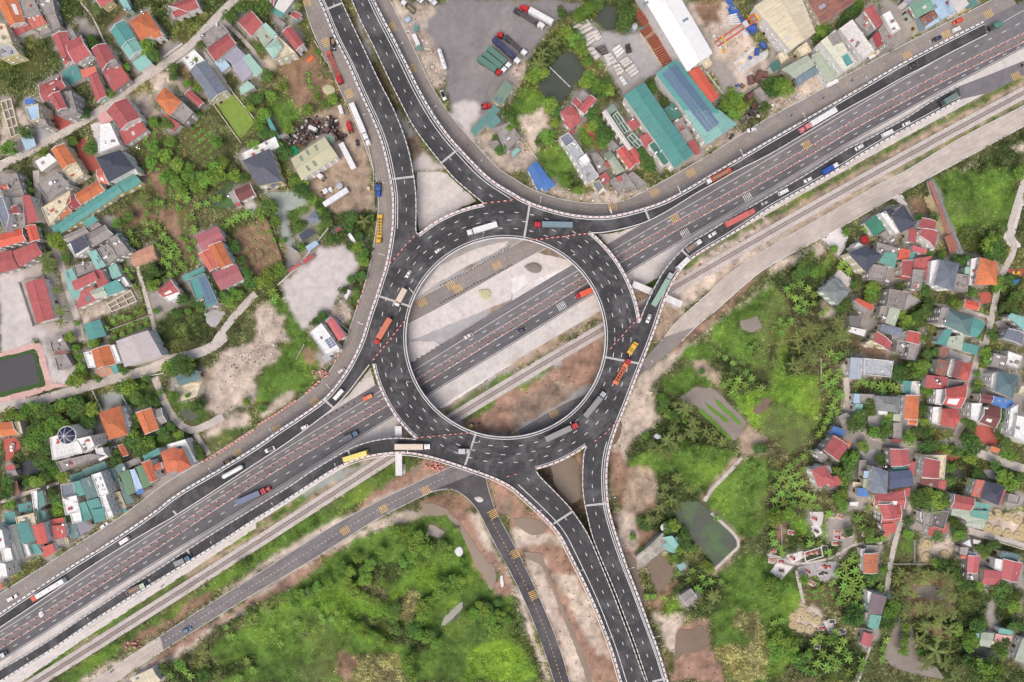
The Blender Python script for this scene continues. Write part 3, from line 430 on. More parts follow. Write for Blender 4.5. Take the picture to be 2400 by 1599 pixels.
navy hipped roof beside striped red sheets|h8 nav 1995,1280 2180,1340 2115,1510 1950,1440;s7 str 1905,1265 1995,1280 1945,1440 1865,1420;s6 sal3 2150,1350 2180,1355 2135,1505 2112,1500
red gabled roof with sage and teal additions|g8 red 1715,1405 1900,1445 1860,1560 1680,1530;s6 tea3 1895,1470 2035,1500 2025,1600 1870,1568;s6 sag 1690,1535 1860,1560 1850,1620 1680,1600
tiny orange roof at the lane corner|s4 org 2050,960 2135,990 2120,1030 2040,1005
weathered hut at the lower right of the navy hipped roof|f5 con 2215,1400 2330,1420 2300,1500 2200,1480
pale awning and sheds beside the slate blue house|s3 crm 780,1290 865,1300 855,1340 775,1335;s3 wht 750,1480 830,1475 825,1515 755,1510;f4 con 840,1095 905,1090 895,1190 830,1260
@ 1800 400
rose gabled roof right of the pale grey roofs|g7 sal2 1290,1470 1405,1500 1390,1600 1265,1570/1
@ 0 1200
teal and red townhouses at the bend of the frontage road|f10 crm 140,50 310,10 330,110 160,160;m11 tea 150,110 250,85 320,270 195,295/1;m12 sal2 298,125 395,98 440,285 345,300/1;s6 tea 40,10 140,-5 155,100 55,120;s6 tea2 320,-30 420,-10 435,80 330,95;s6 tea 262,300 340,295 390,375 285,395;s5 sal2 385,320 490,290 515,365 410,425|t 225,68
grey curved roof with white gable beside the teal townhouses|m9 gry2 30,130 145,110 225,430 160,440/1;f8 wht 200,290 250,300 285,400 235,420
white tall building with small square windows at the lower left edge|f13 wht -80,130 20,170 50,330 -40,380;f9 wht 10,340 95,330 120,440 30,470;f10 wht -40,460 50,480 70,600 -20,620;s8 wht -60,320 10,200 20,300 -20,380
red row house by the weathered yard wall|s7 sal2 475,70 585,48 600,115 480,125;s8 sal2 480,125 600,112 612,235 500,250;f5 con 495,260 595,235 620,300 515,320;f6 crm 590,235 620,240 635,290 605,295|t 600,105
white balcony townhouses with teal fronts by the frontage road|f12 wht 640,15 735,-20 755,90 665,110;m11 tea 740,5 820,-30 845,65 765,90/1;m12 tea 840,-20 955,-40 970,75 870,105/1;f12 wht 965,0 1020,-20 1045,45 985,70
greenish stained and slate sheet roofs below the balcony townhouses|s5 gte 610,125 700,105 735,235 635,245;s5 lil2 700,100 770,90 860,140 740,215
small orange hut at the left edge by the frontage road|s4 org2 -30,660 15,650 30,700 -30,715
pair of bright white roofed sheds at the bottom edge|m5 crm 1190,1530 1400,1435 1480,1550 1300,1640
@ 1200 1200
fish pond farm with patched sheet roofs|m4 pat 1130,415 1385,190 1470,290 1190,490/1;s4 tgr 1345,320 1440,260 1520,230 1505,390;s5 tgr 1380,230 1470,215 1530,300 1505,345|
small teal hut near the fish pond|s3 tgr 1508,490 1570,460 1600,500 1545,542
square grey roofed hut in the palm garden|g4 con 1540,770 1640,705 1700,790 1615,868
@ 1800 1200
red roofed house with pale side wall above the lane|g8 sal2 1035,-40 1215,-60 1215,80 1040,105;s6 sal2 1040,110 1170,95 1180,185 1080,200;s4 org2 1060,200 1110,190 1110,225 1080,235
grey terrace houses with a crimson porch|f7 con 1420,-20 1520,-40 1490,150 1430,120;f7 con3 1520,0 1665,-10 1620,160 1500,130;s5 sal2 1475,140 1655,110 1640,190 1475,220;f6 wht 1400,0 1440,0 1430,80 1400,70
large sage flat roof beside the mound field|m6 sag 1670,-30 1870,-60 2000,75 1830,90;m6 sag 1830,85 2010,70 1970,165 1815,125;s7 tea3 1865,-20 2030,-10 2020,75 1865,45
orange tiled cottage by the bamboo plot|g6 org3 880,385 1010,375 1005,560 875,560/1;f4 con 910,305 1030,310 1015,380 905,375;s4 mau 845,340 890,335 885,410 850,410
plum roofed long house with teal annex|m7 plu 960,745 1095,775 1045,945 915,930/1;s5 tea3 930,935 1040,950 1005,1095 915,1055;f5 con 890,925 935,930 925,1000 890,990;f6 wht 915,725 965,745 930,840 918,830
single crimson roof at the garden track end|m5 sal3 880,1100 975,1130 935,1245 850,1210/1;f4 con 810,1060 975,1090 970,1120 880,1100
crimson narrow roof with grey concrete lower end|g6 sal3 1840,400 1950,405 1930,560 1830,555/1;f5 con 1830,560 1930,562 1930,630 1825,620;s5 con 1765,320 1840,325 1830,400 1760,390;s4 sal 1770,400 1830,400 1830,430 1770,430|t 1865,598
rose red gabled pair with pale tank terrace|g6 sal3 2160,430 2340,470 2290,645 2145,610/1;m6 sal3 1985,530 2145,545 2140,685 1965,655;s5 gte 2135,360 2305,390 2295,455 2130,430;f6 wht 2090,430 2160,440 2145,545 2080,525;s4 con 2150,615 2230,630 2220,690 2140,670
sage and pink sheds by the small square pond|m4 sag 1960,1105 2080,1115 2040,1245 1930,1225;s4 tea3 2120,1065 2245,1085 2235,1135 2115,1115;s4 pnk 2090,1115 2240,1140 2225,1210 2075,1185;s4 crm 2060,1185 2150,1195 2130,1230 2050,1215;s3 tgr 1890,1105 1945,1115 1940,1170 1885,1160
pale grey sheet roof at the bottom right edge|m5 sag 2340,1160 2450,1190 2400,1400 2265,1360/1
white and blue huts beside the mound field lane|s3 wht 1780,290 1850,250 1870,320 1830,310;s3 osw 1885,250 1955,265 1940,300 1885,290;s3 wht 1840,360 1915,370 1920,400 1840,398
white tarpaulin stack near the crimson narrow roof|s3 tea3 1095,760 1135,755 1130,800 1100,800
"""
VEH = """# kind | tail head | colours | label
@ 600 0
tipper|703,345 703,458|dgy dgy|dark grey tipper truck parked on the left frontage road
skel|665,480 785,775|rsk red|red cab truck with an empty orange skeleton trailer on the left frontage road
semi|880,957 1038,1330|wht wht|white box semi parked at the scrap yard wall
trailer|785,1325 905,1555|wht|bare white box trailer standing in the scrap yard
tractor|880,1230 845,1115|red|red lorry cab among the scrap
car|925,1283 938,1352|dgy|dark car parked in the scrap yard
van|770,975 795,1058|wht|white van at the top of the scrap yard
van|490,1170 560,1200|wht|white van body lying in the scrap heap
tankt|745,1280 640,1180|wht brn|white tanker lorry with a rusty tank in the scrap yard
carw|1700,828 1738,920|wht|white car parked below the rubble strip
tank|1680,450 1742,640|wht|white cylindrical tank trailer in the rubble
tipper|1460,110 1340,10|grn wht|loaded dump truck with green sides and a pale cab
truckb|1480,-30 1530,20|wht wht|white lorry at the top edge of the truck yard
truckb|1570,-40 1655,40|wht wht|second white lorry right of it at the top edge
tractor|2062,985 2160,975|red|red tractor unit at the yard gate
cargo|2040,535 2250,680|ctg red|green container truck with a red cab
cargo|2100,500 2295,655|ctg wht|middle green container truck with a white cab
cargo|2135,450 2335,615|ctg wht|green container truck beside the navy container
cargo|2185,360 2420,580|nav wht|navy container truck in the yard row
skel|2290,340 2480,510|dgy wht|dark skeleton trailer in the yard row
tractor|2280,340 2215,320|red|red cab facing the yard at the end of the row
moto|1915,1300 1975,1360|dgy|motorbike on the right frontage road
@ 1200 0
semi|370,215 75,50|wht red|red cab lorry with a long white trailer in the truck yard
skel|20,90 295,265|dgy wht|white bonneted lorry with an empty skeleton trailer
car|2250,1185 2160,1200|wht|white car by the tyre heap
car|1995,1280 2040,1230|dgy|dark car wreck beside the teal factory
crane|1060,410 1075,490|dgy|small mobile crane in the block yard
@ 1800 0
car|1705,215 1800,170|ver|orange red sedan on the upper right frontage road
van|1690,290 1760,262|wht|white minibus on the upper right frontage road
car|1510,375 1600,335|nav|navy sedan beside the yellow road bars
truckb|2145,215 2030,265|tea dgy|blurred tipper lorry with a teal body at the upper right
carw|1300,620 1378,585|dgy|dark sedan on the upper ramp
semi|620,1010 290,1205|wht pnk|pink cab lorry hauling a long white trailer up the ramp
cargo|1725,880 1575,965|grt dgy|dull green covered lorry leaving the lower ramp
car|1235,1155 1312,1120|wht|white sedan on the lower right ramp ahead of the green lorry
van|1045,1250 1138,1205|wht|white van behind the white sedan on the lower right ramp
carw|800,1375 880,1330|wht|white pickup between the white van and the blue truck
truckb|500,1590 640,1510|blu wht|blue box truck with a white cab on the lower right ramp
moto|765,742 795,730|dgy|motorbike on the frontage road by the khaki shops
moto|500,903 525,892|dgy|motorbike on the frontage road below the tree
moto|210,1065 232,1053|dgy|motorbike on the frontage road by the teal factory
car|2352,600 2310,600|dgy|dark sedan entering at the right edge
van|535,795 635,745|wht|white van parked in front of the khaki gabled shop
crane|920,530 1010,480|wht|white flatbed truck parked by the concrete townhouse
@ 600 400
cargo|2215,495 1940,575|wht wht|white semi trailer lorry driving round the top of the roundabout
car|1700,715 1645,755|wht|white sedan at the upper left of the roundabout
carw|1420,920 1380,980|wht|white car with a black roof on the left of the roundabout
cargo|1370,1090 1290,1240|crm wht|cream covered truck on the left of the roundabout
cargo|1235,1360 1100,1590|bro red|rust orange container lorry with a dark red cab on the left
skely|1140,410 1130,665|yel yel|long yellow low loader parked on the left frontage road
tractor|1127,100 1130,245|blu|blue tractor unit parked on the left frontage road
fork|1038,130 1040,212|yel|yellow forklift at the yard fence
trailer|845,180 630,320|wht|bare white box trailer lying diagonally in the yard
tractor|600,220 700,165|wht|white bonneted cab in the yard beside the round tank
tractor|640,90 545,20|wht|dismantled white lorry cab under the warehouse eave
carw|1990,1495 1915,1540|osw|pale pickup with a red load on the underpass highway
car|1600,1595 1600,1595|x|x
@ 1200 400
cargo|555,502 205,495|blg red|bright red cab hauling a long pale blue container
tipper|2010,-10 1785,110|ver wht|orange container on a white cab skeleton truck on the upper ramp
cargo|735,1095 590,1160|ver red|orange tarpaulin lorry going under the roundabout
car|120,1455 45,1485|nav|dark blue sedan on the underpass highway
cargo|1955,505 2225,365|sal3 sal3|salmon covered lorry with matching cab on the right ramp
tipper|1610,735 1735,645|gry wht|open grey tipper truck with a white cab on the right ramp
bus|1620,810 1520,905|wht|white minibus on the bend of the right ramp
car|1875,565 1808,608|wht|silver car between the tipper and the salmon lorry
cargo|1295,1240 1465,945|min gry|pale green covered flatbed lorry on the bend of the right ramp
carw|1270,1320 1240,1400|wht|white pickup entering the roundabout from the right ramp
car|2352,285 2290,310|gry|silver sedan just behind the salmon lorry
@ 1800 400
truckb|485,25 595,-35|x x|x
car|405,65 330,105|wht|white sedan on the right ramp after the blue truck
van|175,180 95,220|wht|white van beside the expansion joint of the right ramp
car|2320,940 2250,935|yel|yellow car in the red paved yard at the right edge
@ 0 800
car|118,935 100,1015|wht|white car parked on the red paved yard at the left edge
tipper|2055,1125 2150,1085|brn dgy|dark tipper truck parked beside the yellow bars on the lower frontage road
tank|2235,1145 2045,1250|wht|white tanker lorry with a white cab on the left descending road
semi|2400,1395 2170,1530|x x|x
moto|1355,1530 1330,1545|dgy|motorbike at the lower left frontage road
@ 600 800
cargo|1300,-170 1075,75|x x|x
car|815,250 755,290|wht|white sedan on the outer left frontage road
van|800,445 720,535|wht|white van on the left ramp above the expansion joint
car|480,770 415,805|wht|white sedan alone on the left ramp
carw|175,975 80,1015|wht|white sport utility car with black sunroof on the left ramp
truckb|800,905 930,840|nav2 tbl|navy box truck on the underpass highway
van|1070,495 990,535|org|orange minivan on the underpass highway
cargo|1280,967 1600,967|crm wht|cream flatbed trailer with a white cab joining from the lower left ramp
bus|800,1090 1028,1020|yel|long yellow coach on the lower left ramp
truckb|1860,1010 1965,1010|gry gry|small grey box truck on the expansion joint
semi|-170,1480 125,1350|dbl red|red cab lorry pulling a slate blue trailer on the highway
excav|1945,790 2010,770|yel|small yellow excavator in the muddy cut inside the roundabout
@ 1200 800
skelx|945,390 1075,165|orb red|red cab with an empty orange skeleton trailer behind the yellow lorry
skely|1075,115 1140,10|yel yel|yellow tractor unit leading the orange trailer
cargo|670,690 850,470|gry2 gry|grey open trailer lorry on the right lower side of the roundabout
cargo|310,900 600,765|gry2 red|red cab lorry with a grey covered trailer at the bottom of the roundabout
@ 1800 800
moto|2290,980 2320,1000|red|red motorbikes parked by the right edge house
@ 0 1200
bus|595,625 305,800|wht org|white coach like lorry with an orange cab on the lower left road
car|65,815 155,765|wht|white sedan on the frontage road at the lower left edge
van|1190,235 1105,290|wht|white van alone on the lower left descending road
car|925,150 985,100|wht|white car parked in front of the balcony townhouses
truckb|1610,480 1745,415|gry2 tbl|blue cab truck with grey bed just below the expansion joint
tipper|1165,750 1330,665|lil sag|pale green cab truck loaded with white sacks
car|1680,1105 1755,1065|tbl|blue grey car on the lower service road
truckb|-60,1360 45,1305|crm wht|pale lorry at the bottom left corner
moto|1010,1475 1040,1460|dgy|motorbike on the dusty service road at the bottom
moto|1475,690 1500,680|dgy|motorbike beside the lower ramp wall
@ 1200 1200
boat|1230,515 1258,588|con|small narrow boat moored on the fish pond
"""
GROUND = """@ 0 0
S lawn 1990,960 2140,850 2340,1120 2210,1290
S pale 830,1150 910,1110 985,1200 1050,1330 1110,1380 900,1400
S redp 690,1310 790,1260 870,1440 940,1568 770,1568
S redp 480,1050 620,1090 700,1100 560,1200 500,1170
S pale 1870,470 1960,560 2140,840 2085,860 1880,560
P sand 1230,880 1330,830 1480,1050 1350,1110 1250,1000
P sand 1380,720 1560,660 1700,800 1680,880 1560,780 1420,850
P con 700,190 830,165 920,320 780,335
P crop 1650,1200 1800,1080 2070,1340 1850,1568
P crop 1300,1150 1640,1260 1800,1568 1200,1568
P dirt 1000,170 1130,110 1150,200 1030,240
P sand 0,1050 180,960 260,1150 230,1390 0,1440
S conc 330,1190 490,1170 530,1250 340,1320
P sand 90,270 200,240 240,520 170,560
P shr 0,540 480,330 590,640 100,880 0,700
P shr 490,0 750,0 790,120 560,220
P shr 1200,0 1550,0 1880,200 1700,380 1500,280 1200,120
P shr 1820,0 2120,0 1950,140 1850,90
P dirt 1640,640 1700,620 1760,800 1700,790
P con 1430,600 1690,420 1560,380 1450,480
@ 600 0
P dirt 180,670 530,420 600,560 380,700
P dirt 300,770 440,700 540,930 410,990
P brn 200,600 540,500 680,700 760,860 400,1000 300,780
P crop 440,680 500,660 580,830 520,860
P crop 180,900 280,850 370,1050 300,1160
P grs 80,950 330,900 420,1060 240,1200 160,1100
P sand 380,900 0,0 0,0
P brt 480,1080 750,920 860,1000 980,1260 1080,1568 700,1568 640,1290 350,1200
P blk 350,1150 500,1060 760,1100 820,1280 640,1340 620,1250 420,1350 260,1320
P sand 0,560 150,530 200,620 60,660
P sand 1250,0 1700,0 1560,260 1740,640 1700,800 1640,820 1500,560 1340,260
P yard 1720,0 2352,0 2352,760 2200,960 2060,1080 1960,1190 1830,1090 1800,1000 1740,820 1740,640 1550,260
P pale 1810,1080 1830,930 2000,940 2090,1100 1960,1190 1980,1260 2240,1568 2190,1568 1960,1280
P yard2 1880,680 2352,760 2352,0 2300,100
P sand 2000,1260 2160,1200 2352,1400 2352,1568 2230,1540
P rub 1380,250 1480,230 1690,520 1740,680 1680,820 1560,640 1420,330
P pit 820,0 880,80 1280,960 1300,1100 1200,900 860,150
P conc 910,150 960,250 1100,560 1060,580 920,250
P conc 1280,960 1380,1100 1470,1240 1380,1290 1300,1100
P soil 1370,1290 1480,1240 1620,1420 1430,1450
P pale 1430,1450 1560,1390 1740,1568 1440,1568
@ 1200 0
P yard 0,0 620,0 560,120 430,200 0,620
P yard 0,40 420,190 140,560 0,650
P rub 0,600 160,540 130,680 0,870
P shr 600,60 740,0 1100,0 1160,200 1050,300 880,300 760,140 720,340 560,230
P shr 400,300 560,260 700,620 620,820 700,640 520,440 360,640 160,820 130,600
P grs 120,780 260,850 280,1010 100,1060 20,1200 0,1020
P sand 60,1090 310,1000 360,1160 280,1260 200,1430 100,1200
P grs 300,1350 450,1300 640,1568 200,1568 240,1440
P conc 810,280 1100,320 1210,300 1360,600 1330,680 1010,860 860,640 560,240 690,180
P brn 1120,90 1180,90 1500,560 1380,600 1180,320
P sand 1600,0 1960,0 2352,560 2352,740 2130,860 1940,870 1840,560
P brn 1680,0 1900,0 1900,200 1760,230
P con 1780,560 1920,520 2110,780 2080,860 1950,860
P blk 2120,1050 2220,920 2310,1040 2120,1150
P con 1010,860 1100,800 1130,1180 1060,1100
P rub 0,1200 60,1240 240,1480 160,1568 0,1568
P con 1480,960 1680,1360 1700,1450 1590,1500 1500,1100
P rub 1720,1420 1900,1300 2120,1180 2110,1240 1750,1450
P grs 560,1130 740,1160 820,1400 790,1500 700,1400 600,1260
S redp 640,1130 690,1120 830,1390 810,1410
@ 1800 0
P con 200,560 440,420 600,560 1060,300 1250,60 1350,330 800,640 500,720 300,800
P sand 290,760 440,690 530,790 260,980 0,1060 0,960
P con 1000,0 1260,0 1400,300 1240,380 1180,300
P rub 0,960 240,880 530,800 0,1080
P sand 1750,1568 2352,1290 2352,1340 1900,1568
P shr 1820,1568 2352,1180 2352,1568
P sand 2240,1370 2352,1300 2352,1420
P con 0,0 60,200 160,600 60,680 0,690
@ 0 400
P yard3 0,850 420,860 590,1180 700,1420 760,1568 430,1568 440,1500 0,1568
P pale 0,950 200,930 330,1420 440,1500 440,1568 0,1568
P crop 1250,0 1500,0 1700,200 1850,850 1650,900 1450,420 1330,250
P brn 1300,0 1480,0 1560,240 1480,260
P brn 1440,400 1620,350 1760,850 1640,700
P brn 1060,380 1300,300 1450,440 1060,560
P alg 1980,220 2150,60 2130,200 2170,350 1960,320 1830,300
P crop 940,1370 1370,1200 1420,1440 1040,1568 960,1500
P shr 1470,1400 1840,1280 1940,1568 1500,1568
P con 1370,1110 1700,1180 1690,1250 1450,1390 1400,1350
S conc 1860,1250 2090,1300 1960,1460 1900,1400
P brn 2130,600 2352,460 2352,1000 2200,900
P sand 720,1290 960,1200 1010,1310 760,1400
P con 330,230 520,500 600,860 700,1290 640,1300 460,700
P pale 2230,300 2352,250 2352,400 2270,390
P con 860,400 1050,420 1150,600 950,560
P shr 1300,950 1400,870 1640,960 1600,1100 1380,1090
@ 600 400
P pgr 60,200 370,180 490,290 290,380 300,500 380,700 290,710 210,520 190,330
S pgrs 130,200 350,190 480,280 300,380 210,330
P grsd 300,390 470,300 620,340 680,520 620,590 400,720 360,580
P brt 500,60 700,0 1050,0 1085,380 800,400 680,390 540,240 500,160
P pale 215,1070 600,700 810,670 960,880 900,950 700,1250 470,1440 400,1450 240,1150
P shr 640,600 820,380 1090,400 1050,840 980,880 850,680
P shr 780,1100 1000,960 960,1240 880,1290
P grs 840,1160 900,1110 945,1160 900,1230
P rub 660,1280 780,1190 890,1300 800,1480 740,1400
P sand 0,1250 150,1210 320,1568 0,1568
P grs 110,1090 220,1150 420,1450 500,1568 340,1568 140,1200
P brn 0,440 100,480 260,850 140,960 0,1000
P con 260,720 400,750 410,830 290,900
S pale 1480,10 1730,10 2030,280 1900,330 1500,560 1478,400
P rub 1620,440 1750,290 1850,400 1650,500
S pale 1460,1180 1680,880 2000,720 2330,640 2300,690 2000,850 1700,1010
P soil 1830,850 1980,800 2010,880 1880,920
S pale 1400,1380 2352,850 2352,1180 1400,1568
P sand 2050,1130 2150,1090 2170,1200 2080,1210
P soil 2130,1250 2352,1150 2352,1270 2150,1340
@ 1200 400
P soil 180,740 300,690 500,790 540,840 230,1010 130,960
P wet 130,880 200,840 280,880 250,940 160,930
P sand 280,860 350,830 400,880 320,920
S pale 0,840 170,740 540,830 560,880 200,1100 0,1220
S white 200,1010 540,870 580,910 210,1090
S white 0,990 120,950 160,1020 0,1150
S pale 790,590 1000,560 1250,480 900,710
P shr 320,0 620,0 660,160 500,200 400,180
P grs 330,0 560,0 540,170 410,180
P rub 100,100 560,200 800,200 1200,130 1240,200 900,300 500,260
P rub 2352,440 1850,720 1560,920 1480,1060 1500,1100 2352,640
P sand 1440,1130 1750,900 2352,640 2352,720 1950,940 1480,1400 1360,1568 1280,1568
P mud 1620,1480 1900,1250 2352,870 2352,900 1900,1330 1620,1568
P sand 1660,1568 2000,1300 2352,1060 2352,1130 1840,1400
P grs 1820,1440 2352,1070 2352,1568 1850,1568
P wet 2090,1380 2250,1340 2300,1440 2200,1500 2110,1450
P brt 1280,1560 1400,1250 1560,1260 1500,1400 1340,1568
P mud 1150,1170 1280,1140 1220,1300
P shr 400,1568 840,1370 840,1400 520,1568
@ 1800 400
P sand 0,600 1050,40 1270,0 1000,130 0,700
P brt 200,560 900,130 860,230 200,610
S white 490,630 660,510 740,620 660,800
P sand 50,860 450,650 560,740 400,800 0,970
P shr 0,1000 300,880 480,760 600,800 820,940 760,1000 480,1100 500,1240 200,1300 0,1200
P grs 1520,80 1700,0 2300,0 2200,560 2000,700 1800,700 1560,200
P shr 1750,500 2200,520 2200,850 1800,850
S pale 2330,50 2352,0 2352,300 2260,620 2340,700 2240,720 2150,620 2220,500
S pale 580,980 650,900 780,1000 740,1080 600,960
P grs 0,1080 80,1040 240,1340 150,1568 0,1568
P grs 470,850 600,800 560,900 430,1000
P con 900,700 1500,700 1500,1150 1300,1100 1000,1000 930,900
P brn 1280,260 1420,240 1500,400 1350,420
S sand 1430,250 1500,210 1660,580 1610,600 1500,400
S conc 1180,1200 1290,1130 1420,1200 1250,1290
S pale 1130,250 1220,210 1290,320 1240,320
P con 860,1340 1040,1400 1020,1460 880,1440
S conc 2080,1390 2180,1360 2240,1420 2150,1500
S redp 1930,1120 2060,1120 2040,1230 1950,1220
S redp 2190,900 2352,900 2352,980 2200,940
P shr 1280,1250 1500,1180 1520,1350 1460,1568 1400,1568 1200,1450
P shr 2110,950 2352,930 2352,1350 2100,1350
P sand 480,1210 620,1280 580,1390 480,1310
@ 0 800
P pale 0,0 440,0 700,220 700,400 460,400 380,0 0,120
S rim -60,165 320,68 418,405 -60,535
S pink 0,110 310,10 380,20 480,390 680,400 480,440 0,590 0,510 420,410 330,70 0,160
P shr 30,640 700,500 900,450 920,640 860,800 700,900 450,1200 500,1300 100,1300 60,900
P shr 0,1200 60,1180 90,1440 0,1470
S redp 30,890 160,880 200,960 120,1080 60,1130 40,1000
P brn 560,580 660,570 680,720 580,730
P pgr 930,480 1100,460 1140,590 960,630
P con 850,700 920,750 990,940 880,960
P grsd 1090,340 1400,310 1480,420 1500,620 1400,600 1220,640 1130,500
P grsd 1540,380 1640,560 1860,560 1940,700 1780,780 1640,700 1580,580
P pnd 1650,660 1750,620 1840,680 1780,740 1690,720
P sand 1850,260 1990,200 2060,80 2352,0 2352,560 2000,700 1880,620 1900,460
P rub 2080,160 2352,60 2352,260 2200,300
P sand 1860,850 2000,720 2240,640 2320,720 2200,850 1920,960
P grsd 1900,900 2100,800 2340,780 2000,950 1930,1020
P brt 1850,260 1940,250 1960,330 1880,420
P shr 1600,860 1780,840 1860,960 1890,1060 1820,1110 1790,960
S gryy 190,1110 280,1080 430,1170 300,1230 200,1240
P con 1150,1130 1800,1150 1560,1330 1200,1500 640,1568 540,1320
P grsd 1420,700 1600,760 1560,920 1400,1000
@ 600 800
P sand 0,0 180,0 220,140 60,250 0,300
P grs 60,250 200,160 280,0 560,0 600,150 560,320 440,480 300,460 150,540 0,580
P brn 440,80 550,60 560,200 470,200
P rub 0,0 170,0 200,120 60,200 0,210
P sand 160,540 330,460 380,520 60,720 20,680
P rub 590,190 650,180 640,300 580,340
S pale 1050,250 1110,430 820,620 620,720 300,860 720,600 850,500
S pale 1400,0 1640,0 1700,40 1440,220 1400,160
S white 1290,700 1320,770 1400,850 900,940 1180,760
S white 1580,510 1640,460 2352,50 2352,200 1720,620 1660,600
P conc 1720,640 2352,210 2352,260 1740,650
P grsd 1720,650 2352,250 2352,320 1760,700
P pgr 0,1568 400,1300 1240,1040 1240,1070 120,1568
P brt 300,1568 900,1200 1130,1060 1200,1060 480,1568
P grs 600,1568 800,1400 1230,1150 1350,1060 1430,1110 1400,1200 900,1500 700,1568
P mud 1390,1180 1550,1080 1800,1130 1600,1230 1300,1400 900,1568 1000,1450
P sand 1000,1500 1700,1180 1840,1140 1400,1350 940,1568
P mud 1880,740 2000,640 2352,440 2352,860 2150,860 2000,820
P grs 1890,720 2100,560 2200,520 2220,580 2000,700 1960,740
P brn 1540,1440 1800,1380 1930,1400 2000,1520 1900,1568 1500,1568
P mud 2110,1230 2352,1290 2352,1568 2210,1568
P soil 2240,1450 2340,1430 2352,1568 2280,1568
@ 1200 800
P mud 0,440 300,320 560,110 700,0 840,0 840,130 760,380 600,480 0,830
P soil 0,600 400,340 640,440 660,450 0,800
P brt 360,370 480,340 500,450 380,440
P grs 40,430 370,210 400,240 100,440
P shr 0,270 380,80 400,110 0,320
P mud 1100,440 1560,0 1640,0 1500,130 1140,440
P sand 1130,330 1400,150 1560,60 1700,0 1500,200 1300,400 1350,720 1060,1040 1000,1150 860,1568 900,1300 900,1000 1010,700 1080,470
P brn 900,1300 1020,1150 1300,1160 1340,1400 1300,1568 1000,1568
P mud 900,1000 1000,1010 1020,1200 880,1300
P grs 1330,400 1600,220 1740,260 1840,440 1560,500 1400,470
P grs 1500,150 1700,0 1840,30 1900,160 1700,180 1560,180
P grs 1860,0 2352,0 2352,300 2100,180 1880,60
P shr 1900,120 2352,300 2352,720 2170,740 1950,480 1930,300
P grsb 2050,500 2352,420 2352,850 2170,740 2060,590
P brt 1650,180 1800,150 1940,400 1880,420 1700,260
P wet 1540,520 1680,420 1820,430 1880,460 2160,740 2080,880 2040,920 1700,600 1640,570
S bed 1770,560 1840,600 2000,740 1980,760 1830,640
S bed 1840,510 1960,600 2130,770 2100,780 1900,600
S bed 1700,610 1760,630 2030,900 2000,910 1730,660
P shr 1330,480 1500,540 1750,740 2000,1000 2090,1040 2030,1200 1700,1420 1400,1568 1300,1300 1020,1150 1050,1040 1150,880 1350,720
P grs 1560,930 2000,1000 2090,1060 1900,1270 1640,1380 1500,1200 1100,1180 1030,1100 1300,1000
P brt 1060,1170 1240,1120 1330,1210 1340,1450 1180,1560 1000,1568
P grs 1790,1440 2110,1100 2352,1050 2352,1568 1830,1568
P brt 2050,1040 2120,1050 1820,1400 1770,1470 1740,1500 1800,1400
P brt 2080,880 2180,770 2352,900 2352,1050 2100,1050
P pit 240,1180 340,1120 500,1500 560,1568 480,1480
P mud 600,1040 660,1020 650,1400 680,1568 560,1568 620,1450
P pit 560,1480 660,1480 700,1568 540,1568
P mud 0,1400 200,1568 0,1568
@ 1800 800
P shr 0,0 860,0 840,140 720,200 700,300 700,640 550,800 300,1050 100,1400 0,1568
P grsb 0,260 200,300 480,300 500,520 420,720 0,540
P grs 0,560 400,700 480,780 240,1020 150,1020 0,860
P grsd 230,860 440,700 470,780 240,1010
P grsb 80,0 180,0 170,240 60,260
P shr 740,350 1240,360 1260,490 780,480
P sand 620,230 740,180 770,640 700,640 700,300
P brn 760,0 900,0 1140,90 1130,160 860,130
P pnd 1690,1180 1790,1150 1840,1230 1760,1270 1700,1250
S conc 920,680 1080,680 1090,760 1040,820 920,790
S redp 1850,800 2000,760 2130,860 2090,960 1960,940
S redp 1480,980 1620,990 1770,1070 1700,1110 1500,1030
S conc 830,1010 1000,990 1030,1020 1020,1130 920,1130
S conc 1940,240 2100,260 2070,430 1980,440
S conc 1660,70 1880,140 1860,200 1660,160
S conc 1960,1180 2200,1190 2180,1290 2020,1260
P con 560,1100 760,780 1300,880 1380,960 1300,1300 1360,1568 720,1568 740,1300
P shr 640,1000 840,1020 780,1200 700,1568 560,1400 480,1000
P con 1780,300 2352,300 2352,700 1800,800
P shr 1640,1100 1900,1050 2000,1200 1880,1400 1620,1350
P shr 1340,1360 1660,1380 1660,1568 1380,1568
@ 0 1200
S pale 0,1480 500,1260 2354,60 2354,150 720,1200 200,1560 0,1700
P grsd 200,1565 720,1200 1300,830 1900,470 2354,200 2354,240 1500,780 700,1250 300,1565
P brt 1700,560 2354,190 2354,230 1720,640
P grs 500,1565 900,1300 1400,1000 1500,930 1900,670 2354,380 2354,510 1800,860 1300,1180 700,1565
P brn 1100,1250 1400,1050 1900,720 2000,700 1900,820 1300,1200 1150,1260
P sand 1200,1320 1900,860 2354,540 2354,580 1900,880 1100,1400
P sand 700,1565 1000,1400 1200,1330 830,1565
P sand 1060,1565 1500,1280 2354,750 2354,880 2000,1040 1700,1300 1400,1450 1200,1565
P mud 1300,1480 1500,1270 2000,980 2354,760 2354,830 1980,1020 1600,1300
P grs 1950,1200 2354,1000 2354,1350 2050,1470 1960,1340
P shr 1430,1500 1600,1420 1900,1450 2354,1300 2354,1565 1480,1565
P grs 2000,1565 2354,1380 2354,1565
@ 600 1200
P grs 0,360 500,0 840,0 600,160 0,490
P sand 0,500 640,90 800,40 960,0 600,260 0,560
P mud 0,830 250,740 700,400 900,250 1300,80 1460,0 1000,180 700,360 0,760
P sand 0,740 1050,110 1300,20 1700,0 1400,90 1100,180 600,400 0,800
P sand 600,1700 600,1600 650,1700
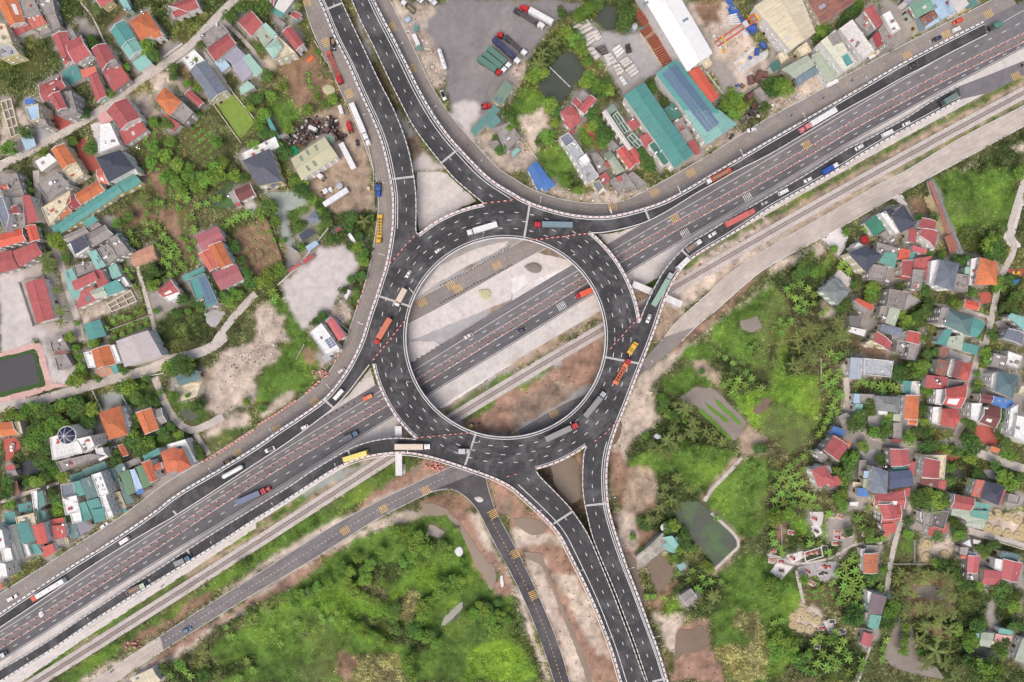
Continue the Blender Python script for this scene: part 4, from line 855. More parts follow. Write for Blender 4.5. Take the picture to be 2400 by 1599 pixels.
P grs 250,740 500,560 900,260 1400,100 1700,0 1900,200 2000,450 2150,700 2354,700 2354,1565 0,1565 0,900 150,800
P grsb 460,900 900,1040 1200,1200 1150,860 800,700 400,780
P shr 830,520 1060,450 1380,480 1300,660 1150,640 1000,800 900,620
P reed 1020,640 1180,720 1210,820 1080,800 960,720
P reed 1390,700 1500,720 1480,900 1430,1010 1330,980 1290,840
P shr 900,920 1300,1000 1700,1150 1500,1300 1100,1100
P grsb 870,720 960,760 1330,960 1320,1000 1100,900 900,800
P grsb 1170,860 1300,700 1460,500 1550,480 1480,600 1260,850
P grsb 740,1020 900,1060 1220,1200 1200,1240 960,1160 760,1080
P reed 700,1450 900,1300 1300,1300 1380,1565 800,1565
P brn 760,1280 950,1350 900,1565 720,1500
P grsb 1500,520 1800,480 1950,600 1600,760 1450,700
P grsd 1640,1000 2000,700 2354,1000 2354,1300 1900,1200 1700,1200
P grsd 0,1380 400,1300 600,1400 500,1565 0,1565
P grsb 2000,1250 2354,1150 2354,1565 1900,1565 1950,1400
P grsd 1700,1250 1950,1250 1850,1565 1650,1565
P pnd 1700,1050 1740,950 1890,820 1910,850 1850,950 1730,1040
P wet 1560,200 1600,110 1740,180 1700,250
P mud 1720,0 2060,0 2200,340 2354,640 2354,760 2180,760 2000,480 1900,180
P sand 1950,0 2060,0 2354,650 2300,500 2050,250
P grsd 2150,560 2250,560 2270,620 2180,640
@ 1200 1200
P mud 0,0 300,0 560,350 900,1200 1020,1565 520,1565 250,780 0,250
P sand 0,170 340,200 460,230 500,290 200,300 30,340 0,250
P sand 100,430 300,450 400,850 600,1200 740,1565 530,1565 380,1060 260,780
P sand 380,560 560,560 700,800 820,1100 900,1380 700,1200 560,900
P mud 900,0 1160,0 1160,190 1350,190 1130,400 1240,850 1250,1000 1500,1565 1440,1565 1100,600 960,250
P sand 940,0 1100,0 1140,180 1130,380 1010,340
P shr 1160,100 1400,0 1520,0 1640,200 1400,180 1150,190
P brn 1180,200 1380,190 1300,300 1150,330
P alg 1510,0 1640,0 1680,100 1600,200 1520,80
P grs 1880,0 2354,0 2354,60 2260,220 2120,280 1900,60
P brt 1820,0 1870,0 2150,270 1900,560 1850,530 2080,300
P grs 1900,560 2170,350 2354,430 2354,1565 2000,1500 1870,1200 1800,900 1970,800
P brn 1400,650 1540,640 1560,760 1340,900 1250,860 1330,760
P shr 1440,400 1600,440 1980,640 1940,880 1780,970 1600,900 1400,960 1380,820 1560,600
P grs 1390,830 1540,770 1620,900 1480,900 1400,960
P sand 1270,950 1500,910 1600,980 1520,1060 1500,1290 1400,1230 1370,1050
P mud 1500,1250 1520,1060 1780,960 1820,1200 1900,1400 1980,1565 1480,1565
P reed 1850,1250 2100,1200 2354,1100 2354,1500 2100,1565 1980,1450
P grsd 1830,1120 2200,1130 2180,1220 1850,1210
P reed 2050,900 2250,930 2354,1100 2200,1160 2050,1050
P shr 0,680 130,900 260,1300 360,1565 0,1565
P grsb 0,1200 120,1250 250,1565 0,1565
P sand 0,640 60,720 150,930 250,1250 340,1565 300,1565 200,1250 100,950 0,720
@ 1800 1200
P shr 0,0 180,0 170,400 0,400
P brn 60,20 150,100 130,350 80,300
P grsb 200,60 350,20 420,220 200,230
P grsb 490,90 700,70 700,220 560,260 480,220
P con 350,0 520,0 480,230 430,220 400,100
P con 560,20 760,50 820,260 700,420 560,430 500,320
P con 0,360 120,400 330,340 320,470 220,500 130,620 10,550 70,470 0,440
P con 260,510 420,470 640,450 640,610 480,640 450,590 300,590
P grs 0,470 30,500 240,560 320,850 220,960 200,1120 0,1120
P grsb 0,620 130,700 140,830 0,860
P crop 300,590 450,590 530,860 360,850
P crop 500,660 640,640 720,900 540,860
P sand 200,940 300,860 520,900 520,1050 380,1150 200,1090
P shr 180,240 640,260 700,320 600,420 300,340 180,420
P shr 640,450 860,350 900,930 760,960 600,860
P grs 1180,250 1350,260 1340,380 1190,380
P sand 1380,260 1680,230 1700,440 1360,470
P shr 1150,480 1800,480 1760,760 1400,620 1250,700 1130,700
P wet 1330,720 1440,670 1560,680 1640,800 1500,800 1370,780
P wet 1200,960 1330,1060 1380,1330 1560,1440 1640,1540 1300,1480 1140,1420 1070,1340 1100,1200
P shr 1330,860 1750,830 1780,1565 1640,1565 1440,1420 1340,1200
P shr 1760,640 2000,650 2000,780 1980,1080 1900,1250 1780,1350 1750,800
P brn 1440,1000 1600,1040 1620,1180 1450,1100
P shr 200,1140 1000,1160 900,1565 0,1565 0,1200
P grsb 0,1120 200,1110 310,1230 270,1350 100,1500 0,1460
P shr 1900,1420 2354,1480 2354,1565 1800,1565
P con 1990,800 2130,780 2160,900 2110,1100 2020,1080
P con 2280,680 2354,560 2354,800 2200,1400 2200,1300
P sand 2000,60 2354,0 2354,280 1990,190
P shr 2000,250 2350,340 2150,330
P shr 2040,720 2330,740 2260,1200 2160,1200
P sand 900,1330 940,1230 830,1565 800,1565
P brn 200,1565 240,1520 420,1540 440,1565
P con 1250,80 1420,40 1440,190 1290,190
P con 1950,430 2100,440 2080,530 1950,520
P brn 1290,560 1700,560 1700,900 1300,950
"""
TREE = """# t=broadleaf p=coconut b=banana in tile px: x,y,r[,shade]
@ 0 0
t 1340,430,80 1400,500,75,1 2110,130,70,1 60,1360,75 225,1210,70,1 390,1400,50 830,1360,75,1 1010,860,40 1850,400,45,1 670,1295,45 1400,1110,55 1150,620,40 840,390,70,1 1520,1130,60,1 1590,620,50,1 1590,700,50,1 1780,560,40 1720,760,45 830,350,50,1 1820,790,50 760,1040,60,1 680,900,50 2200,60,60,1 880,60,50,1 1730,1530,50 1970,1300,60
t 2310,900,50,1 2290,980,50 2320,60,70,1 2330,1330,60 1560,1300,60 1400,1340,60 1500,1420,70 1380,1480,60 1620,1500,70 1960,1530,60 2030,1490,60 1800,1040,35
@ 600 0
t 100,690,70,1 130,870,55 240,790,50 60,1050,65 20,1130,60 300,1175,55 470,1000,55 650,950,50,1 700,900,60 560,890,40 250,1400,75,1 210,1340,50 60,1230,60,1 160,1240,50,1 60,60,90,1 560,470,30 30,430,50,1 20,900,60,1 2200,1260,40,1 2250,1380,60,1
p 385,60,65 620,680,60 680,700,45
t 2330,1040,70,1 2340,1150,60
@ 1200 0
p 285,490,85 390,380,80 240,590,85
t 460,110,55,1 640,130,70 700,70,65 800,40,60,1 1020,50,60,1 1100,90,50,1 1060,150,85,1 1030,220,80,1 500,290,60 580,360,65 560,300,60,1 640,450,65 620,390,60,1 700,560,50 160,700,50 300,660,60 240,640,55 400,400,50,1 200,720,50 130,830,40 90,860,40 60,940,40,1 350,960,75 390,1020,60,1 300,900,40,1
t 700,700,55 680,760,60 750,760,60 830,790,65 900,830,55 820,870,50,1 760,830,50,1 860,740,45,1 1260,770,55,1 1300,820,55,1 1400,920,50,1 740,1030,60,1 780,1100,65,1 740,1150,60 830,1180,65,1 860,1260,60,1 840,1320,55 900,1220,50,1 800,1290,50,1 300,1240,60 250,1300,50,1 340,1290,50 370,1220,45 400,1120,45
t 2000,950,85 2060,900,70 2100,980,70 1950,980,60,1 2040,1040,70 2020,830,40 700,1280,40 2330,980,60,1 1230,1480,70,1 1200,1420,60,1 1280,1510,60,1 2330,780,50,1
b 700,1290,35 640,1210,35 820,600,35
@ 1800 0
t 500,270,70 550,300,60,1 450,340,40,1 110,790,80 190,810,75 60,830,70,1 170,760,60 850,30,50 800,90,50,1 750,130,55,1 720,150,50,1 680,210,40,1 30,740,50,1 640,300,40,1 840,70,40,1
@ 0 400
t 500,640,85 590,800,50,1 560,700,50 240,110,40,1 260,180,40 1390,910,70,1 1350,970,60,1 1400,1050,65 1430,1290,35 1900,1000,60,1 1960,1060,50,1 2180,1140,55 2100,1200,65 2050,1150,60,1 2140,1120,50 2000,1110,40,1 1600,1310,55,1 1680,1180,60,1 2150,710,60,1 2100,650,50,1 2250,930,60,1 2300,1020,60,1 2200,830,50,1 1800,140,80 1870,80,80 1950,60,80 2000,20,70 1850,170,60 1790,50,70,1 1700,40,60 2150,40,60 2240,70,50,1 1060,480,50 1180,420,60,1 1120,470,50,1 1850,1250,60,1 1780,1200,55,1 630,1530,55 700,1400,30
t 1550,30,60 1600,90,60 1650,150,60 1500,60,60 1720,1290,35 340,520,50,1 380,590,50,1
p 430,800,95 450,900,85 530,1100,75 560,1290,75 560,1400,75 1320,270,85 470,850,80
b 1230,650,55 1190,580,55 1450,520,50 1360,560,50 1500,600,60 1550,640,55 1600,700,60 1520,740,60 1470,700,50 1560,780,55 1620,800,55 1500,830,50 1430,680,45 1400,480,45 1350,390,50 1430,290,50 1480,300,45 1270,680,45 1180,690,45 1640,760,50 1660,860,45 1550,870,50 1640,240,50 1700,200,60 1720,260,50 1760,420,55 1780,540,55 1640,340,50 1820,320,50 1900,300,45 1960,260,50 2020,240,45 1700,900,40 1770,800,40 1560,960,45 1620,930,45 1500,1000,40 2060,510,60 2120,470,55 2180,430,60 2250,410,60 2300,390,50 2010,540,40 2000,260,45 1330,460,45 1660,620,40 1710,640,40 1740,720,40 1780,650,35
b 980,1450,35 1040,1380,35 1100,1350,35 1180,1350,35 1250,1300,35 1300,1290,35 1050,1530,35 1120,1500,35 1200,1470,35 1280,1440,35 1340,1400,35 1160,920,40 1200,980,40 1230,1060,35 1130,1340,30 1210,1400,25
@ 600 400
t 370,110,75 420,170,75,1 350,60,50,1 430,110,60 480,230,55,1 520,260,50 600,370,50 630,420,55,1 660,470,50,1 570,310,50,1 110,330,80,1 180,460,60 60,120,50 255,640,35 420,700,40 100,990,80 200,910,75 30,1020,60 380,520,50,1 420,500,40 590,280,40 800,430,55,1 870,430,65,1 850,520,60,1 780,600,60,1 740,620,50,1 680,630,50,1 870,690,50,1 950,600,45,1 930,700,60 980,740,60,1 990,830,50 960,800,50 1060,420,35,1 980,960,45,1 930,960,40,1 870,1000,40,1 600,1340,50,1 540,1390,50,1 800,1100,45,1
p 1000,460,85
b 50,380,60 20,400,50 60,440,45 150,1110,60 190,1160,50 160,1200,45 120,560,40 160,640,40
@ 1200 400
t 600,180,45 470,60,45 350,30,35
@ 1800 400
t 720,565,42 610,720,42 370,850,85,1 330,900,70,1 430,930,50 280,950,60,1 980,1070,60 950,1120,60 930,1170,55 1000,1150,50,1 1230,1060,45,1 1240,1330,50 1300,1380,60 1260,1420,55 1340,1440,60,1 1380,1340,60,1 1450,1290,60,1 1490,1210,60,1 1430,1080,60,1 1400,1380,50,1 1470,1120,50,1 2120,1010,60 2140,1060,55 2100,1090,40 1750,830,60,1 1830,830,60,1 2060,680,80 2130,720,80,1 2050,780,70,1 2140,780,60,1 2080,620,60 2230,1000,50,1 2200,1250,60,1 2250,1200,60,1 2300,1150,60,1 2270,1300,50,1 2090,1520,50,1 2060,1500,50,1 1940,1520,35 1430,1530,40 1850,1100,50,1 1900,1120,40 1400,430,45,1 1530,440,55,1 1480,770,40 1600,780,40 2330,20,60 1740,1230,55 1700,1200,40,1 800,1040,40,1 730,1230,50,1 680,1270,45,1
p 380,1450,95 280,1530,95 480,1460,90 650,1390,80 680,1490,90 560,1530,90
b 405,760,50 170,1090,50 230,1060,50 300,1040,50 370,1090,50 420,1140,50 250,1170,50 300,1180,50 350,1220,50 270,1260,50 320,1290,50 420,1220,40 200,1150,45 110,1380,50 160,1420,50 210,1380,50 60,1450,50 120,1490,50 690,850,60 740,920,55 660,890,45 500,1310,40 540,1270,40 890,540,45 2160,1240,45 1960,1280,40
@ 0 800
t 700,350,75 650,370,60 730,300,55 730,240,55 720,140,40 690,60,40 890,340,50,1 1600,220,80,1 1650,180,75,1 1700,240,75,1 1540,240,65 1580,280,60,1 1730,210,60 1150,430,80 1180,390,60 1100,440,50,1 1310,410,30 840,630,72 1590,500,55 1580,540,45,1 1330,550,70,1 1230,530,60,1 1420,560,50,1 1800,600,70,1 1840,570,50,1 2265,560,42 1260,920,85,1 1330,960,80 1220,860,70 1280,1000,75,1 1180,930,60,1 1370,920,60 1050,1100,70,1 1060,1040,50,1 990,960,40,1 1640,870,50 1820,1000,50,1 1840,1060,45,1 1510,870,60,1 1480,820,50,1 1560,780,50,1 1130,270,50,1 1460,470,35
t 90,670,70 160,690,65 230,640,70 290,620,65 350,640,65 300,700,65,1 400,660,70,1 440,620,65,1 500,680,60,1 560,580,60 540,600,55 470,780,80 400,800,75 560,760,70 330,780,70,1 280,830,60,1 380,870,70,1 300,920,85 440,870,60,1 640,560,45 700,580,60,1 740,640,65,1 690,660,60,1 660,620,60,1 790,760,70,1 820,720,60,1 420,1000,60,1 380,1080,60,1 460,1120,60,1 360,1130,60,1 480,1190,60 430,1240,60,1 300,1290,60 360,1290,55 250,1290,50,1 560,1250,60 50,1290,60,1 60,1360,60,1 40,1410,60,1 470,1400,55,1 500,1470,60,1 520,1530,60 80,1510,55 840,20,50 880,10,45 1720,500,25 1340,340,40,1 740,540,45,1 1250,700,50,1 1230,770,50,1
@ 600 800
t 60,620,40
@ 1200 800
p 1590,620,80 1500,580,50 1670,740,80 1790,820,65 1660,830,90 1480,810,65 1550,890,65 1430,910,70 1490,960,70 1280,940,65 1350,990,75 1440,1050,80 1520,1250,65 1640,1360,70 1410,1340,55 1380,1420,60 1460,1450,60 1350,1530,70 1830,900,65 1930,920,60 2250,130,65 1310,460,50 1870,830,50
t 1410,560,55,1 1430,670,45 1490,670,50,1 1380,520,50 1380,620,45,1 1590,730,30 1500,720,45,1 2260,990,50,1 2320,1000,50,1 1230,870,40 1750,280,35,1
b 2260,90,60 2190,70,50 1950,400,50 2000,370,50 2080,360,60 2050,420,60 2140,400,50 2200,340,50 2290,430,50 2020,480,50 2260,560,45 1900,110,40 1960,150,40 2030,200,40 2230,30,45 2150,280,45 2210,1130,55 2270,1180,50
@ 1800 800
p 290,60,100 370,50,90 450,30,80 230,210,85 320,200,85 380,120,95 60,190,85 540,30,70 130,30,70 420,170,70 270,270,60 1650,870,80 1840,1300,50
t 1200,270,80,1 1280,290,80,1 1350,260,80 1430,230,70 1220,330,60,1 1390,320,60,1 2010,110,60 2030,160,60 2000,190,50 1930,300,35 1940,390,45 1920,430,45,1 1310,890,70 1000,840,65 1060,860,60,1 950,850,45,1 1110,820,60 1120,700,50 830,690,75,1 810,780,75,1 850,740,60,1 940,580,65,1 930,640,60,1 950,620,65,1 1100,760,50,1 1430,640,55,1 1440,740,50 1450,820,60,1 1480,820,50 1870,920,100,1 1900,960,85,1 1850,740,60,1 1880,780,60,1 2200,1290,85 2170,1240,75 2260,1320,70 2320,1260,60,1 2100,1150,60,1 1930,1230,60,1 1440,980,60,1 1500,950,60,1 1560,970,60,1 1640,1000,55 1720,1020,60,1 1800,1040,40 1870,1070,60 2170,690,70,1 2190,780,60 2140,850,50,1 1870,620,40,1 1350,820,30,1 1410,430,40,1 1480,460,50 1470,110,50,1 1540,100,40 880,960,50 900,990,40,1
t 1400,1440,75,1 1490,1410,70 1560,1450,80 1600,1430,70,1 1480,1500,75,1 1570,1520,75 1620,1490,60 1370,1500,60,1 780,1080,75 750,1130,70,1 700,1060,60,1 800,1030,50,1 740,1210,65,1 700,1290,55 640,1200,50 690,1400,60 650,1440,55 1050,1110,45,1 1040,1070,40,1 2200,930,60,1 2200,1040,60 2270,1060,50 1670,1290,60,1 1690,1160,50 700,1520,60
b 520,330,55 560,280,50 540,400,55 600,370,55 640,320,50 670,270,40 510,220,40 600,440,55 650,470,55 560,480,55 620,540,50 680,500,45 590,600,60 640,650,50 570,670,50 540,730,50 510,800,45 470,850,45 900,390,45 960,400,50 1040,410,60 1110,400,60 1160,430,60 1060,460,50 1000,450,45 1210,470,55 620,160,55 570,110,55 660,120,50 420,1020,50 330,1060,50 260,1100,50 200,1150,55 150,1200,50 120,1260,55 200,1260,55 270,1230,50 170,1330,55 240,1320,55 310,1300,55 120,1400,60 200,1410,60 280,1390,60 350,1420,60 410,1440,60 150,1480,60 230,1490,60 310,1500,55 380,1510,55 450,1520,50 80,1330,50 60,1460,50 70,1540,55 320,1180,45 810,400,45 800,470,40 920,1530,45 60,1210,50 860,360,45
@ 600 1200
p 195,810,85 460,1130,75 90,870,60
b 380,1010,50 70,900,50 130,920,45 220,1210,45 150,1090,40 700,980,40 620,1010,40 740,930,40 600,960,40 540,900,40 1840,170,40
t 780,510,60 850,560,60 930,430,55 1050,480,60 990,560,55 1030,510,50 1010,620,60 960,650,45 860,680,60 900,750,60 780,580,60 820,630,55 1000,790,55 1100,840,50 1180,890,55 1280,960,55 1300,880,50,1 1150,370,50 1350,470,50 1400,520,45 1460,330,75 1500,280,80 1560,360,80 1440,410,70 1520,430,70 1490,220,60 1600,330,60,1 1280,190,60 1350,170,50 1700,330,60,1 1750,370,60 1890,460,38 1920,540,42 1880,640,60 1800,640,60 1700,700,70 1780,740,60 1850,700,60 1750,640,60,1 1660,760,50 1590,820,50 1530,870,60 1520,950,60 1500,1010,50 1430,1080,65,1 1480,1130,65 1550,1160,60 1600,1130,50,1 1660,1210,55 1400,1380,70 1440,1520,60 1290,1080,50,1 1250,1000,45,1
t 2050,860,50 2000,950,60 1960,980,50 2100,920,60 2150,990,60 2190,1060,60 2190,1130,55 2240,960,55 2130,880,50,1 2320,1000,40 2050,940,45 2230,840,40,1 560,700,55 480,760,60,1 640,620,50 400,760,50 350,830,50 690,680,50 900,1050,45 1000,1100,45 1100,1160,45 1200,1220,45 840,1020,45 1060,1130,40 1150,1200,45
@ 0 1200
p 1860,1310,80 2010,1520,60
b 2120,1140,55 2270,1370,50 2330,960,55 2290,1010,50 1560,1500,50 1700,1460,50 1750,1510,50 1900,1420,50 2200,1530,50 2320,1450,50 2080,1060,40
t 540,20,60 500,0,50,1 620,60,50,1 2180,500,45 2250,470,45,1 1650,1420,60 1500,1440,60,1 1850,1500,60,1 2280,910,50,1 2150,1010,50,1
@ 1200 1200
t 1500,130,60 1440,150,55,1 1430,220,42 1580,250,60,1 1600,300,60,1 1590,190,50,1 1550,350,50 1490,430,50 1540,450,45,1 1790,500,55 1820,530,45 1660,330,40,1 1660,350,30 1490,380,35,1 1180,80,40,1 1220,130,50,1 1110,230,35
p 1260,80,60 1340,60,60 1850,780,70 1800,880,70 1740,820,60 1250,680,45
b 1180,370,40 1240,780,45 1300,780,40 1390,790,40 1530,560,40 1660,540,40 1750,600,45 1830,640,45 1920,640,45 1700,700,45 1730,720,40 1200,340,40 1880,60,45 1780,660,40 1620,620,35
@ 1800 1200
b 40,200,50 60,280,50 110,330,50 130,380,40 390,290,50 470,280,45 560,370,50 640,560,60 700,500,65 760,440,60 800,540,65 720,600,65 780,660,65 840,600,60 700,680,65 760,730,65 830,760,60 870,680,55 660,800,60 730,830,65 800,850,60 860,880,50 650,830,50 700,740,60 790,390,50 840,450,50 600,640,40 500,700,40 430,740,40 940,660,55 1030,690,55 60,1030,60 120,1000,50 30,1090,50 480,1150,60 560,1180,60 620,1110,50 430,1190,55 690,1190,60 650,1260,55 720,1290,60 500,1300,60 580,1340,55 640,1380,55 740,1350,55 450,1390,60 540,1430,60 620,1410,60 350,1450,60 420,1480,55 870,1370,60 850,1440,50 1090,1180,50 1060,1260,50 1050,1340,50 740,1470,50 560,20,60 820,60,60 870,150,60 1060,240,50 1000,260,45
p 1240,560,75 1330,620,80 1190,640,80 1270,720,80 1440,620,80 1530,590,80 1640,590,80 1690,650,75 1350,760,70 1400,880,90 1500,900,85 1600,870,80 1690,930,85 1280,880,75 1440,1060,85 1550,1040,85 1660,1080,85 1380,1180,75 1430,1210,80 1570,1160,75 1680,1170,70 1540,1280,95 1450,1400,80 1660,1290,80 1740,1450,85 1630,1400,75 1610,740,80 1690,780,75 1260,950,70 1080,1090,60 1600,970,75 1480,560,75 1380,540,70 1180,760,70 1720,1520,80 1500,1360,60
t 1130,930,80 1170,880,70 1140,1010,70,1 1100,860,50 780,980,85,1 830,990,75,1 730,990,60,1 1290,90,55,1 1720,100,60,1 1780,220,60 1790,170,50,1 1610,500,60,1 1710,510,60,1 1750,600,60,1 1750,1080,60 1860,1230,60 1900,1200,60 1890,1160,55 1830,1140,50,1 2180,720,90,1 2260,780,80,1 2270,870,75 2170,830,60,1 1930,1480,100,1 2030,1500,95 1980,1440,85 2080,1540,80,1 2060,1370,60,1 1830,1370,60,1 2160,1290,60 2140,1250,60,1 2200,1200,50,1 2150,1450,50 1940,1050,70,1 1980,1020,50,1 2050,330,60,1 2100,300,50,1 1960,340,50,1 2000,390,45 1300,210,50 940,580,60,1 1000,590,55,1 1080,540,40 600,1170,50 380,1310,50 330,1360,60,1 280,1400,60,1 1040,1020,50,1 1270,1060,45 1280,1130,45,1 1260,1200,50 1250,1280,50 200,20,60 80,60,80 60,20,60 170,60,50 1890,680,55,1 1800,670,60,1 1950,680,50 750,180,50,1 930,190,50,1 940,250,50 1560,230,60,1 1410,1300,40 120,700,75 60,760,75 40,680,75 80,820,55 340,620,50 100,1180,80 180,1230,90 90,1290,90 220,1310,80 50,1220,70 1550,480,50 2330,1050,50,1 2260,1050,50,1
"""
# ------------------------------------------------------------ ground
def vnoise(x, y, sc, seed):
    r = np.random.default_rng(seed); n = 256; g = r.random((n, n)).astype(np.float32)
    u = x/sc+1000.3; v = y/sc+1000.7; iu = np.floor(u).astype(int); iv = np.floor(v).astype(int); fu = u-iu; fv = v-iv
    fu = fu*fu*(3-2*fu); fv = fv*fv*(3-2*fv); a = g[iv % n, iu % n]; b = g[iv % n, (iu+1) % n]; c = g[(iv+1) % n, iu % n]; d = g[(iv+1) % n, (iu+1) % n]
    return (a*(1-fu)+b*fu)*(1-fv)+(c*(1-fu)+d*fu)*fv
def fbm(x, y, sc, seed): return sum(vnoise(x, y, sc/2**i, seed+i)*0.5**i for i in range(4))/1.875
def inpoly(x, y, pts):
    r = np.zeros(x.shape, bool); n = len(pts)
    for i in range(n):
        x1, y1 = pts[i]; x2, y2 = pts[(i+1) % n]
        if y1 == y2: continue
        c = ((y1 > y) != (y2 > y)) & (x < (x2-x1)*(y-y1)/(y2-y1)+x1); r ^= c
    return r
TYPES = dict(pnd=(96,98,90,0), base=(114,120,78,.8), grs=(102,132,60,1), reed=(150,148,98,1), grsb=(114,148,58,1), grsd=(92,118,58,1), shr=(84,98,56,1), crop=(136,116,88,.5), brn=(152,124,102,.15), brt=(176,156,136,.1), dirt=(146,116,92,.2), sand=(206,190,174,.05),
 pale=(210,202,198,0), con=(168,160,154,0), conc=(178,175,175,0), yard=(144,139,139,0), yard2=(152,146,145,0), yard3=(190,180,174,0), blk=(82,75,74,0), rub=(192,177,163,0), pit=(104,86,74,0), soil=(150,132,116,.1), mud=(168,136,118,0), pgr=(170,176,170,0), wet=(132,116,102,0), alg=(92,118,70,0))
TID = {k: i for i, k in enumerate(TYPES)}
STEP = 0.75
gx = np.arange(-288, 288.1, STEP); gy = np.arange(-204, 204.1, STEP)
ex = np.array([6000, 3000, 1500, 800, 500, 380, 320.]); gxx = np.concatenate([-ex, gx, ex[::-1]]); gyy = np.concatenate([-ex, gy, ex[::-1]]) if False else np.concatenate([-ex+60, gy, (ex-60)[::-1]])
X, Y = np.meshgrid(gxx, gyy)
PXg = X/S+CX; PYg = CY-Y/S
dx = (fbm(X, Y, 9, 11)-0.5)*26; dy = (fbm(X, Y, 9, 31)-0.5)*26
dx2 = (fbm(X, Y, 3, 41)-0.5)*22; dy2 = (fbm(X, Y, 3, 51)-0.5)*22
SX = PXg+dx*0.6+dx2; SY = PYg+dy*0.6+dy2
TG = np.full(X.shape, TID['base'], np.int16); PID = np.zeros(X.shape, np.int16)
SHEETS = []; WATERS = []; cropdir = {}
org = (0, 0); pid = 0
HOLE = '@ 0 0\nP conc '+' '.join('%d,%d' % ((1185+245*math.cos(i*.4))/TK, (791+245*math.sin(i*.4))/TK) for i in range(16))
RB_ = lambda ty, a, b, x0, x1: 'P '+ty+' '+' '.join('%d,%d' % (x/TK, (np.interp(x, XS, RAILY)+o_)/TK) for x, o_ in [(x, a) for x in range(x0, x1, 100)]+[(x, b) for x in range(x1-100, x0-1, -100)])
XS = [-60, 0, 300, 600, 900, 1200, 1500, 1800, 2100, 2400, 2470]; RAILY = [1692, 1652, 1464, 1274, 1080, 895, 721, 547, 379, 217, 180]
BELT = '\n'.join([RB_('brt', -50, -12, -40, 2500), RB_('grsd', -44, -30, 1500, 2500), RB_('brt', 12, 52, 1400, 2500), RB_('grsd', 22, 34, 1500, 2500), RB_('grs', -40, -26, -40, 900)])
for ln in (HOLE+'\n'+BELT+'\n'+GROUND.strip()).split('\n'):
    if ln[0] == '@': org = tuple(float(v) for v in ln.split()[1:]); continue
    a = ln.split(' ', 2)
    if len(a) < 3: continue
    pts = tp(a[2], org); pid += 1
    if a[0] == 'S': SHEETS.append((a[1], pts)); continue
    if a[1] in ('wet', 'alg', 'pnd'): WATERS.append((a[1], pts))
    x0 = min(p[0] for p in pts)-20; x1 = max(p[0] for p in pts)+20; y0 = min(p[1] for p in pts)-20; y1 = max(p[1] for p in pts)+20
    bx = (SX > x0) & (SX < x1) & (SY > y0) & (SY < y1)
    ii = np.nonzero(bx)
    ins = inpoly(SX[ii], SY[ii], pts)
    sel = (ii[0][ins], ii[1][ins]); TG[sel] = TID[a[1]]; PID[sel] = pid
    if a[1] == 'crop': cropdir[pid] = (pts[0], pts[1])
org = (0, 0)
for ln in BUILD.strip().split('\n'):
    if ln[0] == '@': org = tuple(float(v) for v in ln.split()[1:]); continue
    for v in ln.split('|')[1].split(';'):
        q = tp(' '.join(v.strip().replace('/1', '').split(' ')[2:]), org)
        if len(q) < 3: continue
        mx_, my_ = sum(p[0] for p in q)/len(q), sum(p[1] for p in q)/len(q); q = [(p[0]+(p[0]-mx_)/math.dist(p, (mx_, my_))*9, p[1]+(p[1]-my_)/math.dist(p, (mx_, my_))*9) for p in q]
        x0 = min(p[0] for p in q)-14; x1 = max(p[0] for p in q)+14; y0 = min(p[1] for p in q)-14; y1 = max(p[1] for p in q)+14
        ii = np.nonzero((SX > x0) & (SX < x1) & (SY > y0) & (SY < y1)); ins = inpoly(SX[ii], SY[ii], q); TG[(ii[0][ins], ii[1][ins])] = TID['con']
tc = np.array([[s2l(c) for c in v[:3]]+[v[3]] for v in TYPES.values()])
C = tc[TG]
# soft edges by one small blur
def blur(A):
    B = A.copy(); B[1:-1, 1:-1] = (A[1:-1, 1:-1]*4+A[:-2, 1:-1]*2+A[2:, 1:-1]*2+A[1:-1, :-2]*2+A[1:-1, 2:]*2+A[:-2, :-2]+A[2:, 2:]+A[:-2, 2:]+A[2:, :-2])/16
    return B
C = blur(blur(C))
veg = C[..., 3:4]
n1 = fbm(X, Y, 14, 3)[..., None]; n2 = fbm(X, Y, 4, 8)[..., None]; n3 = fbm(X, Y, 30, 77)[..., None]
n4 = fbm(X, Y, 1.8, 66)[..., None]; br_ = blur(blur(np.isin(TG, [TID[k] for k in ('brn', 'brt', 'dirt', 'mud', 'pit', 'soil', 'sand', 'rub')]).astype(float)))[..., None]; dk_ = blur(blur(np.isin(TG, [TID[k] for k in ('shr', 'base', 'crop', 'reed')]).astype(float)))[..., None]; C[..., :3] *= (1-.3*dk_-.1*veg)*(1+veg*0.9*(n1-0.5)+(.1+.85*veg+.3*br_)*(n2-0.5)+(.35+.5*veg+.3*br_)*(n4-.5)+(.18+.4*br_)*(n1-.5)*(1-veg)+(.1+.45*br_)*(n2-.5)*(1-veg))
dry = np.clip((n3-0.56)*5, 0, 1)*veg*0.35
C[..., :3] = C[..., :3]*(1-dry)+np.array([0.24, 0.19, 0.11])*dry
yel = np.clip((n1-0.55)*4, 0, 1)*veg
C[..., :3] *= 1+yel*np.array([0.22, 0.12, -0.1])
ny, nx = X.shape
far = (np.abs(X) > 289) | (np.abs(Y) > 205); C[far, :3] = tc[TID['base'], :3]*.75; C[far, 3] = .8
Z = (fbm(X, Y, 6, 91)-0.5)*0.5*veg[..., 0]*0.3*(~far)
V = np.stack([X, Y, Z*0-0.0+Z], -1).reshape(-1, 3)
idx = np.arange(ny*nx).reshape(ny, nx)
F = np.stack([idx[:-1, :-1], idx[:-1, 1:], idx[1:, 1:], idx[1:, :-1]], -1).reshape(-1, 4)
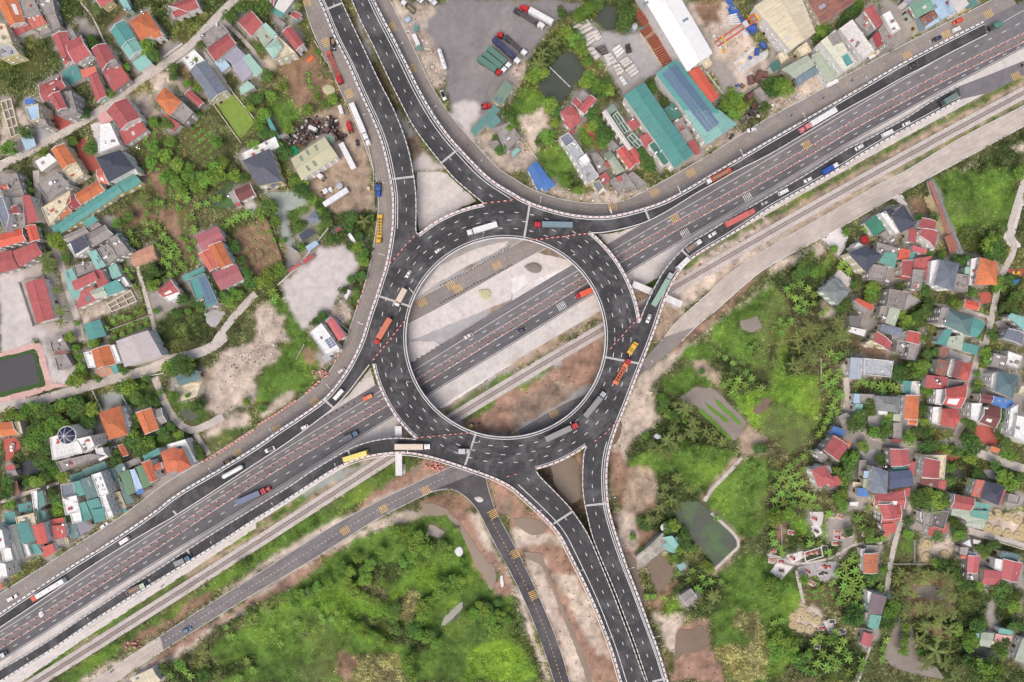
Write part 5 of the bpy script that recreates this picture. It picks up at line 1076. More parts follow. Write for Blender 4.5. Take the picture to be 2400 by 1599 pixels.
def npmesh(name, V, F, mats, col=None, smooth=False):
    me = bpy.data.meshes.new(name); me.vertices.add(len(V)); me.vertices.foreach_set('co', V.astype(np.float32).ravel())
    k = F.shape[1]; me.loops.add(F.size); me.loops.foreach_set('vertex_index', F.astype(np.int32).ravel())
    me.polygons.add(len(F)); me.polygons.foreach_set('loop_start', np.arange(0, F.size, k, dtype=np.int32)); me.polygons.foreach_set('loop_total', np.full(len(F), k, np.int32))
    if smooth: me.polygons.foreach_set('use_smooth', np.ones(len(F), bool))
    for m in mats: me.materials.append(m)
    if col is not None:
        ca = me.color_attributes.new('Col', 'FLOAT_COLOR', 'POINT'); ca.data.foreach_set('color', col.astype(np.float32).ravel())
    me.update(calc_edges=True); me.validate(); return me
def colmat(name, fine=2.2, amt=0.3, rough=0.95, bump=0.5, rh=0):
    m, t, b = newmat(name); N = t.nodes; K = t.links
    at = N.new('ShaderNodeAttribute'); at.attribute_name = 'Col'
    geo = N.new('ShaderNodeNewGeometry'); n = N.new('ShaderNodeTexNoise'); n.inputs['Scale'].default_value = fine; n.inputs['Detail'].default_value = 8; n.inputs['Roughness'].default_value = 0.75
    K.new(geo.outputs['Position'], n.inputs['Vector'])
    mr = N.new('ShaderNodeMapRange'); mr.inputs[1].default_value = 0.3; mr.inputs[2].default_value = 0.7
    am = N.new('ShaderNodeMath'); am.operation = 'MULTIPLY_ADD'; K.new(at.outputs['Alpha'], am.inputs[0]); am.inputs[1].default_value = amt; am.inputs[2].default_value = 0.2
    s1 = N.new('ShaderNodeMath'); s1.operation = 'SUBTRACT'; s1.inputs[0].default_value = 1; K.new(am.outputs[0], s1.inputs[1])
    s2 = N.new('ShaderNodeMath'); s2.operation = 'ADD'; s2.inputs[0].default_value = 1; K.new(am.outputs[0], s2.inputs[1])
    K.new(s1.outputs[0], mr.inputs[3]); K.new(s2.outputs[0], mr.inputs[4]); K.new(n.outputs[0], mr.inputs[0])
    mx = N.new('ShaderNodeMix'); mx.data_type = 'RGBA'; mx.blend_type = 'MULTIPLY'; mx.inputs[0].default_value = 1
    K.new(at.outputs['Color'], mx.inputs[6]); K.new(mr.outputs[0], mx.inputs[7]); K.new(mx.outputs[2], b.inputs['Base Color'])
    b.inputs['Roughness'].default_value = rough; b.inputs['Specular IOR Level'].default_value = 0.15
    if bump:
        bp = N.new('ShaderNodeBump'); bp.inputs['Strength'].default_value = bump; bp.inputs['Distance'].default_value = 0.3; K.new(n.outputs[0], bp.inputs['Height']); K.new(bp.outputs[0], b.inputs['Normal'])
    return m
M['ground'] = colmat('ground_soil_and_grass'); M['leafcol'] = colmat('undergrowth_leaf', 1.2, 0.2, 0.8, 0)
go = link('ground', npmesh('ground', V, F, [M['ground']], C.reshape(-1, 4))); tag(go, kind='structure')

# occupied mask (roads, yards, roofs) for the scattered undergrowth, in ground px
OCC = np.zeros((1599+400, 2400+400), bool); OO = 200
def occ_poly(pts, grow=0):
    xs = [p[0] for p in pts]; ys = [p[1] for p in pts]
    x0, x1, y0, y1 = int(min(xs))-1, int(max(xs))+2, int(min(ys))-1, int(max(ys))+2
    x0 = max(x0, -199); y0 = max(y0, -199); x1 = min(x1, 2599); y1 = min(y1, 1798)
    if x1 <= x0 or y1 <= y0: return
    gX, gY = np.meshgrid(np.arange(x0, x1), np.arange(y0, y1))
    OCC[y0+OO:y1+OO, x0+OO:x1+OO] |= inpoly(gX+0.5, gY+0.5, pts)

# ------------------------------------------------------------ ground-level roads
def resample(pts, n):
    d = [0]
    for a, b in zip(pts, pts[1:]): d.append(d[-1]+math.dist(a, b))
    r = []
    for i in range(n):
        t = d[-1]*i/(n-1); k = 0
        while k < len(d)-2 and d[k+1] < t: k += 1
        u = (t-d[k])/max(1e-9, d[k+1]-d[k]); r.append(tuple(pts[k][j]*(1-u)+pts[k+1][j]*u for j in range(len(pts[0]))))
    return r
def plen(pts): return sum(math.dist(a, b) for a, b in zip(pts, pts[1:]))
def smooth(pts, it=2):
    for _ in range(it):
        q = [pts[0]]
        for a, b in zip(pts, pts[1:]):
            q += [(a[0]*.75+b[0]*.25, a[1]*.75+b[1]*.25), (a[0]*.25+b[0]*.75, a[1]*.25+b[1]*.75)]
        q.append(pts[-1]); pts = q
    return pts
def offset(pts, d):
    r = []
    for i, p in enumerate(pts):
        a = pts[max(0, i-1)]; b = pts[min(len(pts)-1, i+1)]; l = math.dist(a, b) or 1; nx, ny = -(b[1]-a[1])/l, (b[0]-a[0])/l
        r.append((p[0]+nx*d, p[1]+ny*d))
    return r
def ribbon_mb(mb, Lp, Rp, z, m=0, n=None):
    n = n or max(2, int(max(plen(Lp), plen(Rp))/12)); A = resample(Lp, n); B = resample(Rp, n)
    vs = []
    for a, b in zip(A, B):
        za = z(a) if callable(z) else z; zb = z(b) if callable(z) else z
        vs += [(*P(*a, za), za), (*P(*b, zb), zb)]
    s = ((vs[1][0]-vs[0][0])*(vs[2][1]-vs[0][1])-(vs[1][1]-vs[0][1])*(vs[2][0]-vs[0][0])) > 0
    fs = [((2*i, 2*i+1, 2*i+3, 2*i+2) if s else (2*i+2, 2*i+3, 2*i+1, 2*i)) for i in range(n-1)]
    mb.add(vs, fs, m)
def uvrib(o, n):
    me = o.data; co = np.empty(len(me.vertices)*3, np.float32); me.vertices.foreach_get('co', co); co = co.reshape(-1, 3); uvv = np.zeros((len(co), 2)); a = co[0:2*n:2]; b = co[1:2*n:2]; m = (a+b)/2; d = np.concatenate([[0], np.cumsum(np.linalg.norm(np.diff(m, axis=0), axis=1))]); w_ = np.linalg.norm(a-b, axis=1)
    uvv[0:2*n:2] = np.stack([-w_/2+50, d], -1); uvv[1:2*n:2] = np.stack([w_/2+50, d], -1); li = np.empty(len(me.loops), np.int32); me.loops.foreach_get('vertex_index', li); uv = me.uv_layers.new(name='UVMap'); uv.data.foreach_set('uv', uvv[li].astype(np.float32).ravel())
def road(name, Lp, Rp, mat, z, occ=True):
    mb = MB(); Lp = smooth(Lp); Rp = smooth(Rp); ribbon_mb(mb, Lp, Rp, z); n_ = len(mb.v)//2
    if occ: occ_poly([tuple(p) for p in Lp]+[tuple(p) for p in Rp[::-1]])
    # a real edge down to the ground
    for E_ in (Lp, Rp):
        q = resample(E_, max(2, int(plen(E_)/12))); vs = []
        for a in q: vs += [(*P(*a, z), z), (*P(*a, z), -0.3)]
        mb.add(vs, [(2*i, 2*i+1, 2*i+3, 2*i+2) for i in range(len(q)-1)])
    o = mb.build(name, mat); uvrib(o, n_); return tag(o, kind='structure')
def line_mb(mb, pts, wpx, z, m=0, dash=None):
    """painted strip; dash=(on,off) in px"""
    T = plen(pts); 
    if dash is None:
        q = resample(pts, max(2, int(T/10))); ribbon_mb(mb, offset(q, -wpx/2), offset(q, wpx/2), z, m, len(q)); return
    q = resample(pts, max(2, int(T/2))); step = T/(len(q)-1); i = 0; on = max(1, round(dash[0]/step)); off = max(1, round(dash[1]/step))
    while i+on < len(q):
        g = q[i:i+on+1]; g = [g[0], g[len(g)//2], g[-1]]; ribbon_mb(mb, offset(g, -wpx/2), offset(g, wpx/2), z, m, 3); i += on+off
XS = [-60, 0, 300, 600, 900, 1200, 1500, 1800, 2100, 2400, 2470]
def hl(ys, d=0): return [(x, y+d) for x, y in zip(XS, ys)]
RAILY = [1692, 1652, 1464, 1274, 1080, 895, 721, 547, 379, 217, 180]
L1Y = [1588, 1552, 1358, 1178, 990, 808, 622, 448, 272, 112, 78]
MEDY = [1548, 1511, 1322, 1119, 946, 762, 576, 412, 234, 88, 52]
UY = [1514, 1478, 1283, 1090, 908, 721, 545, 370, 192, 20, -20]
mb_w = MB(); mb_y = MB(); ZR = 0.30; ZM = 0.306
SHOULD = nmat('pale_highway_shoulder', L3((218, 211, 205)), 0.9, 0.14, 0.4, 0.1, dark=L3((180, 172, 166)), dscale=0.08, damt=0.6, streak=.08)
road('highway_verge', hl(UY, -17), hl(UY, 2), M['asphm'], ZR-0.09)
road('highway_shoulder', hl(L1Y, 0), hl(RAILY, -46), SHOULD, ZR-0.12)
road('highway_upper_carriageway', hl(UY), hl(MEDY, -9), M['asphm'], ZR)
road('highway_lower_carriageway', hl(MEDY, 9), hl(L1Y), M['asphl'], ZR)
road('highway_median_strip', hl(MEDY, -9), hl(MEDY, 9), M['asphw'], ZR+0.02)
mg = tp('@1800,0 1750,795 1780,910 2050,850 2352,690 2352,560 2000,700'); mbm = MB(); mbm.prism([P(*p, ZR-0.02) for p in mg], -0.2, ZR-0.02); tag(mbm.build('merge_area', M['asphm']), kind='structure'); occ_poly(mg)
for f, d in ((0.5, (10, 26)),):
    line_mb(mb_w, smooth([(x, u*(1-f)+(m-9)*f) for (x, u), (_, m) in zip(hl(UY), hl(MEDY))]), 1.3, ZM, 0, d)
    line_mb(mb_w, smooth([(x, u*(1-f)+(m+9)*f) for (x, u), (_, m) in zip(hl(L1Y), hl(MEDY))]), 1.3, ZM, 0, d)
for yy, dd in ((UY, 4), (MEDY, -11), (MEDY, 11), (L1Y, -3)): line_mb(mb_w, smooth(hl(yy, dd)), 1.0, ZM)
# left and right frontage roads, inner road, service roads
FL = tp('@600,0 420,-80 430,0 520,300 650,560 780,850 880,1050 1000,1330 1080,1568 @600,400 1110,100 1130,300 1100,560 1060,800 1000,1050 930,1250 820,1568 @600,800 770,130 640,330 450,500 200,660 0,790 @0,800 1900,1080 1500,1310 1180,1568 @0,1200 800,240 400,500 0,750 -150,850')
WL = tp('@600,0 545,-90 585,0 640,130 720,340 850,580 960,850 1060,1060 1140,1250 1190,1420 1220,1568 @600,400 1250,150 1262,300 1258,500 1235,680 1195,890 1150,1020 1110,1150 1060,1290 1010,1450 @600,800 975,0 900,160 820,300 700,460 600,560 400,700 200,830 0,975 @0,800 2000,1190 1600,1420 @0,1200 1430,0 1000,290 600,535 200,800 0,935 -150,1040')
road('frontage_road', FL, offset(WL, -16), M['asphb'], ZR-0.02)
FR = tp('@600,0 1190,-90 1230,0 1380,300 1500,560 1640,850 1800,1080 1950,1250 2100,1420 2240,1568 @600,400 2352,60 @1200,400 150,160 300,220 500,275 700,300 900,305 1050,270 1200,200 1400,90 1560,0 @1200,0 1800,1430 2000,1300 2200,1180 2352,1080 @1800,0 300,930 700,700 1100,490 1400,330 1700,180 2000,30 2200,-80')
NR = tp('@600,0 1045,-90 1080,0 1160,160 1270,370 1390,610 1500,840 1640,1080 1780,1270 1900,1400 2060,1568 @600,400 2150,80 2250,150 2352,205 @1200,400 100,270 250,330 400,375 550,410 750,430 900,425 1050,395 1200,355 1400,290 1600,180 1750,90 1900,0 @1800,0 0,1300 400,1070 800,840 1200,600 1600,390 1980,200')
road('frontage_road', FR, offset(NR, 16)[:-1]+tp('@1800,0 2010,260 2352,130'), M['asphb'], ZR-0.02)
mg = tp('@1800,0 1980,200 2100,130 2352,0 2450,-50 2450,150 2352,190 2010,330'); mbm = MB(); mbm.prism([P(*p, ZR-0.01) for p in mg], -0.2, ZR-0.008); tag(mbm.build('merge_area', M['asphm']), kind='structure')
IT = [(900, 740), (970, 706), (1050, 663), (1200, 576), (1260, 545)]
road('frontage_road', IT, offset(IT, 42), M['asphb'], ZR-0.02)
SN_T = tp('@1800,0 2450,920 2352,970 1700,1300 1280,1568 @1800,400 1000,130 600,370 0,705 @1200,400 2000,940 1800,1130 1500,1390 1370,1568'); SN_B = tp('@1800,0 2450,1110 2352,1160 1900,1410 1600,1568 @1800,400 1000,330 500,620 0,870 @1200,400 2100,1080 1860,1300 1700,1420 1560,1568')
road('service_road', SN_T, SN_B, M['asphp'], ZR)
road('service_road', tp('@1200,400 1400,1530 @1200,800 1180,200'), tp('@1200,400 1700,1430 @1200,800 1560,0 1390,150 1250,260'), M['asphb'], ZR+.004)
road('service_road', tp('@1200,400 1370,1568 @1200,800 1180,230 1000,400 720,470 340,640 0,850 @600,800 1800,1150 1400,1330 1000,1530 @600,1200 700,130 350,350 0,580 @0,1200 1900,860 1470,1140'), tp('@1200,400 1560,1568 @1200,800 1390,150 1140,330 900,640 500,820 250,980 0,1060 @600,800 2100,1330 1640,1370 1250,1560 @600,1200 1050,100 600,390 300,570 0,740 @0,1200 1900,1020 1500,1270'), M['asphw'], ZR-0.006)
road('service_road', tp('@0,1200 1470,1140 1200,1320 830,1565 600,1720'), tp('@0,1200 1500,1270 1060,1565 850,1720'), M['asphp'], ZR-0.012)
SL_ = tp('@600,800 1600,1380 1800,1345 1950,1440 2050,1568 @600,1200 2180,270 2354,580 @1200,1200 130,850 240,1120 320,1350 390,1565 430,1700'); SR_ = tp('@600,800 2100,1180 2130,1350 2200,1568 @600,1200 2354,270 @1200,1200 130,520 250,780 370,1060 460,1310 530,1565 570,1700')
road('south_road', SL_, SR_, M['asphs'], ZR)
def mid(A, B, f=.5):
    n = 60; A = resample(A, n); B = resample(B, n); return [(a[0]*(1-f)+b[0]*f, a[1]*(1-f)+b[1]*f) for a, b in zip(A, B)]
line_mb(mb_y, mid(SL_[3:], SR_[2:]), 1.1, ZM, 0, (5, 7))
for q in (SL_, SR_): line_mb(mb_w, smooth(q), 0.9, ZM)
A_ = tp('@600,800 1800,1150 1400,1330 1000,1530 @600,1200 700,130 350,350 0,580 @0,1200 1900,860 1200,1320 830,1565'); B_ = tp('@600,800 1640,1370 1250,1560 @600,1200 1050,100 600,390 300,570 0,740 @0,1200 1900,1020 1500,1270 1060,1565')
line_mb(mb_w, smooth(A_), 1.0, ZM); line_mb(mb_w, smooth(B_), 1.0, ZM); line_mb(mb_w, smooth(mid(A_, B_)), 0.9, ZM, 0, (5, 7))
line_mb(mb_w, smooth(tp('@1200,800 720,430 340,640 0,850')), 0.9, ZM); line_mb(mb_w, smooth(SN_B), 1.4, ZM); line_mb(mb_w, smooth(SN_T), 1.0, ZM)
for q in (FL, FR, IT, offset(IT, 42)): line_mb(mb_w, smooth(q), 1.2, ZM)
line_mb(mb_y, smooth(offset(FL, -16)), 0.7, ZM, 0, (5, 10)); line_mb(mb_y, smooth(offset(FR, 17)), 0.7, ZM, 0, (5, 10)); line_mb(mb_y, offset(IT, 20), 0.7, ZM, 0, (5, 10))
# yellow and white rumble bars
def heading(p, curves):
    best = (1e9, 0)
    for c in curves:
        for a, b in zip(c, c[1:]):
            mx, my = (a[0]+b[0])/2, (a[1]+b[1])/2; d = math.dist(p, (mx, my))-0.3*math.dist(a, b)
            if d < best[0]: best = (d, math.atan2(b[1]-a[1], b[0]-a[0]))
    return best[1]
CUR = [smooth(c) for c in (FL, FR, IT, SN_T, A_, B_, SL_, hl(MEDY))]
for s_, mbx in (('@600,0 465,20 640,390 855,860 1250,250 1430,635 @600,400 2215,870 1790,1050 1855,1085 1525,1210 @1200,400 925,335 1310,200 1645,20 1500,440 @1800,0 355,1330 1280,510 1640,320 2025,130 2280,700 @600,800 195,810 540,560 1560,1370 1170,1540 @1200,800 385,665 30,850 @600,1200 820,170 2180,20 @1200,1200 30,385 195,765 @0,800 2190,1035', mb_y), ('@1200,400 1590,575 2165,245 455,1245 @600,800 2155,320', mb_w)):
    for p in tp(s_):
        a = heading(p, CUR); c, s = math.cos(a), math.sin(a)
        for k in range(-2, 3):
            q = [(p[0]+c*k*4.3-s*t, p[1]+s*k*4.3+c*t) for t in (-9, 9)]; line_mb(mbx, q, 1.5, ZM+0.003)
tag(mb_w.build('road_markings', M['wline']), kind='structure'); tag(mb_y.build('yellow_road_markings', M['yline']), kind='structure')
# railway
RL = smooth(hl(RAILY)); road('railway_ballast', offset(RL, -14), offset(RL, 14), M['ballast'], 0.34)
mb = MB(); 
for d in (-2.9, 2.9): line_mb(mb, offset(RL, d), 0.55, 0.52)
tag(mb.build('railway_rails', M['rail']), kind='structure')
mb = MB(); q = resample(RL, int(plen(RL)/3.4))
for a, b in zip(q, q[1:]):
    x, y = P(*a); x2, y2 = P(*b); mb.box((x, y, 0.38), (0.28, 2.3, 0.16), math.atan2(y2-y, x2-x))
tag(mb.build('railway_sleepers', M['sleeper']), kind='structure')
# village lanes
LANES = [('@0,0 -100,1600 0,1530 600,1220 950,1000 1250,760 1500,600 1750,420 1950,200 2170,-20', 19), ('@0,0 2050,180 2250,380 2352,500 @600,0 80,640', 10), ('@0,0 720,0 850,150 960,390', 4), ('@0,400 330,0 350,330 430,560 560,830 620,1100 700,1330 760,1568', 15), ('@0,400 1260,880 1340,1150 1420,1450 1440,1600', 10), ('@0,400 2352,1130 2250,1230 2100,1400 1960,1600', 17),
 ('@0,800 -50,620 400,540 800,410 1100,330 1400,260 1550,170 1800,120 1980,40 2080,-60', 23), ('@0,800 1420,330 1510,560 1600,720 1740,830 1850,800 2050,690', 17), ('@0,800 1790,850 1920,1040', 13), ('@0,800 0,1480 240,1400 540,1300', 8),
 ('@1800,400 2400,-60 2260,400 2200,600 2290,700 2120,1000 2080,1250 2000,1600', 15), ('@1800,800 1970,0 1870,340 1800,640 1740,880 1650,930 1400,950 1100,930 850,830 740,620 700,200', 15), ('@1800,800 1720,920 1900,1020 2400,1190', 20), ('@1800,800 1380,960 1360,1300 1280,1600', 11), ('@1800,1200 1260,0 1180,220 1120,500 1090,760', 12), ('@1800,1200 1830,170 2400,330', 16), ('@1800,1200 1050,285 800,290 700,350 560,440 240,490 130,420 -10,395', 6), ('@1800,1200 260,540 330,840', 8), ('@1200,800 2110,1070 2000,1200 1820,1370 1770,1470', 9), ('@1200,1200 1830,10 2130,280 2000,400 1860,530', 7), ('@1800,1200 940,1240 880,1420 820,1600', 5), ('@1800,400 1530,1220 1620,1250 2000,1330 2050,1380', 8)]
for i, (s_, wd) in enumerate(LANES):
    q = smooth(tp(s_)); road('village_lane', offset(q, -wd/2), offset(q, wd/2), M['lane'], 0.16+0.004*i)
# crisp paved yards
SHM = {k: nmat('paving_'+k, L3(v), 0.9, 0.13, 0.5, 0.1, dark=L3(tuple(int(c*0.82) for c in v)), dscale=0.16, damt=0.5) for k, v in dict(pale=(222,214,209), white=(238,232,228), redp=(190,104,94), pink=(224,184,176), conc=(184,180,180), pgrs=(172,180,174), gryy=(76,80,84), sand=(190,176,140), lawn=(136,160,76), rim=(70,100,56), bed=(108,148,62)).items()}
for i, (k, pts) in enumerate(SHEETS):
    bed = k in ('bed', 'rim')
    pts = resample(pts+[pts[0]], max(8, int(plen(pts)/9)))[:-1]; pts = [(p[0]+random.uniform(-1.2, 1.2), p[1]+random.uniform(-1.2, 1.2)) for p in pts]
    z = (.3 if bed else .085)+(i % 12)*0.0045
    mb = MB(); mb.prism([P(*p, z) for p in pts], -0.25, z); tag(mb.build('paved_yard', SHM[k]), kind='structure'); occ_poly(pts)
# water
WS = [(k, p, {'wet': 'water2', 'pnd': 'pond'}.get(k, 'alg')) for k, p in WATERS]
for s_, mk in (('@1200,0 765,170 830,60 900,45 985,90 960,210 920,290 830,260', 'pond'), ('@1200,0 350,620 490,455 560,480 695,640 630,720 510,900 430,950 290,870 220,790', 'pond'), ('@0,800 -80,200 298,108 372,382 -80,492', 'pondg'), ('@1200,800 350,1130 620,1030 640,1400 600,1490 480,1480 400,1350', 'water'),
               ('@1200,1200 1380,370 1500,560 1420,690 1340,745 1290,640 1230,480', 'water'), ('@1200,1200 110,370 280,370 300,470 420,760 560,1080 680,1350 750,1580 690,1580 640,1400 500,1050 350,660 270,480 150,440', 'water'), ('@600,800 1430,1180 1550,1100 1500,1150 1480,1250 1440,1230', 'water'),
               ('@600,1200 1720,0 1800,20 1920,160 2100,430 2220,540 2170,740 2130,690 2110,600 2000,480 1900,200', 'water'), ('@1200,1200 1030,380 1130,400 1150,560 1240,830 1200,850 1100,560', 'water'), ('@1200,1200 1500,1250 1520,1060 1640,1100 1760,1010 1820,1230 1700,1300 1560,1300 1490,1400', 'water'), ('@1200,1200 1550,-90 1700,-100 1850,10 2110,285 1870,510 1650,230 1560,90', 'alg'),
               ('@1800,1200 1880,1230 2110,1260 2130,1330 2060,1420 1930,1400 1870,1330', 'pond'), ('@1200,800 900,700 1015,720 1000,860 930,980 920,900', 'water'), ('@1200,1200 10,60 120,50 260,80 330,140 300,200 180,220 60,150', 'water'), ('@1200,800 2215,640 2240,560 2300,520 2352,515 2400,560 2330,640 2250,680', 'water'), ('@600,800 1540,1490 1620,1480 1790,1550 1750,1600 1500,1600', 'water')):
    WS.append(('', tp(s_), mk))
for i, (k, pts, mk) in enumerate(WS):
    pts = smooth(pts+[pts[0]], 1)[:-1] if mk not in ('alg', 'pondg', 'water2') else pts; pts = resample(pts+[pts[0]], max(12, int(plen(pts)/8)))[:-1]
    pts = [(p[0]+random.uniform(-1.5, 1.5), p[1]+random.uniform(-1.5, 1.5)) for p in pts]
    mb = MB(); z = 0.1+0.0045*i if mk != 'pondg' else .42; mb.prism([P(*p, z) for p in pts], -0.2, z); tag(mb.build('pond_water', M[mk]), kind='structure'); occ_poly(pts)
# ------------------------------------------------------------ elevated roundabout and ramps
RC = (1185.0, 791.0)
def zdeck(p):
    d = math.dist(p, RC); t = min(1, max(0, (1250-d)/(1250-380))); return 0.35+8.2*t*t*(3-2*t) if t < 1 else 8.55
def arc(p0, p1, r, ccw=None):
    a0 = math.atan2(p0[1]-RC[1], p0[0]-RC[0]); a1 = math.atan2(p1[1]-RC[1], p1[0]-RC[0]); d = (a1-a0+math.pi) % (2*math.pi)-math.pi
    n = max(4, int(abs(d)*r/8)); return [(RC[0]+r*math.cos(a0+d*i/n), RC[1]+r*math.sin(a0+d*i/n)) for i in range(n+1)]
T = tp
tipA = T('@600,400 1490,590')[0]; tipB = T('@600,400 2095,300')[0]; tipNU = T('@1200,400 705,565')[0]; tipNL = T('@1200,400 1175,1400')[0]
tipSR = T('@1200,800 690,965')[0]; tipSL = T('@1200,800 220,1190')[0]; tipWL = T('@600,800 1480,905')[0]; tipWU = T('@600,800 1040,215')[0]
ER = T('@1800,0 1780,910 1700,950 1500,1060 1200,1220 900,1390 640,1560 @1800,400 300,185 0,350 @1200,400 2200,460 2050,560 1850,680 1680,780 1560,890 1470,1020 1400,1180 1330,1400 1270,1568 @1200,800 1190,200 1130,350 1080,490 1020,640 970,760 920,900 890,1010 870,1130 865,1300 875,1450 890,1568 @1200,1200 950,200 1050,500 1150,750 1250,1030 1350,1290 1430,1568 1480,1700')
SWR = T('@0,1200 -150,1650 0,1560 250,1400 500,1250 770,1060 950,940 1200,780 1500,600 1780,430 2100,230 2354,60 @600,800 120,1560 400,1380 700,1180 900,1090 1100,1040 1300,1020 1450,1030 1600,1060 1800,1120 2000,1190 2200,1260 2352,1340 @1200,800 100,1430 250,1568 @1200,1200 370,120 450,220 530,380 600,520 680,680 770,880 850,1080 930,1300 1005,1568 1050,1700')
A_R = T('@600,0 745,-90 780,0 870,200 1000,470 1130,750 1240,950 1330,1160 1400,1370 1440,1568 @600,400 1468,200 1470,400 1465,560')+[tipA]
B_L = T('@600,0 845,-90 880,0 960,190 1080,420 1200,680 1320,920 1420,1120 1520,1270 1640,1420 1760,1568 @600,400 1830,80 1960,190')+[tipB]
NU_R = [tipNU]+T('@1200,400 780,575 950,550 1150,500 1260,460 1450,360 1700,200 1900,95 2060,0 @1800,0 0,1430 400,1190 700,1010 1000,850 1200,730 1500,580 1700,470 1900,370 2010,315')
NL_L = [tipNL]+T('@1200,400 1200,1310 1300,1090 1400,910 1530,760 1650,650 1800,570 2000,440 2200,330 2352,240 @1800,400 400,10 @1800,0 700,1380 900,1290 1100,1180 1300,1070 1500,930 1650,850 1750,795')
SR_L = [tipSR]+T('@1200,800 660,1020 650,1200 650,1350 665,1480 685,1568 @1200,1200 735,220 815,420 915,650 975,800 1065,1040 1135,1220 1210,1450 1250,1568 1300,1700')
SL_R = [tipSL]+T('@1200,800 250,1240 350,1340 450,1440 550,1550 @1200,1200 650,130 705,220 790,420 885,650 945,800 1035,1040 1105,1220 1185,1450 1230,1568 1280,1700')
WU_R = [tipWU]+T('@600,800 960,320 840,480 710,615 560,730 400,850 200,990 0,1120 @0,1200 1640,20 1370,170 860,480 600,660 350,830 0,1060 -150,1160')
WLo_L = T('@0,1200 -150,1550 0,1450 250,1310 500,1150 700,1010 960,840 1200,680 1480,510 1720,350 2000,170 2280,0 @600,800 100,1460 300,1340 500,1200 700,1080 840,1000 950,950 1100,910 1250,890 1400,895')+[tipWL]
WL, NR, ER, SWR, A_R, B_L, NU_R, NL_L, SR_L, SL_R, WU_R, WLo_L = (smooth(c, 2) for c in (WL, NR, ER, SWR, A_R, B_L, NU_R, NL_L, SR_L, SL_R, WU_R, WLo_L))
def cut(c, p, q):
    i = min(range(len(c)), key=lambda k: math.dist(c[k], p)); j = min(range(len(c)), key=lambda k: math.dist(c[k], q)); return c[i:j+1]
def near(c, p): return min(c, key=lambda k: math.dist(k, p))
R1 = 300
wA = T('@600,400 1255,540')[0]; wS = T('@600,800 870,215')[0]; nB = T('@1200,400 50,245')[0]; nU = T('@1200,400 705,427')[0]
eN = T('@1200,400 1330,1400')[0]; eS = T('@1200,800 920,900')[0]; sW = T('@600,800 1500,1040')[0]; sL = T('@1200,800 20,1350')[0]
PIECES = [('ramp_deck', cut(WL, WL[0], wA), A_R, .2, [.58]), ('ramp_deck', cut(WL, wA, wS), [tipA]+arc(tipA, tipWU, R1)+[tipWU], .0, []), ('ramp_deck', cut(WL, wS, WL[-1]), WU_R, .0, []),
 ('ramp_deck', B_L, cut(NR, NR[0], nB), .76, [.4]), ('ramp_deck', [tipB]+arc(tipB, tipNU, R1)+[tipNU], cut(NR, nB, nU), 0, []), ('ramp_deck', NU_R, cut(NR, nU, NR[-1]), 0, []),
 ('ramp_deck', NL_L[::-1], cut(ER, ER[0], eN), 0, []), ('ramp_deck', [tipNL]+arc(tipNL, tipSR, R1)+[tipSR], cut(ER, eN, eS), 0, []), ('ramp_deck', SR_L, cut(ER, eS, ER[-1]), .8, [.4]),
 ('ramp_deck', WLo_L, cut(SWR, SWR[0], sW), 0, []), ('ramp_deck', [tipWL]+arc(tipWL, tipSL, R1)+[tipSL], cut(SWR, sW, sL), 0, []), ('ramp_deck', SL_R, cut(SWR, sL, SWR[-1]), .78, [.4])]
def skirt(mb, pts, m):
    q = resample(pts, max(2, int(plen(pts)/10))); vs = []
    for a in q:
        z = zdeck(a); zb = z-1.6 if z > 6.3 else -0.2; x, y = P(*a, z); vs += [(x, y, z), (x, y, zb)]
    mb.add(vs, [(2*i, 2*i+1, 2*i+3, 2*i+2) for i in range(len(q)-1)], m)
mk = MB()
for i, (nm, a, b, so, ds) in enumerate(PIECES):
    mb = MB(); zf = (lambda p: zdeck(p)-0.02); ribbon_mb(mb, a, b, zf, 0); n_ = len(mb.v)//2; skirt(mb, a, 1); skirt(mb, b, 1)
    # underside
    zb = lambda p: max(-0.15, zdeck(p)-1.6); k = len(mb.f); ribbon_mb(mb, a, b, zb, 1)
    o = mb.build(nm, [M['asphd'], M['conc']]); uvrib(o, n_); tag(o, kind='structure')
    zl = lambda p: zdeck(p)+0.012
    if so: line_mb(mk, mid(a, b, so), 1.6, zl)
    for f in ds: line_mb(mk, mid(a, b, f), 1.4, zl, 0, (9, 24))
mb = MB(); full = [(RC[0]+math.cos(t), RC[1]+math.sin(t)) for t in (i*2*math.pi/180 for i in range(181))]
ci = lambda r: [(RC[0]+r*math.cos(i*math.pi/90), RC[1]+r*math.sin(i*math.pi/90)) for i in range(181)]
zr = 8.55; ribbon_mb(mb, ci(233), ci(317), zr, 0, 181)
for r in (233, 317):
    vs = []
    for a in ci(r): x, y = P(*a, zr); vs += [(x, y, zr), (x, y, zr-1.7)]
    mb.add(vs, [(2*i, 2*i+1, 2*i+3, 2*i+2) for i in range(180)], 1)
ribbon_mb(mb, ci(233), ci(317), zr-1.7, 1, 181)
o = mb.build('roundabout_deck', [M['asphr'], M['conc']]); uvrib(o, 181); tag(o, kind='structure')
for r in (256, 275, 294): line_mb(mk, ci(r), 1.4, zr+0.012, 0, (10, 26))
line_mb(mk, ci(239), 1.5, zr+0.012)
for a, b in ((tipA, tipB), (tipNU, tipNL), (tipSR, tipSL), (tipWL, tipWU)): line_mb(mk, arc(a, b, 311), 1.6, zr+0.014)
for c in (WL, NR, ER, SWR): line_mb(mk, offset(c, -6 if c in (WL,) else 6), 1.6, lambda p: zdeck(p)+0.012)
tag(mk.build('road_markings', M['wline']), kind='structure')
mj = MB()
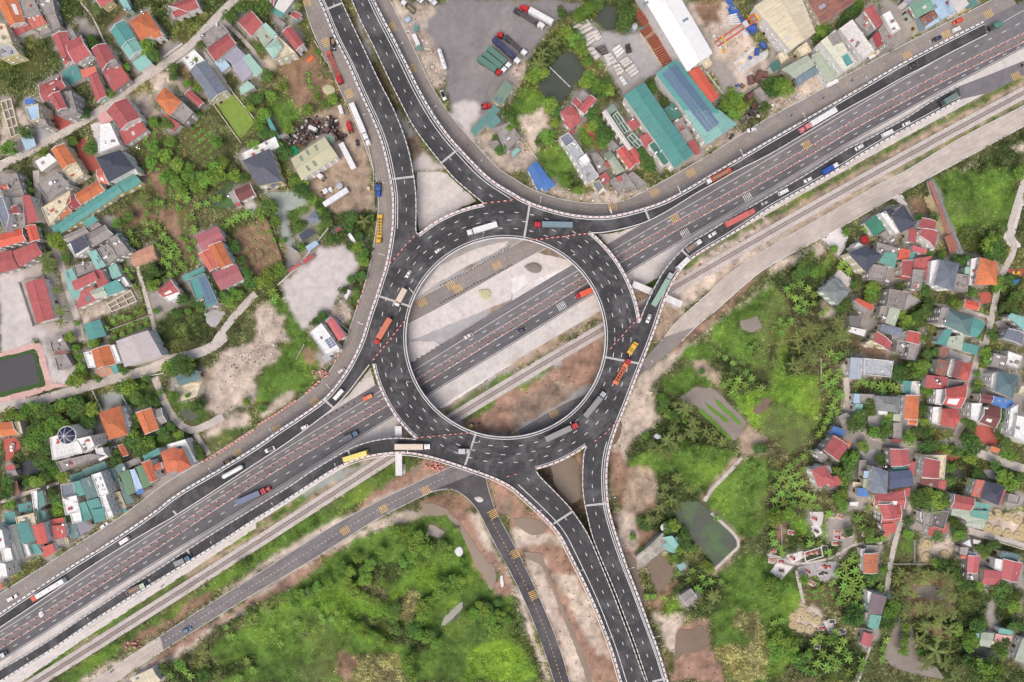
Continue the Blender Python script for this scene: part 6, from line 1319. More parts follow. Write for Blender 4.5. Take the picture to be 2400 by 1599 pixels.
for s_ in ('@600,0 625,95 785,30|@600,0 1700,1500 1840,1385|@600,400 1245,80 1445,55|@600,400 1120,1150 1420,1250|@1200,400 165,300 110,630|@1200,400 1220,350 1265,460|@1200,400 1565,735 1640,810|@600,800 630,540 710,610|@600,800 840,990 885,1105|@600,800 2020,850 1920,1140|@1200,800 850,145 1170,205|@1200,800 680,1510 875,1490|@1200,1200 380,110 550,0|@1200,1200 1290,1560 1420,1530|@0,1200 1720,355 1770,430|@0,1200 1590,-10 1625,30').split('|'):
    q = T(s_)
    for d in (-1.6, 1.6): line_mb(mj, offset(q, d), 1.0, lambda p: zdeck(p)+0.02)
    line_mb(mj, q, 2.2, lambda p: zdeck(p)+0.016, 1)
tag(mj.build('expansion_joints', [M['wline'], M['conc']]), kind='structure')
def lerp3(a, b, t): return tuple(a[i]*(1-t)+b[i]*t for i in range(3))
# parapets (things): concrete wall with painted blocks
def parapet(pts, label, side=0, black=False, plain=False, hgt=0.9, wd=4.4):
    pts = offset(pts, side); mb = MB(); q = resample(pts, max(2, int(plen(pts)/3.4)))
    for i, (a, b) in enumerate(zip(q, q[1:])):
        za, zb = zdeck(a)-0.05, zdeck(b)-0.05; oa = offset([a, b], -wd/2); ob = offset([a, b], wd/2)
        pA = [P(*oa[0], za+hgt), P(*oa[1], zb+hgt), P(*ob[1], zb+hgt), P(*ob[0], za+hgt)]
        vs = [(*pA[0], za), (*pA[1], zb), (*pA[2], zb), (*pA[3], za), (*pA[0], za+hgt), (*pA[1], zb+hgt), (*pA[2], zb+hgt), (*pA[3], za+hgt)]
        k = (i % 4 == 0) and not plain; mcol = (2 if black or math.dist(a, RC) > 520 else 1) if k else 0
        F5 = [(4, 7, 6, 5), (0, 4, 5, 1), (1, 5, 6, 2), (2, 6, 7, 3), (3, 7, 4, 0)]; mb.add(vs, F5, 0)
        if k:   # the painted block stands proud of the white wall
            cx_ = sum(v[0] for v in vs)/8; cy_ = sum(v[1] for v in vs)/8; ww = [lerp3(vs[4], vs[7], .2), lerp3(vs[5], vs[6], .2), lerp3(vs[5], vs[6], .8), lerp3(vs[4], vs[7], .8)]
            mb.add([(v[0], v[1], v[2]-.05) for v in ww]+[(v[0], v[1], v[2]+.07) for v in ww], F5, mcol)
    o = mb.build('parapet_wall', [M['concw'], M['redp'], M['blkp']]); c = P(*pts[len(pts)//2]); return tag(o, label, 'parapet wall')
parapet(WL, 'long white parapet with red blocks along the outer left edge of the ramps', 0)
parapet(NR, 'long white parapet with red blocks from the top ramp round to the upper right ramp', 0)
parapet(ER, 'long white parapet with red blocks along the outer right side down to the bottom ramp', 0)
parapet(SWR, 'long white parapet with red blocks from the lower left ramp to the bottom ramp', 0)
parapet(A_R, 'white parapet with dark blocks on the right edge of the first top ramp', 0, True, wd=2.0)
parapet(B_L, 'white parapet with dark blocks on the left edge of the second top ramp', 0, True, wd=2.0)
parapet(NU_R, 'plain white parapet between the upper right ramp and the highway', 0, plain=True, wd=1.8)
parapet(NL_L, 'white parapet with dark blocks on the highway side of the lower right ramp', 0, True, wd=2.0)
parapet(SR_L, 'white parapet on the inner edge of the right bottom ramp', 0, wd=2.0)
parapet(SL_R, 'white parapet on the inner edge of the left bottom ramp', 0, wd=2.0)
parapet(WU_R, 'plain white parapet between the upper left ramp and the highway', 0, plain=True, wd=1.8)
parapet(WLo_L, 'white parapet with dark blocks on the highway side of the lower left ramp', 0, True, wd=2.0)
parapet(ci(234), 'plain white circular parapet round the hole of the roundabout', 0, plain=True, wd=2.2)
for a, b, nm in ((tipA, tipB, 'upper left gravel triangle'), (tipNU, tipNL, 'right hand highway opening'), (tipSR, tipSL, 'muddy pond at the bottom'), (tipWL, tipWU, 'left hand highway opening')):
    parapet(arc(a, b, 316), 'curved white parapet with red blocks above the '+nm, 0)
# piers: portal beams over the railway and columns below the deck
def portal(p0, p1, wd, label, z=6.4):
    a = P(*p0, z); b = P(*p1, z); L = math.dist(a, b); rz = math.atan2(b[1]-a[1], b[0]-a[0]); c = ((a[0]+b[0])/2, (a[1]+b[1])/2)
    e = tag(empty('portal_pier', (c[0], c[1], 0), rz), label, 'bridge pier'); mb = MB(); mb.box((0, 0, z-0.8), (L, wd*S, 1.6)); mb.build('cross_beam', M['concw'], e)
    for s in (-1, 1):
        mb = MB(); mb.box((s*(L/2-2.2), 0, (z-1.6)/2), (2.4, wd*S*0.7, z-1.6)); mb.build('column', M['concw'], e)
        mb = MB(); mb.box((s*(L/2-2.2), 0, 0.2), (5, wd*S*1.5, 0.7)); mb.build('footing', M['conc'], e)
portal(*T('@600,800 1307,780 1312,1235'), 15, 'white portal pier under the lower left ramp across the railway')
portal(*T('@1200,400 1110,1040 1560,1230'), 15, 'white portal pier under the lower right ramp across the railway')
first = None
for k in range(14):
    a = k*2*math.pi/14+0.12; p = (RC[0]+275*math.cos(a), RC[1]+275*math.sin(a)); x, y = P(*p, 8)
    if any(abs((np.interp(p[0], XS, yy))-p[1]) < 16 for yy in ([ (u+m)/2 for u, m in zip(UY, MEDY)], [(u+m)/2 for u, m in zip(L1Y, MEDY)], RAILY)): continue
    e = empty('bridge_pier', (x, y, 0), math.atan2(-(p[1]-RC[1]), p[0]-RC[0])); tag(e, 'concrete pier hidden under the roundabout deck with a cap beam', 'bridge pier', 'concrete piers under the roundabout deck')
    mb = MB(); mb.cyl((0, 0, 0), (0, 0, 6.2), 1.1, 14); mb.build('column', M['conc'], e); mb = MB(); mb.box((0, 0, 6.5), (14, 2, 0.8)); mb.build('cap_beam', M['conc'], e)
# ------------------------------------------------------------ traffic barriers, cones, blocks
def bar_proto():
    mb = MB()
    for i in range(3): mb.box(((i-1)*0.62, 0, 0.42), (0.6, 0.55, 0.84), 0, 0 if i != 1 else 1, 1, 0.55)
    return mb.mesh('water_barrier', [M['orgp'], M['concw']])
BAR = bar_proto()
def near_name(p):
    d = math.dist(p, RC)
    if d < 235: return 'inside the roundabout hole'
    for x, n in ((330, 'near the left edge'), (680, 'beside the slate blue trailer'), (RC[0], 'just left of the roundabout'), (1700, 'just right of the roundabout'), (2060, 'beside the white ramp sedans')):
        if p[0] < x: return n
    return 'near the upper right edge'
def bars(pts, step, zf, label, group, n=None, jit=0.5, sc=1.0):
    q = resample(pts, max(2, int(plen(pts)/step)))
    for a, b in zip(q, q[1:]):
        z = zf(a) if callable(zf) else zf; a = (a[0]+random.uniform(-jit, jit), a[1]+random.uniform(-jit, jit))
        if zf == ZM and (math.dist(a, RC) > 236 and math.dist(a, RC) < 316): continue
        x, y = P(*a, z); ang = math.atan2(-(b[1]-a[1]), b[0]-a[0])+random.uniform(-.12, .12)
        o = link('traffic_barrier', BAR); o.location = (x, y, z); o.rotation_euler = (0, 0, ang); o.scale = (sc, sc, sc)
        tag(o, label(a) if callable(label) else label, 'traffic barrier', group)
for d in (-8, 9):
    side = 'upper' if d < 0 else 'lower'
    bars(smooth(hl(MEDY, d)), 21, ZM, lambda a, s_=side: 'red and white median barrier in the %s row, %s' % (s_, near_name(a)), 'red and white barriers along the highway median', jit=1.5)
for s_, nm in (('@600,400 1450,610 1370,690 1290,790 1200,890', 'where the first top ramp meets the roundabout'), ('@600,400 2110,300 2352,270 @1200,400 50,255', 'where the second top ramp meets the roundabout'), ('@1200,400 170,640 480,605 720,575', 'across the roundabout at the upper right'), ('@1200,400 1190,1325 1080,1440 980,1550 @1200,800 870,100', 'across the roundabout at the right'), ('@1200,800 970,730 850,850 720,940', 'where the right bottom ramp leaves the roundabout'),
              ('@600,800 1480,885 1700,862 1990,835', 'across the roundabout at the lower left'), ('@600,400 1390,1350 1250,1530 @600,800 1050,200', 'across the roundabout at the left'), ('@1200,800 30,1220 @600,800 2250,1255', 'where the left bottom ramp leaves the roundabout')):
    bars(T(s_), 11, lambda p: zdeck(p)+0.02, 'red and white barrier in the row '+nm, 'barrier row '+nm)
CB = MB(); CB.box((0, 0, 0.4), (1.7, 1.0, 0.8), 0, 0, 0.92); CBm = CB.mesh('concrete_block', [nmat('pink_block', L3((222, 160, 148)), 0.8, 0.15, 1, dark=L3((230, 215, 208)), dscale=0.6, damt=0.6)])
for s_, nm in (('@600,400 1000,1050 970,1170', 'beside the grass patch left of the frontage road'), ('@600,400 945,1200 920,1300', 'below the grass patch left of the frontage road'), ('@600,800 760,130 700,230', 'below the solar roofed house'), ('@600,800 580,370 440,500', 'along the bend of the frontage road'), ('@600,800 360,550 200,660 0,780', 'on the straight of the lower left frontage road'), ('@0,800 2330,820 1990,1040', 'beside the vacant sand plot'), ('@0,800 1980,1050 1830,1120', 'near the crossed orange house')):
    q = resample(T(s_), max(3, int(plen(T(s_))/8)))
    for a, b in zip(q, q[1:]):
        x, y = P(*a, 0.3); o = link('concrete_block', CBm); o.location = (x, y, 0.25); o.rotation_euler = (0, 0, math.atan2(-(b[1]-a[1]), b[0]-a[0])+random.uniform(-.2, .2)); tag(o, 'pink and white concrete block '+nm, 'concrete block', 'pink road blocks '+nm)
for (cx, cy, n, nm) in ((*T('@600,800 1650,1150')[0], 26, 'below the lower left ramp'), (*T('@600,800 605,290')[0], 14, 'beside the left frontage road bend'), (*T('@0,1200 1240,1210')[0], 9, 'by the dirt beside the lower service road')):
    for i in range(n):
        x, y = P(cx+random.gauss(0, 9), cy+random.gauss(0, 5)); o = link('traffic_barrier', BAR); o.location = (x, y, random.choice((0.05, 0.05, 0.7))); o.rotation_euler = (random.uniform(-.1, .1), 0, random.uniform(-0.9, 0.3)); tag(o, 'red and white barrier in the loose heap '+nm, 'traffic barrier', 'heap of red and white barriers '+nm)
BO = MB(); BO.cyl((0, 0, 0), (0, 0, 0.8), 0.3, 8); BO.dome((0, 0, 0.8), 0.3, 0.15, 8, 2); BOm = BO.mesh('bollard', [M['black']])
for s_, nm, st in (('@600,400 1700,1060 2000,900 2330,700', 'along the upper edge of the road inside the roundabout', 7), ('@600,400 1700,1220 2000,1050 2352,870', 'along the lower edge of the road inside the roundabout', 7), ('@600,800 640,690 760,630 900,560', 'beside the left ramp above the highway', 12), ('@600,800 1440,190 1600,90 1700,30', 'on the pale verge above the highway inside the roundabout', 10)):
    q = resample(T(s_), int(plen(T(s_))/st))
    for a in q:
        x, y = P(a[0]+random.uniform(-1, 1), a[1]+random.uniform(-1, 1)); o = link('bollard', BOm); o.location = (x, y, 0.05); tag(o, 'small black post '+nm, 'bollard', 'black posts '+nm)
# street lamps
lamp = empty('street_lamp', (0, 0, 0)); mb = MB(); mb.cyl((0, 0, 0), (0, 0, 9), 0.14, 8, 0, 0.08); mb.build('pole', M['steel'], lamp)
mb = MB(); mb.cyl((0, 0, 9), (2.2, 0, 9.6), 0.07, 6); mb.build('arm', M['steel'], lamp); mb = MB(); mb.box((2.6, 0, 9.62), (1.0, 0.38, 0.16), 0, 0, 0.8); mb.build('lamp_head', M['concw'], lamp)
mb = MB(); mb.box((0, 0, 0.15), (0.5, 0.5, 0.3)); mb.build('base', M['conc'], lamp)
usedl = False
def lamps(pts, step, zf, label, group, flip=1, off=0):
    global usedl
    q = resample(pts, max(2, int(plen(pts)/step)))
    for a, b in zip(q[1:], q[2:]):
        if not (-20 < a[0] < 2420 and -20 < a[1] < 1620): continue
        z = zf(a) if callable(zf) else zf; x, y = P(*offset([a, b], off)[0], z); o = lamp if not usedl else copy_tree(lamp); usedl = True
        o.location = (x, y, z); o.rotation_euler = (0, 0, math.atan2(-(b[1]-a[1]), b[0]-a[0])+flip*math.pi/2); tag(o, label, 'street lamp', group)
zd = lambda p: zdeck(p)+0.5
lamps(WL, 150, zd, 'grey street lamp rising from the outer left parapet', 'street lamps on the outer left parapet', -1)
lamps(NR, 150, zd, 'grey street lamp rising from the upper parapet', 'street lamps on the upper parapet', 1) 
lamps(ER, 150, zd, 'grey street lamp rising from the right hand parapet', 'street lamps on the right hand parapet', 1)
lamps(SWR, 150, zd, 'grey street lamp rising from the lower parapet', 'street lamps on the lower parapet', 1)
lamps(ci(234), 180, zd, 'grey street lamp rising from the inner circular parapet', 'street lamps on the inner circular parapet', 1)
# ------------------------------------------------------------ buildings
def ccw(pts):
    n = len(pts); return sum(pts[i][0]*pts[(i+1) % n][1]-pts[(i+1) % n][0]*pts[i][1] for i in range(n)) > 0
def inset(pts, d):
    n = len(pts); r = []; s = 1 if ccw(pts) else -1
    for i in range(n):
        p0, p1, p2 = pts[i-1], pts[i], pts[(i+1) % n]
        a = (p1[0]-p0[0], p1[1]-p0[1]); b = (p2[0]-p1[0], p2[1]-p1[1]); la = math.hypot(*a) or 1; lb = math.hypot(*b) or 1
        na = (-a[1]/la*s, a[0]/la*s); nb = (-b[1]/lb*s, b[0]/lb*s); k = 1+na[0]*nb[0]+na[1]*nb[1]; k = max(k, 0.5)
        r.append((p1[0]+(na[0]+nb[0])/k*d, p1[1]+(na[1]+nb[1])/k*d))
    return r
def lerp(a, b, t): return tuple(a[i]*(1-t)+b[i]*t for i in range(len(a)))
LANDMARKS = []
BUILD_FP = []
TANKS = {}
def tank_mesh(kind):
    if kind in TANKS: return TANKS[kind]
    mb = MB()
    if kind == 0:
        mb.cyl((-0.75, 0, 1.0), (0.75, 0, 1.0), 0.52, 12); 
        for s in (-.5, .5): mb.box((s, 0, 0.25), (0.1, 0.8, 0.5), 0, 1)
        mb.cyl((0, 0, 1.5), (0, 0, 1.62), 0.18, 8, 1)
    else:
        mb.cyl((0, 0, 0.3), (0, 0, 1.5), 0.6, 14); mb.dome((0, 0, 1.5), 0.6, 0.25, 14, 3); mb.box((0, 0, 0.15), (1.1, 1.1, 0.3), 0, 1)
    TANKS[kind] = mb.mesh('water_tank', [M['tankw'] if kind == 0 else M['steel'], M['steel']], False); return TANKS[kind]
WINM = None
def winmeshes():
    global WINM
    f = MB()
    for dz in (-0.65, 0.65): f.box((0, 0, dz), (1.3, 0.12, 0.1))
    for dx in (-0.6, 0, 0.6): f.box((dx, 0, 0), (0.09, 0.12, 1.25))
    f.box((0, -0.12, -0.75), (1.5, 0.35, 0.08)); f.box((0, -0.22, 0.82), (1.5, 0.55, 0.08))
    g = MB(); g.box((0, 0.02, 0), (1.15, 0.06, 1.25))
    d = MB(); d.box((0, 0, 1.1), (1.6, 0.1, 2.2)); h = MB(); h.box((0.5, -0.09, 1.1), (0.08, 0.08, 0.3))
    WINM = (f.mesh('window_frame', M['frame']), g.mesh('window_pane', M['glass']), d.mesh('door', nmat('door_wood', L3((112, 84, 66)), 0.6, 0.1)), h.mesh('handle', M['steel']))
winmeshes()
def uvroof(me, faces_axes):
    uv = me.uv_layers.new(name='UVMap')
    for p in me.polygons:
        ax = faces_axes[p.index]
        for li in p.loop_indices:
            v = me.vertices[me.loops[li].vertex_index].co; uv.data[li].uv = (v.x*ax[0]+v.y*ax[1], -v.x*ax[1]+v.y*ax[0])
class RB(MB):
    def __init__(s): super().__init__(); s.ax = []
    def quad(s, vs, m, ax): s.add(vs, [tuple(range(len(vs)))], m); s.ax.append(ax)
def roof_slab(rb, top, th, m, ax, mt):
    """top: list of 3d pts CCW from above"""
    rb.quad(top, m, ax); bot = [(p[0], p[1], p[2]-th) for p in top]; rb.quad(bot[::-1], mt, ax)
    n = len(top)
    for i in range(n): rb.quad([bot[i], bot[(i+1) % n], top[(i+1) % n], top[i]], mt, ax)
def ordered(p3):
    a = sum(p3[i][0]*p3[(i+1) % len(p3)][1]-p3[(i+1) % len(p3)][0]*p3[i][1] for i in range(len(p3)))
    return p3 if a > 0 else p3[::-1]
def add_windows(root, wp, z0, h, cen, maxn):
    n = len(wp); s = 1 if ccw(wp) else -1; cnt = 0; done = False
    for i in range(n):
        a, b = wp[i], wp[(i+1) % n]; L = math.dist(a, b)
        if L < 3: continue
        ux, uy = (b[0]-a[0])/L, (b[1]-a[1])/L; nx, ny = uy*s, -ux*s
        mx, my = (a[0]+b[0])/2+cen[0], (a[1]+b[1])/2+cen[1]
        if nx*mx+ny*my > -0.35*math.hypot(mx, my) : continue
        rz = math.atan2(ny, nx)+math.pi/2; k = max(1, int(L/3.4)); fl = max(1, int(h/3.3))
        for f in range(fl):
            for j in range(k):
                if cnt >= maxn: return cnt
                t = (j+0.5)/k; x, y = a[0]+ux*L*t, a[1]+uy*L*t; z = f*3.3+1.8
                if z+1 > h: continue
                if f == 0 and j == k//2 and not done and maxn > 2:
                    d = link('door', WINM[2], root, (x+nx*0.05, y+ny*0.05, 0)); d.rotation_euler = (0, 0, rz); hh = link('handle', WINM[3], d); done = True; continue
                w_ = link('window', WINM[0], root, (x+nx*0.03, y+ny*0.03, z)); w_.rotation_euler = (0, 0, rz); link('pane', WINM[1], w_); cnt += 1
    return cnt
def category(lab):
    for k, (n, c) in {'warehouse': ('warehouse', 'warehouse'), 'factory': ('factory_building', 'factory'), 'hall': ('warehouse', 'hall'), 'workshop': ('workshop', 'workshop'), 'shophouse': ('shophouse', 'shophouse'), 'townhouse': ('townhouse', 'townhouse'), 'villa': ('villa', 'villa'), 'tarpaulin': ('shed', 'shed'), 'pergola': ('pergola', 'pergola'), 'pavilion': ('pavilion', 'pavilion'), 'shed': ('shed', 'shed'), 'hut': ('hut', 'hut'), 'carport': ('carport', 'carport'), 'lean-to': ('shed', 'shed'), 'outhouse': ('outbuilding', 'outbuilding'), 'foundation': ('unfinished_house', 'foundations'), 'roofless': ('unfinished_house', 'unfinished house')}.items():
        if k in lab.lower(): return n, c
    return 'house', 'house'
def roofpatch(rnd, root, c4):
    if not c4 or math.dist(c4[0], c4[1])*math.dist(c4[1], c4[2]) < 30: return
    for _ in range(rnd.choice((0, 0, 1, 1, 2))):
        u0, v0 = rnd.uniform(.05, .75), rnd.uniform(.0, .6); du, dv = rnd.uniform(.06, .2), rnd.uniform(.2, .4); t = []
        for u, v in ((u0, v0), (u0+du, v0), (u0+du, min(.98, v0+dv)), (u0, min(.98, v0+dv))): p = lerp(lerp(c4[0], c4[1], u), lerp(c4[3], c4[2], u), v); t.append((p[0], p[1], p[2]+.07))
        rb = RB(); roof_slab(rb, ordered(t), .05, 0, (1, 0), 0); me = rb.mesh('roof_patch', [roofmat(rnd.choice(('rus', 'con', 'osw', 'gte', 'mar', 'blg', 'lil')))]); uvroof(me, rb.ax); link('roof_patch', me, root)
def building(label, vols, extras, org, bi):
    rnd = random.Random(bi*13+5)
    V_ = []
    for v in vols.split(';'):
        v = v.strip(); 
        if not v: continue
        t = v.split(' '); ridge1 = v.endswith('/1'); kind = t[0][0]; h = float(t[0][1:])+.037*len(V_)+.003*(bi % 9); colr = t[1]
        pts = tp(' '.join(t[2:]).replace('/1', '').replace('/', ''), org); V_.append((kind, h, colr, pts, ridge1))
    cx = sum(p[0] for v in V_ for p in v[3])/sum(len(v[3]) for v in V_); cy = sum(p[1] for v in V_ for p in v[3])/sum(len(v[3]) for v in V_)
    hm = sum(v[1] for v in V_)/len(V_); c = P(cx, cy, hm); nm, cat = category(label)
    root = tag(empty(nm, (c[0], c[1], 0)), label, cat); LANDMARKS.append((c, label))
    wk = rnd.choice(WKEYS); wleft = 26; ZF = []
    for vi, (kind, h, colr, pts, r1) in enumerate(V_):
        q = [P(*p, h) for p in pts]; q = [(p[0]-c[0], p[1]-c[1]) for p in q]
        if r1: q = q[1:]+q[:1]
        # ridge now parallel to q0->q1
        fp = inset(q, 0.35 if kind in 'ghms' else 0.02)
        BUILD_FP.append([(p[0]+c[0], p[1]+c[1]) for p in q]); occ_poly([PXY(p[0]+c[0], p[1]+c[1], 0) for p in q])
        wc = WALLC[wk] if not (colr in ('con', 'con2', 'con3')) else WALLC['grey']
        if colr == 'wht': wc = WALLC['white']
        if colr in ('yel', 'crm') and kind == 'f': wc = WALLC['cream'] if colr == 'crm' else WALLC['white']
        span = math.dist(q[1], q[2])/2+math.dist(q[3], q[0])/2
        if kind in 'ghm':
            rise = {'g': 0.2, 'h': 0.22, 'm': 0.09}[kind]*span*0.9; rise = min(rise, 3.2)
            m1 = lerp(q[1], q[2], .5); m0 = lerp(q[0], q[3], .5); L = math.dist(m0, m1); th = 0.16
            hs = min(0.42, span/2/max(L, .1)) if kind == 'h' else 0
            R0 = lerp(m0, m1, hs); R1_ = lerp(m0, m1, 1-hs)
            ax = ((m1[0]-m0[0])/(L or 1), (m1[1]-m0[1])/(L or 1)); ay = (-ax[1], ax[0])
            rb = RB(); E = lambda p, z=0: (p[0], p[1], h+z)
            if kind == 'h':
                for f, a_ in (([E(q[0]), E(q[1]), E(R1_, rise), E(R0, rise)], ax), ([E(q[2]), E(q[3]), E(R0, rise), E(R1_, rise)], ax), ([E(q[1]), E(q[2]), E(R1_, rise)], ay), ([E(q[3]), E(q[0]), E(R0, rise)], ay)):
                    roof_slab(rb, ordered(f), th, 0, a_, 0 if kind == 'm' else 1)
            else:
                for f, a_ in (([E(q[0]), E(q[1]), E(m1, rise), E(m0, rise)], ax), ([E(q[2]), E(q[3]), E(m0, rise), E(m1, rise)], ax)):
                    roof_slab(rb, ordered(f), th, 0, a_, 1 if kind == 'g' else 0)
            me = rb.mesh('roof', [roofmat(colr), M['trim']]); uvroof(me, rb.ax); ro = link('roof', me, root)
            if kind != 'm' or L > 15:   # ridge cap
                rc = MB(); rc.cyl((*R0, h+rise+0.03), (*R1_, h+rise+0.03), 0.16, 6); rc.build('ridge_cap', roofmat(colr, True) if kind != 'g' else roofmat(colr, True), ro)
            if kind == 'g':   # white bargeboards on the gable ends
                for (e0, e1, rr, tdir) in ((q[0], q[3], m0, -1), (q[1], q[2], m1, 1)):
                    bb = MB()
                    for e in (e0, e1): bb.cyl((e[0]+ax[0]*tdir*.1, e[1]+ax[1]*tdir*.1, h-0.02), (rr[0]+ax[0]*tdir*.1, rr[1]+ax[1]*tdir*.1, h+rise-0.02), 0.17, 4)
                    bb.build('bargeboard', M['trim'], ro)
            if colr in ('rus', 'crm', 'pat', 'sag3', 'lbl'): roofpatch(rnd, root, [E(m0, rise), E(m1, rise), E(q[1]), E(q[0])]); roofpatch(rnd, root, [E(m0, rise), E(m1, rise), E(q[2]), E(q[3])])
            wb = MB(); wb.prism(fp, 0, h-0.12); fm0 = lerp(fp[0], fp[3], .5); fm1 = lerp(fp[1], fp[2], .5)
            if kind != 'h':
                for a, b, mm_ in ((fp[0], fp[3], fm0), (fp[1], fp[2], fm1)): wb.add([(*a, h-0.13), (*b, h-0.13), (*mm_, h+rise-0.3)], [(0, 1, 2), (2, 1, 0)][:1])
            wb.build('wall', wc, root)
            ZF.append((q, lambda x, y, m0=m0, ay=ay, h=h, rise=rise, span=span: h+rise*max(0, 1-abs((x-m0[0])*ay[0]+(y-m0[1])*ay[1])/(span/2)), h))
        elif kind == 's':
            up = min(0.9, 0.1*span); ax = ((q[1][0]-q[0][0]), (q[1][1]-q[0][1])); l = math.hypot(*ax) or 1; ax = (ax[0]/l, ax[1]/l)
            rb = RB(); roof_slab(rb, ordered([(*q[0], h+up), (*q[1], h+up), (*q[2], h), (*q[3], h)] if len(q) == 4 else [(*p, h) for p in q]), 0.1, 0, ax, 0)
            me = rb.mesh('roof', [roofmat(colr), M['trim']]); uvroof(me, rb.ax); link('roof', me, root)
            if h <= 3.2 or nm in ('carport', 'pergola'):
                for i, p in enumerate(fp):
                    pb = MB(); pb.cyl((*p, 0), (*p, h-0.05), 0.09, 6); pb.build('post', M['steel'], root)
            else:
                wb = MB(); wb.prism(fp, 0, h-0.14); wb.build('wall', wc, root)
            roofpatch(rnd, root, [(*q[0], h+up), (*q[1], h+up), (*q[2], h), (*q[3], h)] if len(q) == 4 else None)
            ZF.append((q, lambda x, y, h=h: h+0.3, h))
        elif kind == 'f':
            mb = MB(); mb.prism(q, 0, h-0.75); mb.build('wall', wc, root)
            sb = MB(); sb.prism(inset(q, 0.24), h-0.74, h-0.62); ro = sb.build('roof', roofmat(colr, True), root)
            pb = MB(); inn = inset(q, 0.26); n = len(q)
            for i in range(n):
                a, b, c_, d = q[i], q[(i+1) % n], inn[(i+1) % n], inn[i]; pb.prism([a, b, c_, d], h-0.745, h)
            if h > 1.5: pb.build('parapet', wc, root)
            ar = abs(sum(q[i][0]*q[(i+1) % n][1]-q[(i+1) % n][0]*q[i][1] for i in range(n)))/2
            if ar > 45 and h > 4 and colr in ('con', 'con2', 'con3', 'osw', 'crm', 'gry', 'wht'):
                for _ in range(rnd.randint(1, 3)):
                    t1, t2 = rnd.uniform(.15, .85), rnd.uniform(.15, .85); p = lerp(lerp(q[0], q[1], t1), lerp(q[3], q[2], t1), t2); a = math.atan2(q[1][1]-q[0][1], q[1][0]-q[0][0])
                    bx = MB(); sx, sy = rnd.uniform(0.8, 2.2), rnd.uniform(0.7, 1.6); bx.box((*p, h-0.35), (sx, sy, rnd.uniform(.5, .9)), a); bx.build('roof_vent', roofmat(rnd.choice(('con2', 'wht', 'con', 'red')), True), root)
            ZF.append((q, lambda x, y, h=h: h-0.62, h))
        else:   # roofless walls with rooms
            mb = MB(); inn = inset(q, 0.45); n = len(q)
            for i in range(n): mb.prism([q[i], q[(i+1) % n], inn[(i+1) % n], inn[i]], 0, h)
            la = math.dist(q[0], q[1]); lb = math.dist(q[1], q[2]); na, nb = (max(2, int(la/4)), max(2, int(lb/4)))
            def bar_(p0, p1):
                L = math.dist(p0, p1) or 1; nx, ny = -(p1[1]-p0[1])/L*.2, (p1[0]-p0[0])/L*.2; mb.prism([(p0[0]-nx, p0[1]-ny), (p1[0]-nx, p1[1]-ny), (p1[0]+nx, p1[1]+ny), (p0[0]+nx, p0[1]+ny)], 0, h-0.02-0.002*len(mb.f) % 0.01)
            for i in range(1, na): t = i/na; bar_(lerp(inn[0], inn[1], t), lerp(inn[3], inn[2], t))
            for j in range(1, nb):
                t = j/nb; bar_(lerp(inn[0], inn[3], t), lerp(inn[1], inn[2], t))
            mb.build('wall', WALLC['cream'] if h < 2 else WALLC['mint'], root)
            sb = MB(); sb.prism(inset(q, .3), 0, 0.15); sb.build('floor_slab', roofmat('con2', True), root)
        if kind != 'u' and h >= 4.5 and wleft > 0 and not (kind == 's' and h < 5):
            wleft -= add_windows(root, fp, 0, h, c, min(wleft, 12 if math.hypot(*c) > 90 else 4))
    for e in extras.split(';'):
        e = e.strip()
        if not e: continue
        k, rest = e[0], e[1:].strip()
        if k in 'tw':
            p = tp(rest, org)[0]
            hit = None
            for q, zf, h in sorted(ZF, key=lambda s: -s[2]):
                x, y = P(*p, h); x -= c[0]; y -= c[1]
                if inpoly(np.array([x]), np.array([y]), inset(q, -0.6))[0]: hit = (x, y, zf(x, y)); break
            if hit is None:
                q, zf, h = ZF[0]; mxq = (sum(a[0] for a in q)/len(q), sum(a[1] for a in q)/len(q)); x, y = P(*p, h); x -= c[0]; y -= c[1]
                # a tank outside every roof stands on a small steel frame tower
                tw = MB(); zt = 3.2; 
                for sx in (-.5, .5):
                    for sy in (-.5, .5): tw.cyl((x+sx, y+sy, 0), (x+sx, y+sy, zt), 0.06, 6)
                tw.box((x, y, zt), (1.3, 1.3, 0.1)); tw.build('tank_stand', M['steel'], root); hit = (x, y, zt+0.05)
            if k == 't':
                o = link('water_tank', tank_mesh(rnd.randint(0, 1)), root, hit); o.rotation_euler = (0, 0, rnd.uniform(0, 3)); o.scale = (1.15,)*3
            else:
                s = 2.2 if 'warehouse' in label or 'factory' in label else 0.9; q = ZF[0][0]; a = math.atan2(q[1][1]-q[0][1], q[1][0]-q[0][0])+math.pi/2
                wb = MB(); wb.box((hit[0], hit[1], hit[2]+0.12), (s*1.6, s*0.55, 0.16), a); wb.build('skylight', roofmat('sag2' if 'khaki' in label else 'blg', True), root)
        elif k == 'p':
            pp = tp(rest, org); hh = ZF[0][2]+0.9; q4 = [P(*p, hh) for p in pp]; q4 = [(p[0]-c[0], p[1]-c[1]) for p in q4]
            L1_ = math.dist(q4[0], q4[1]); L2_ = math.dist(q4[1], q4[2]); nu, nv = max(2, int(L1_/2.1)), max(2, int(L2_/1.25)); b1 = MB(); b2 = MB()
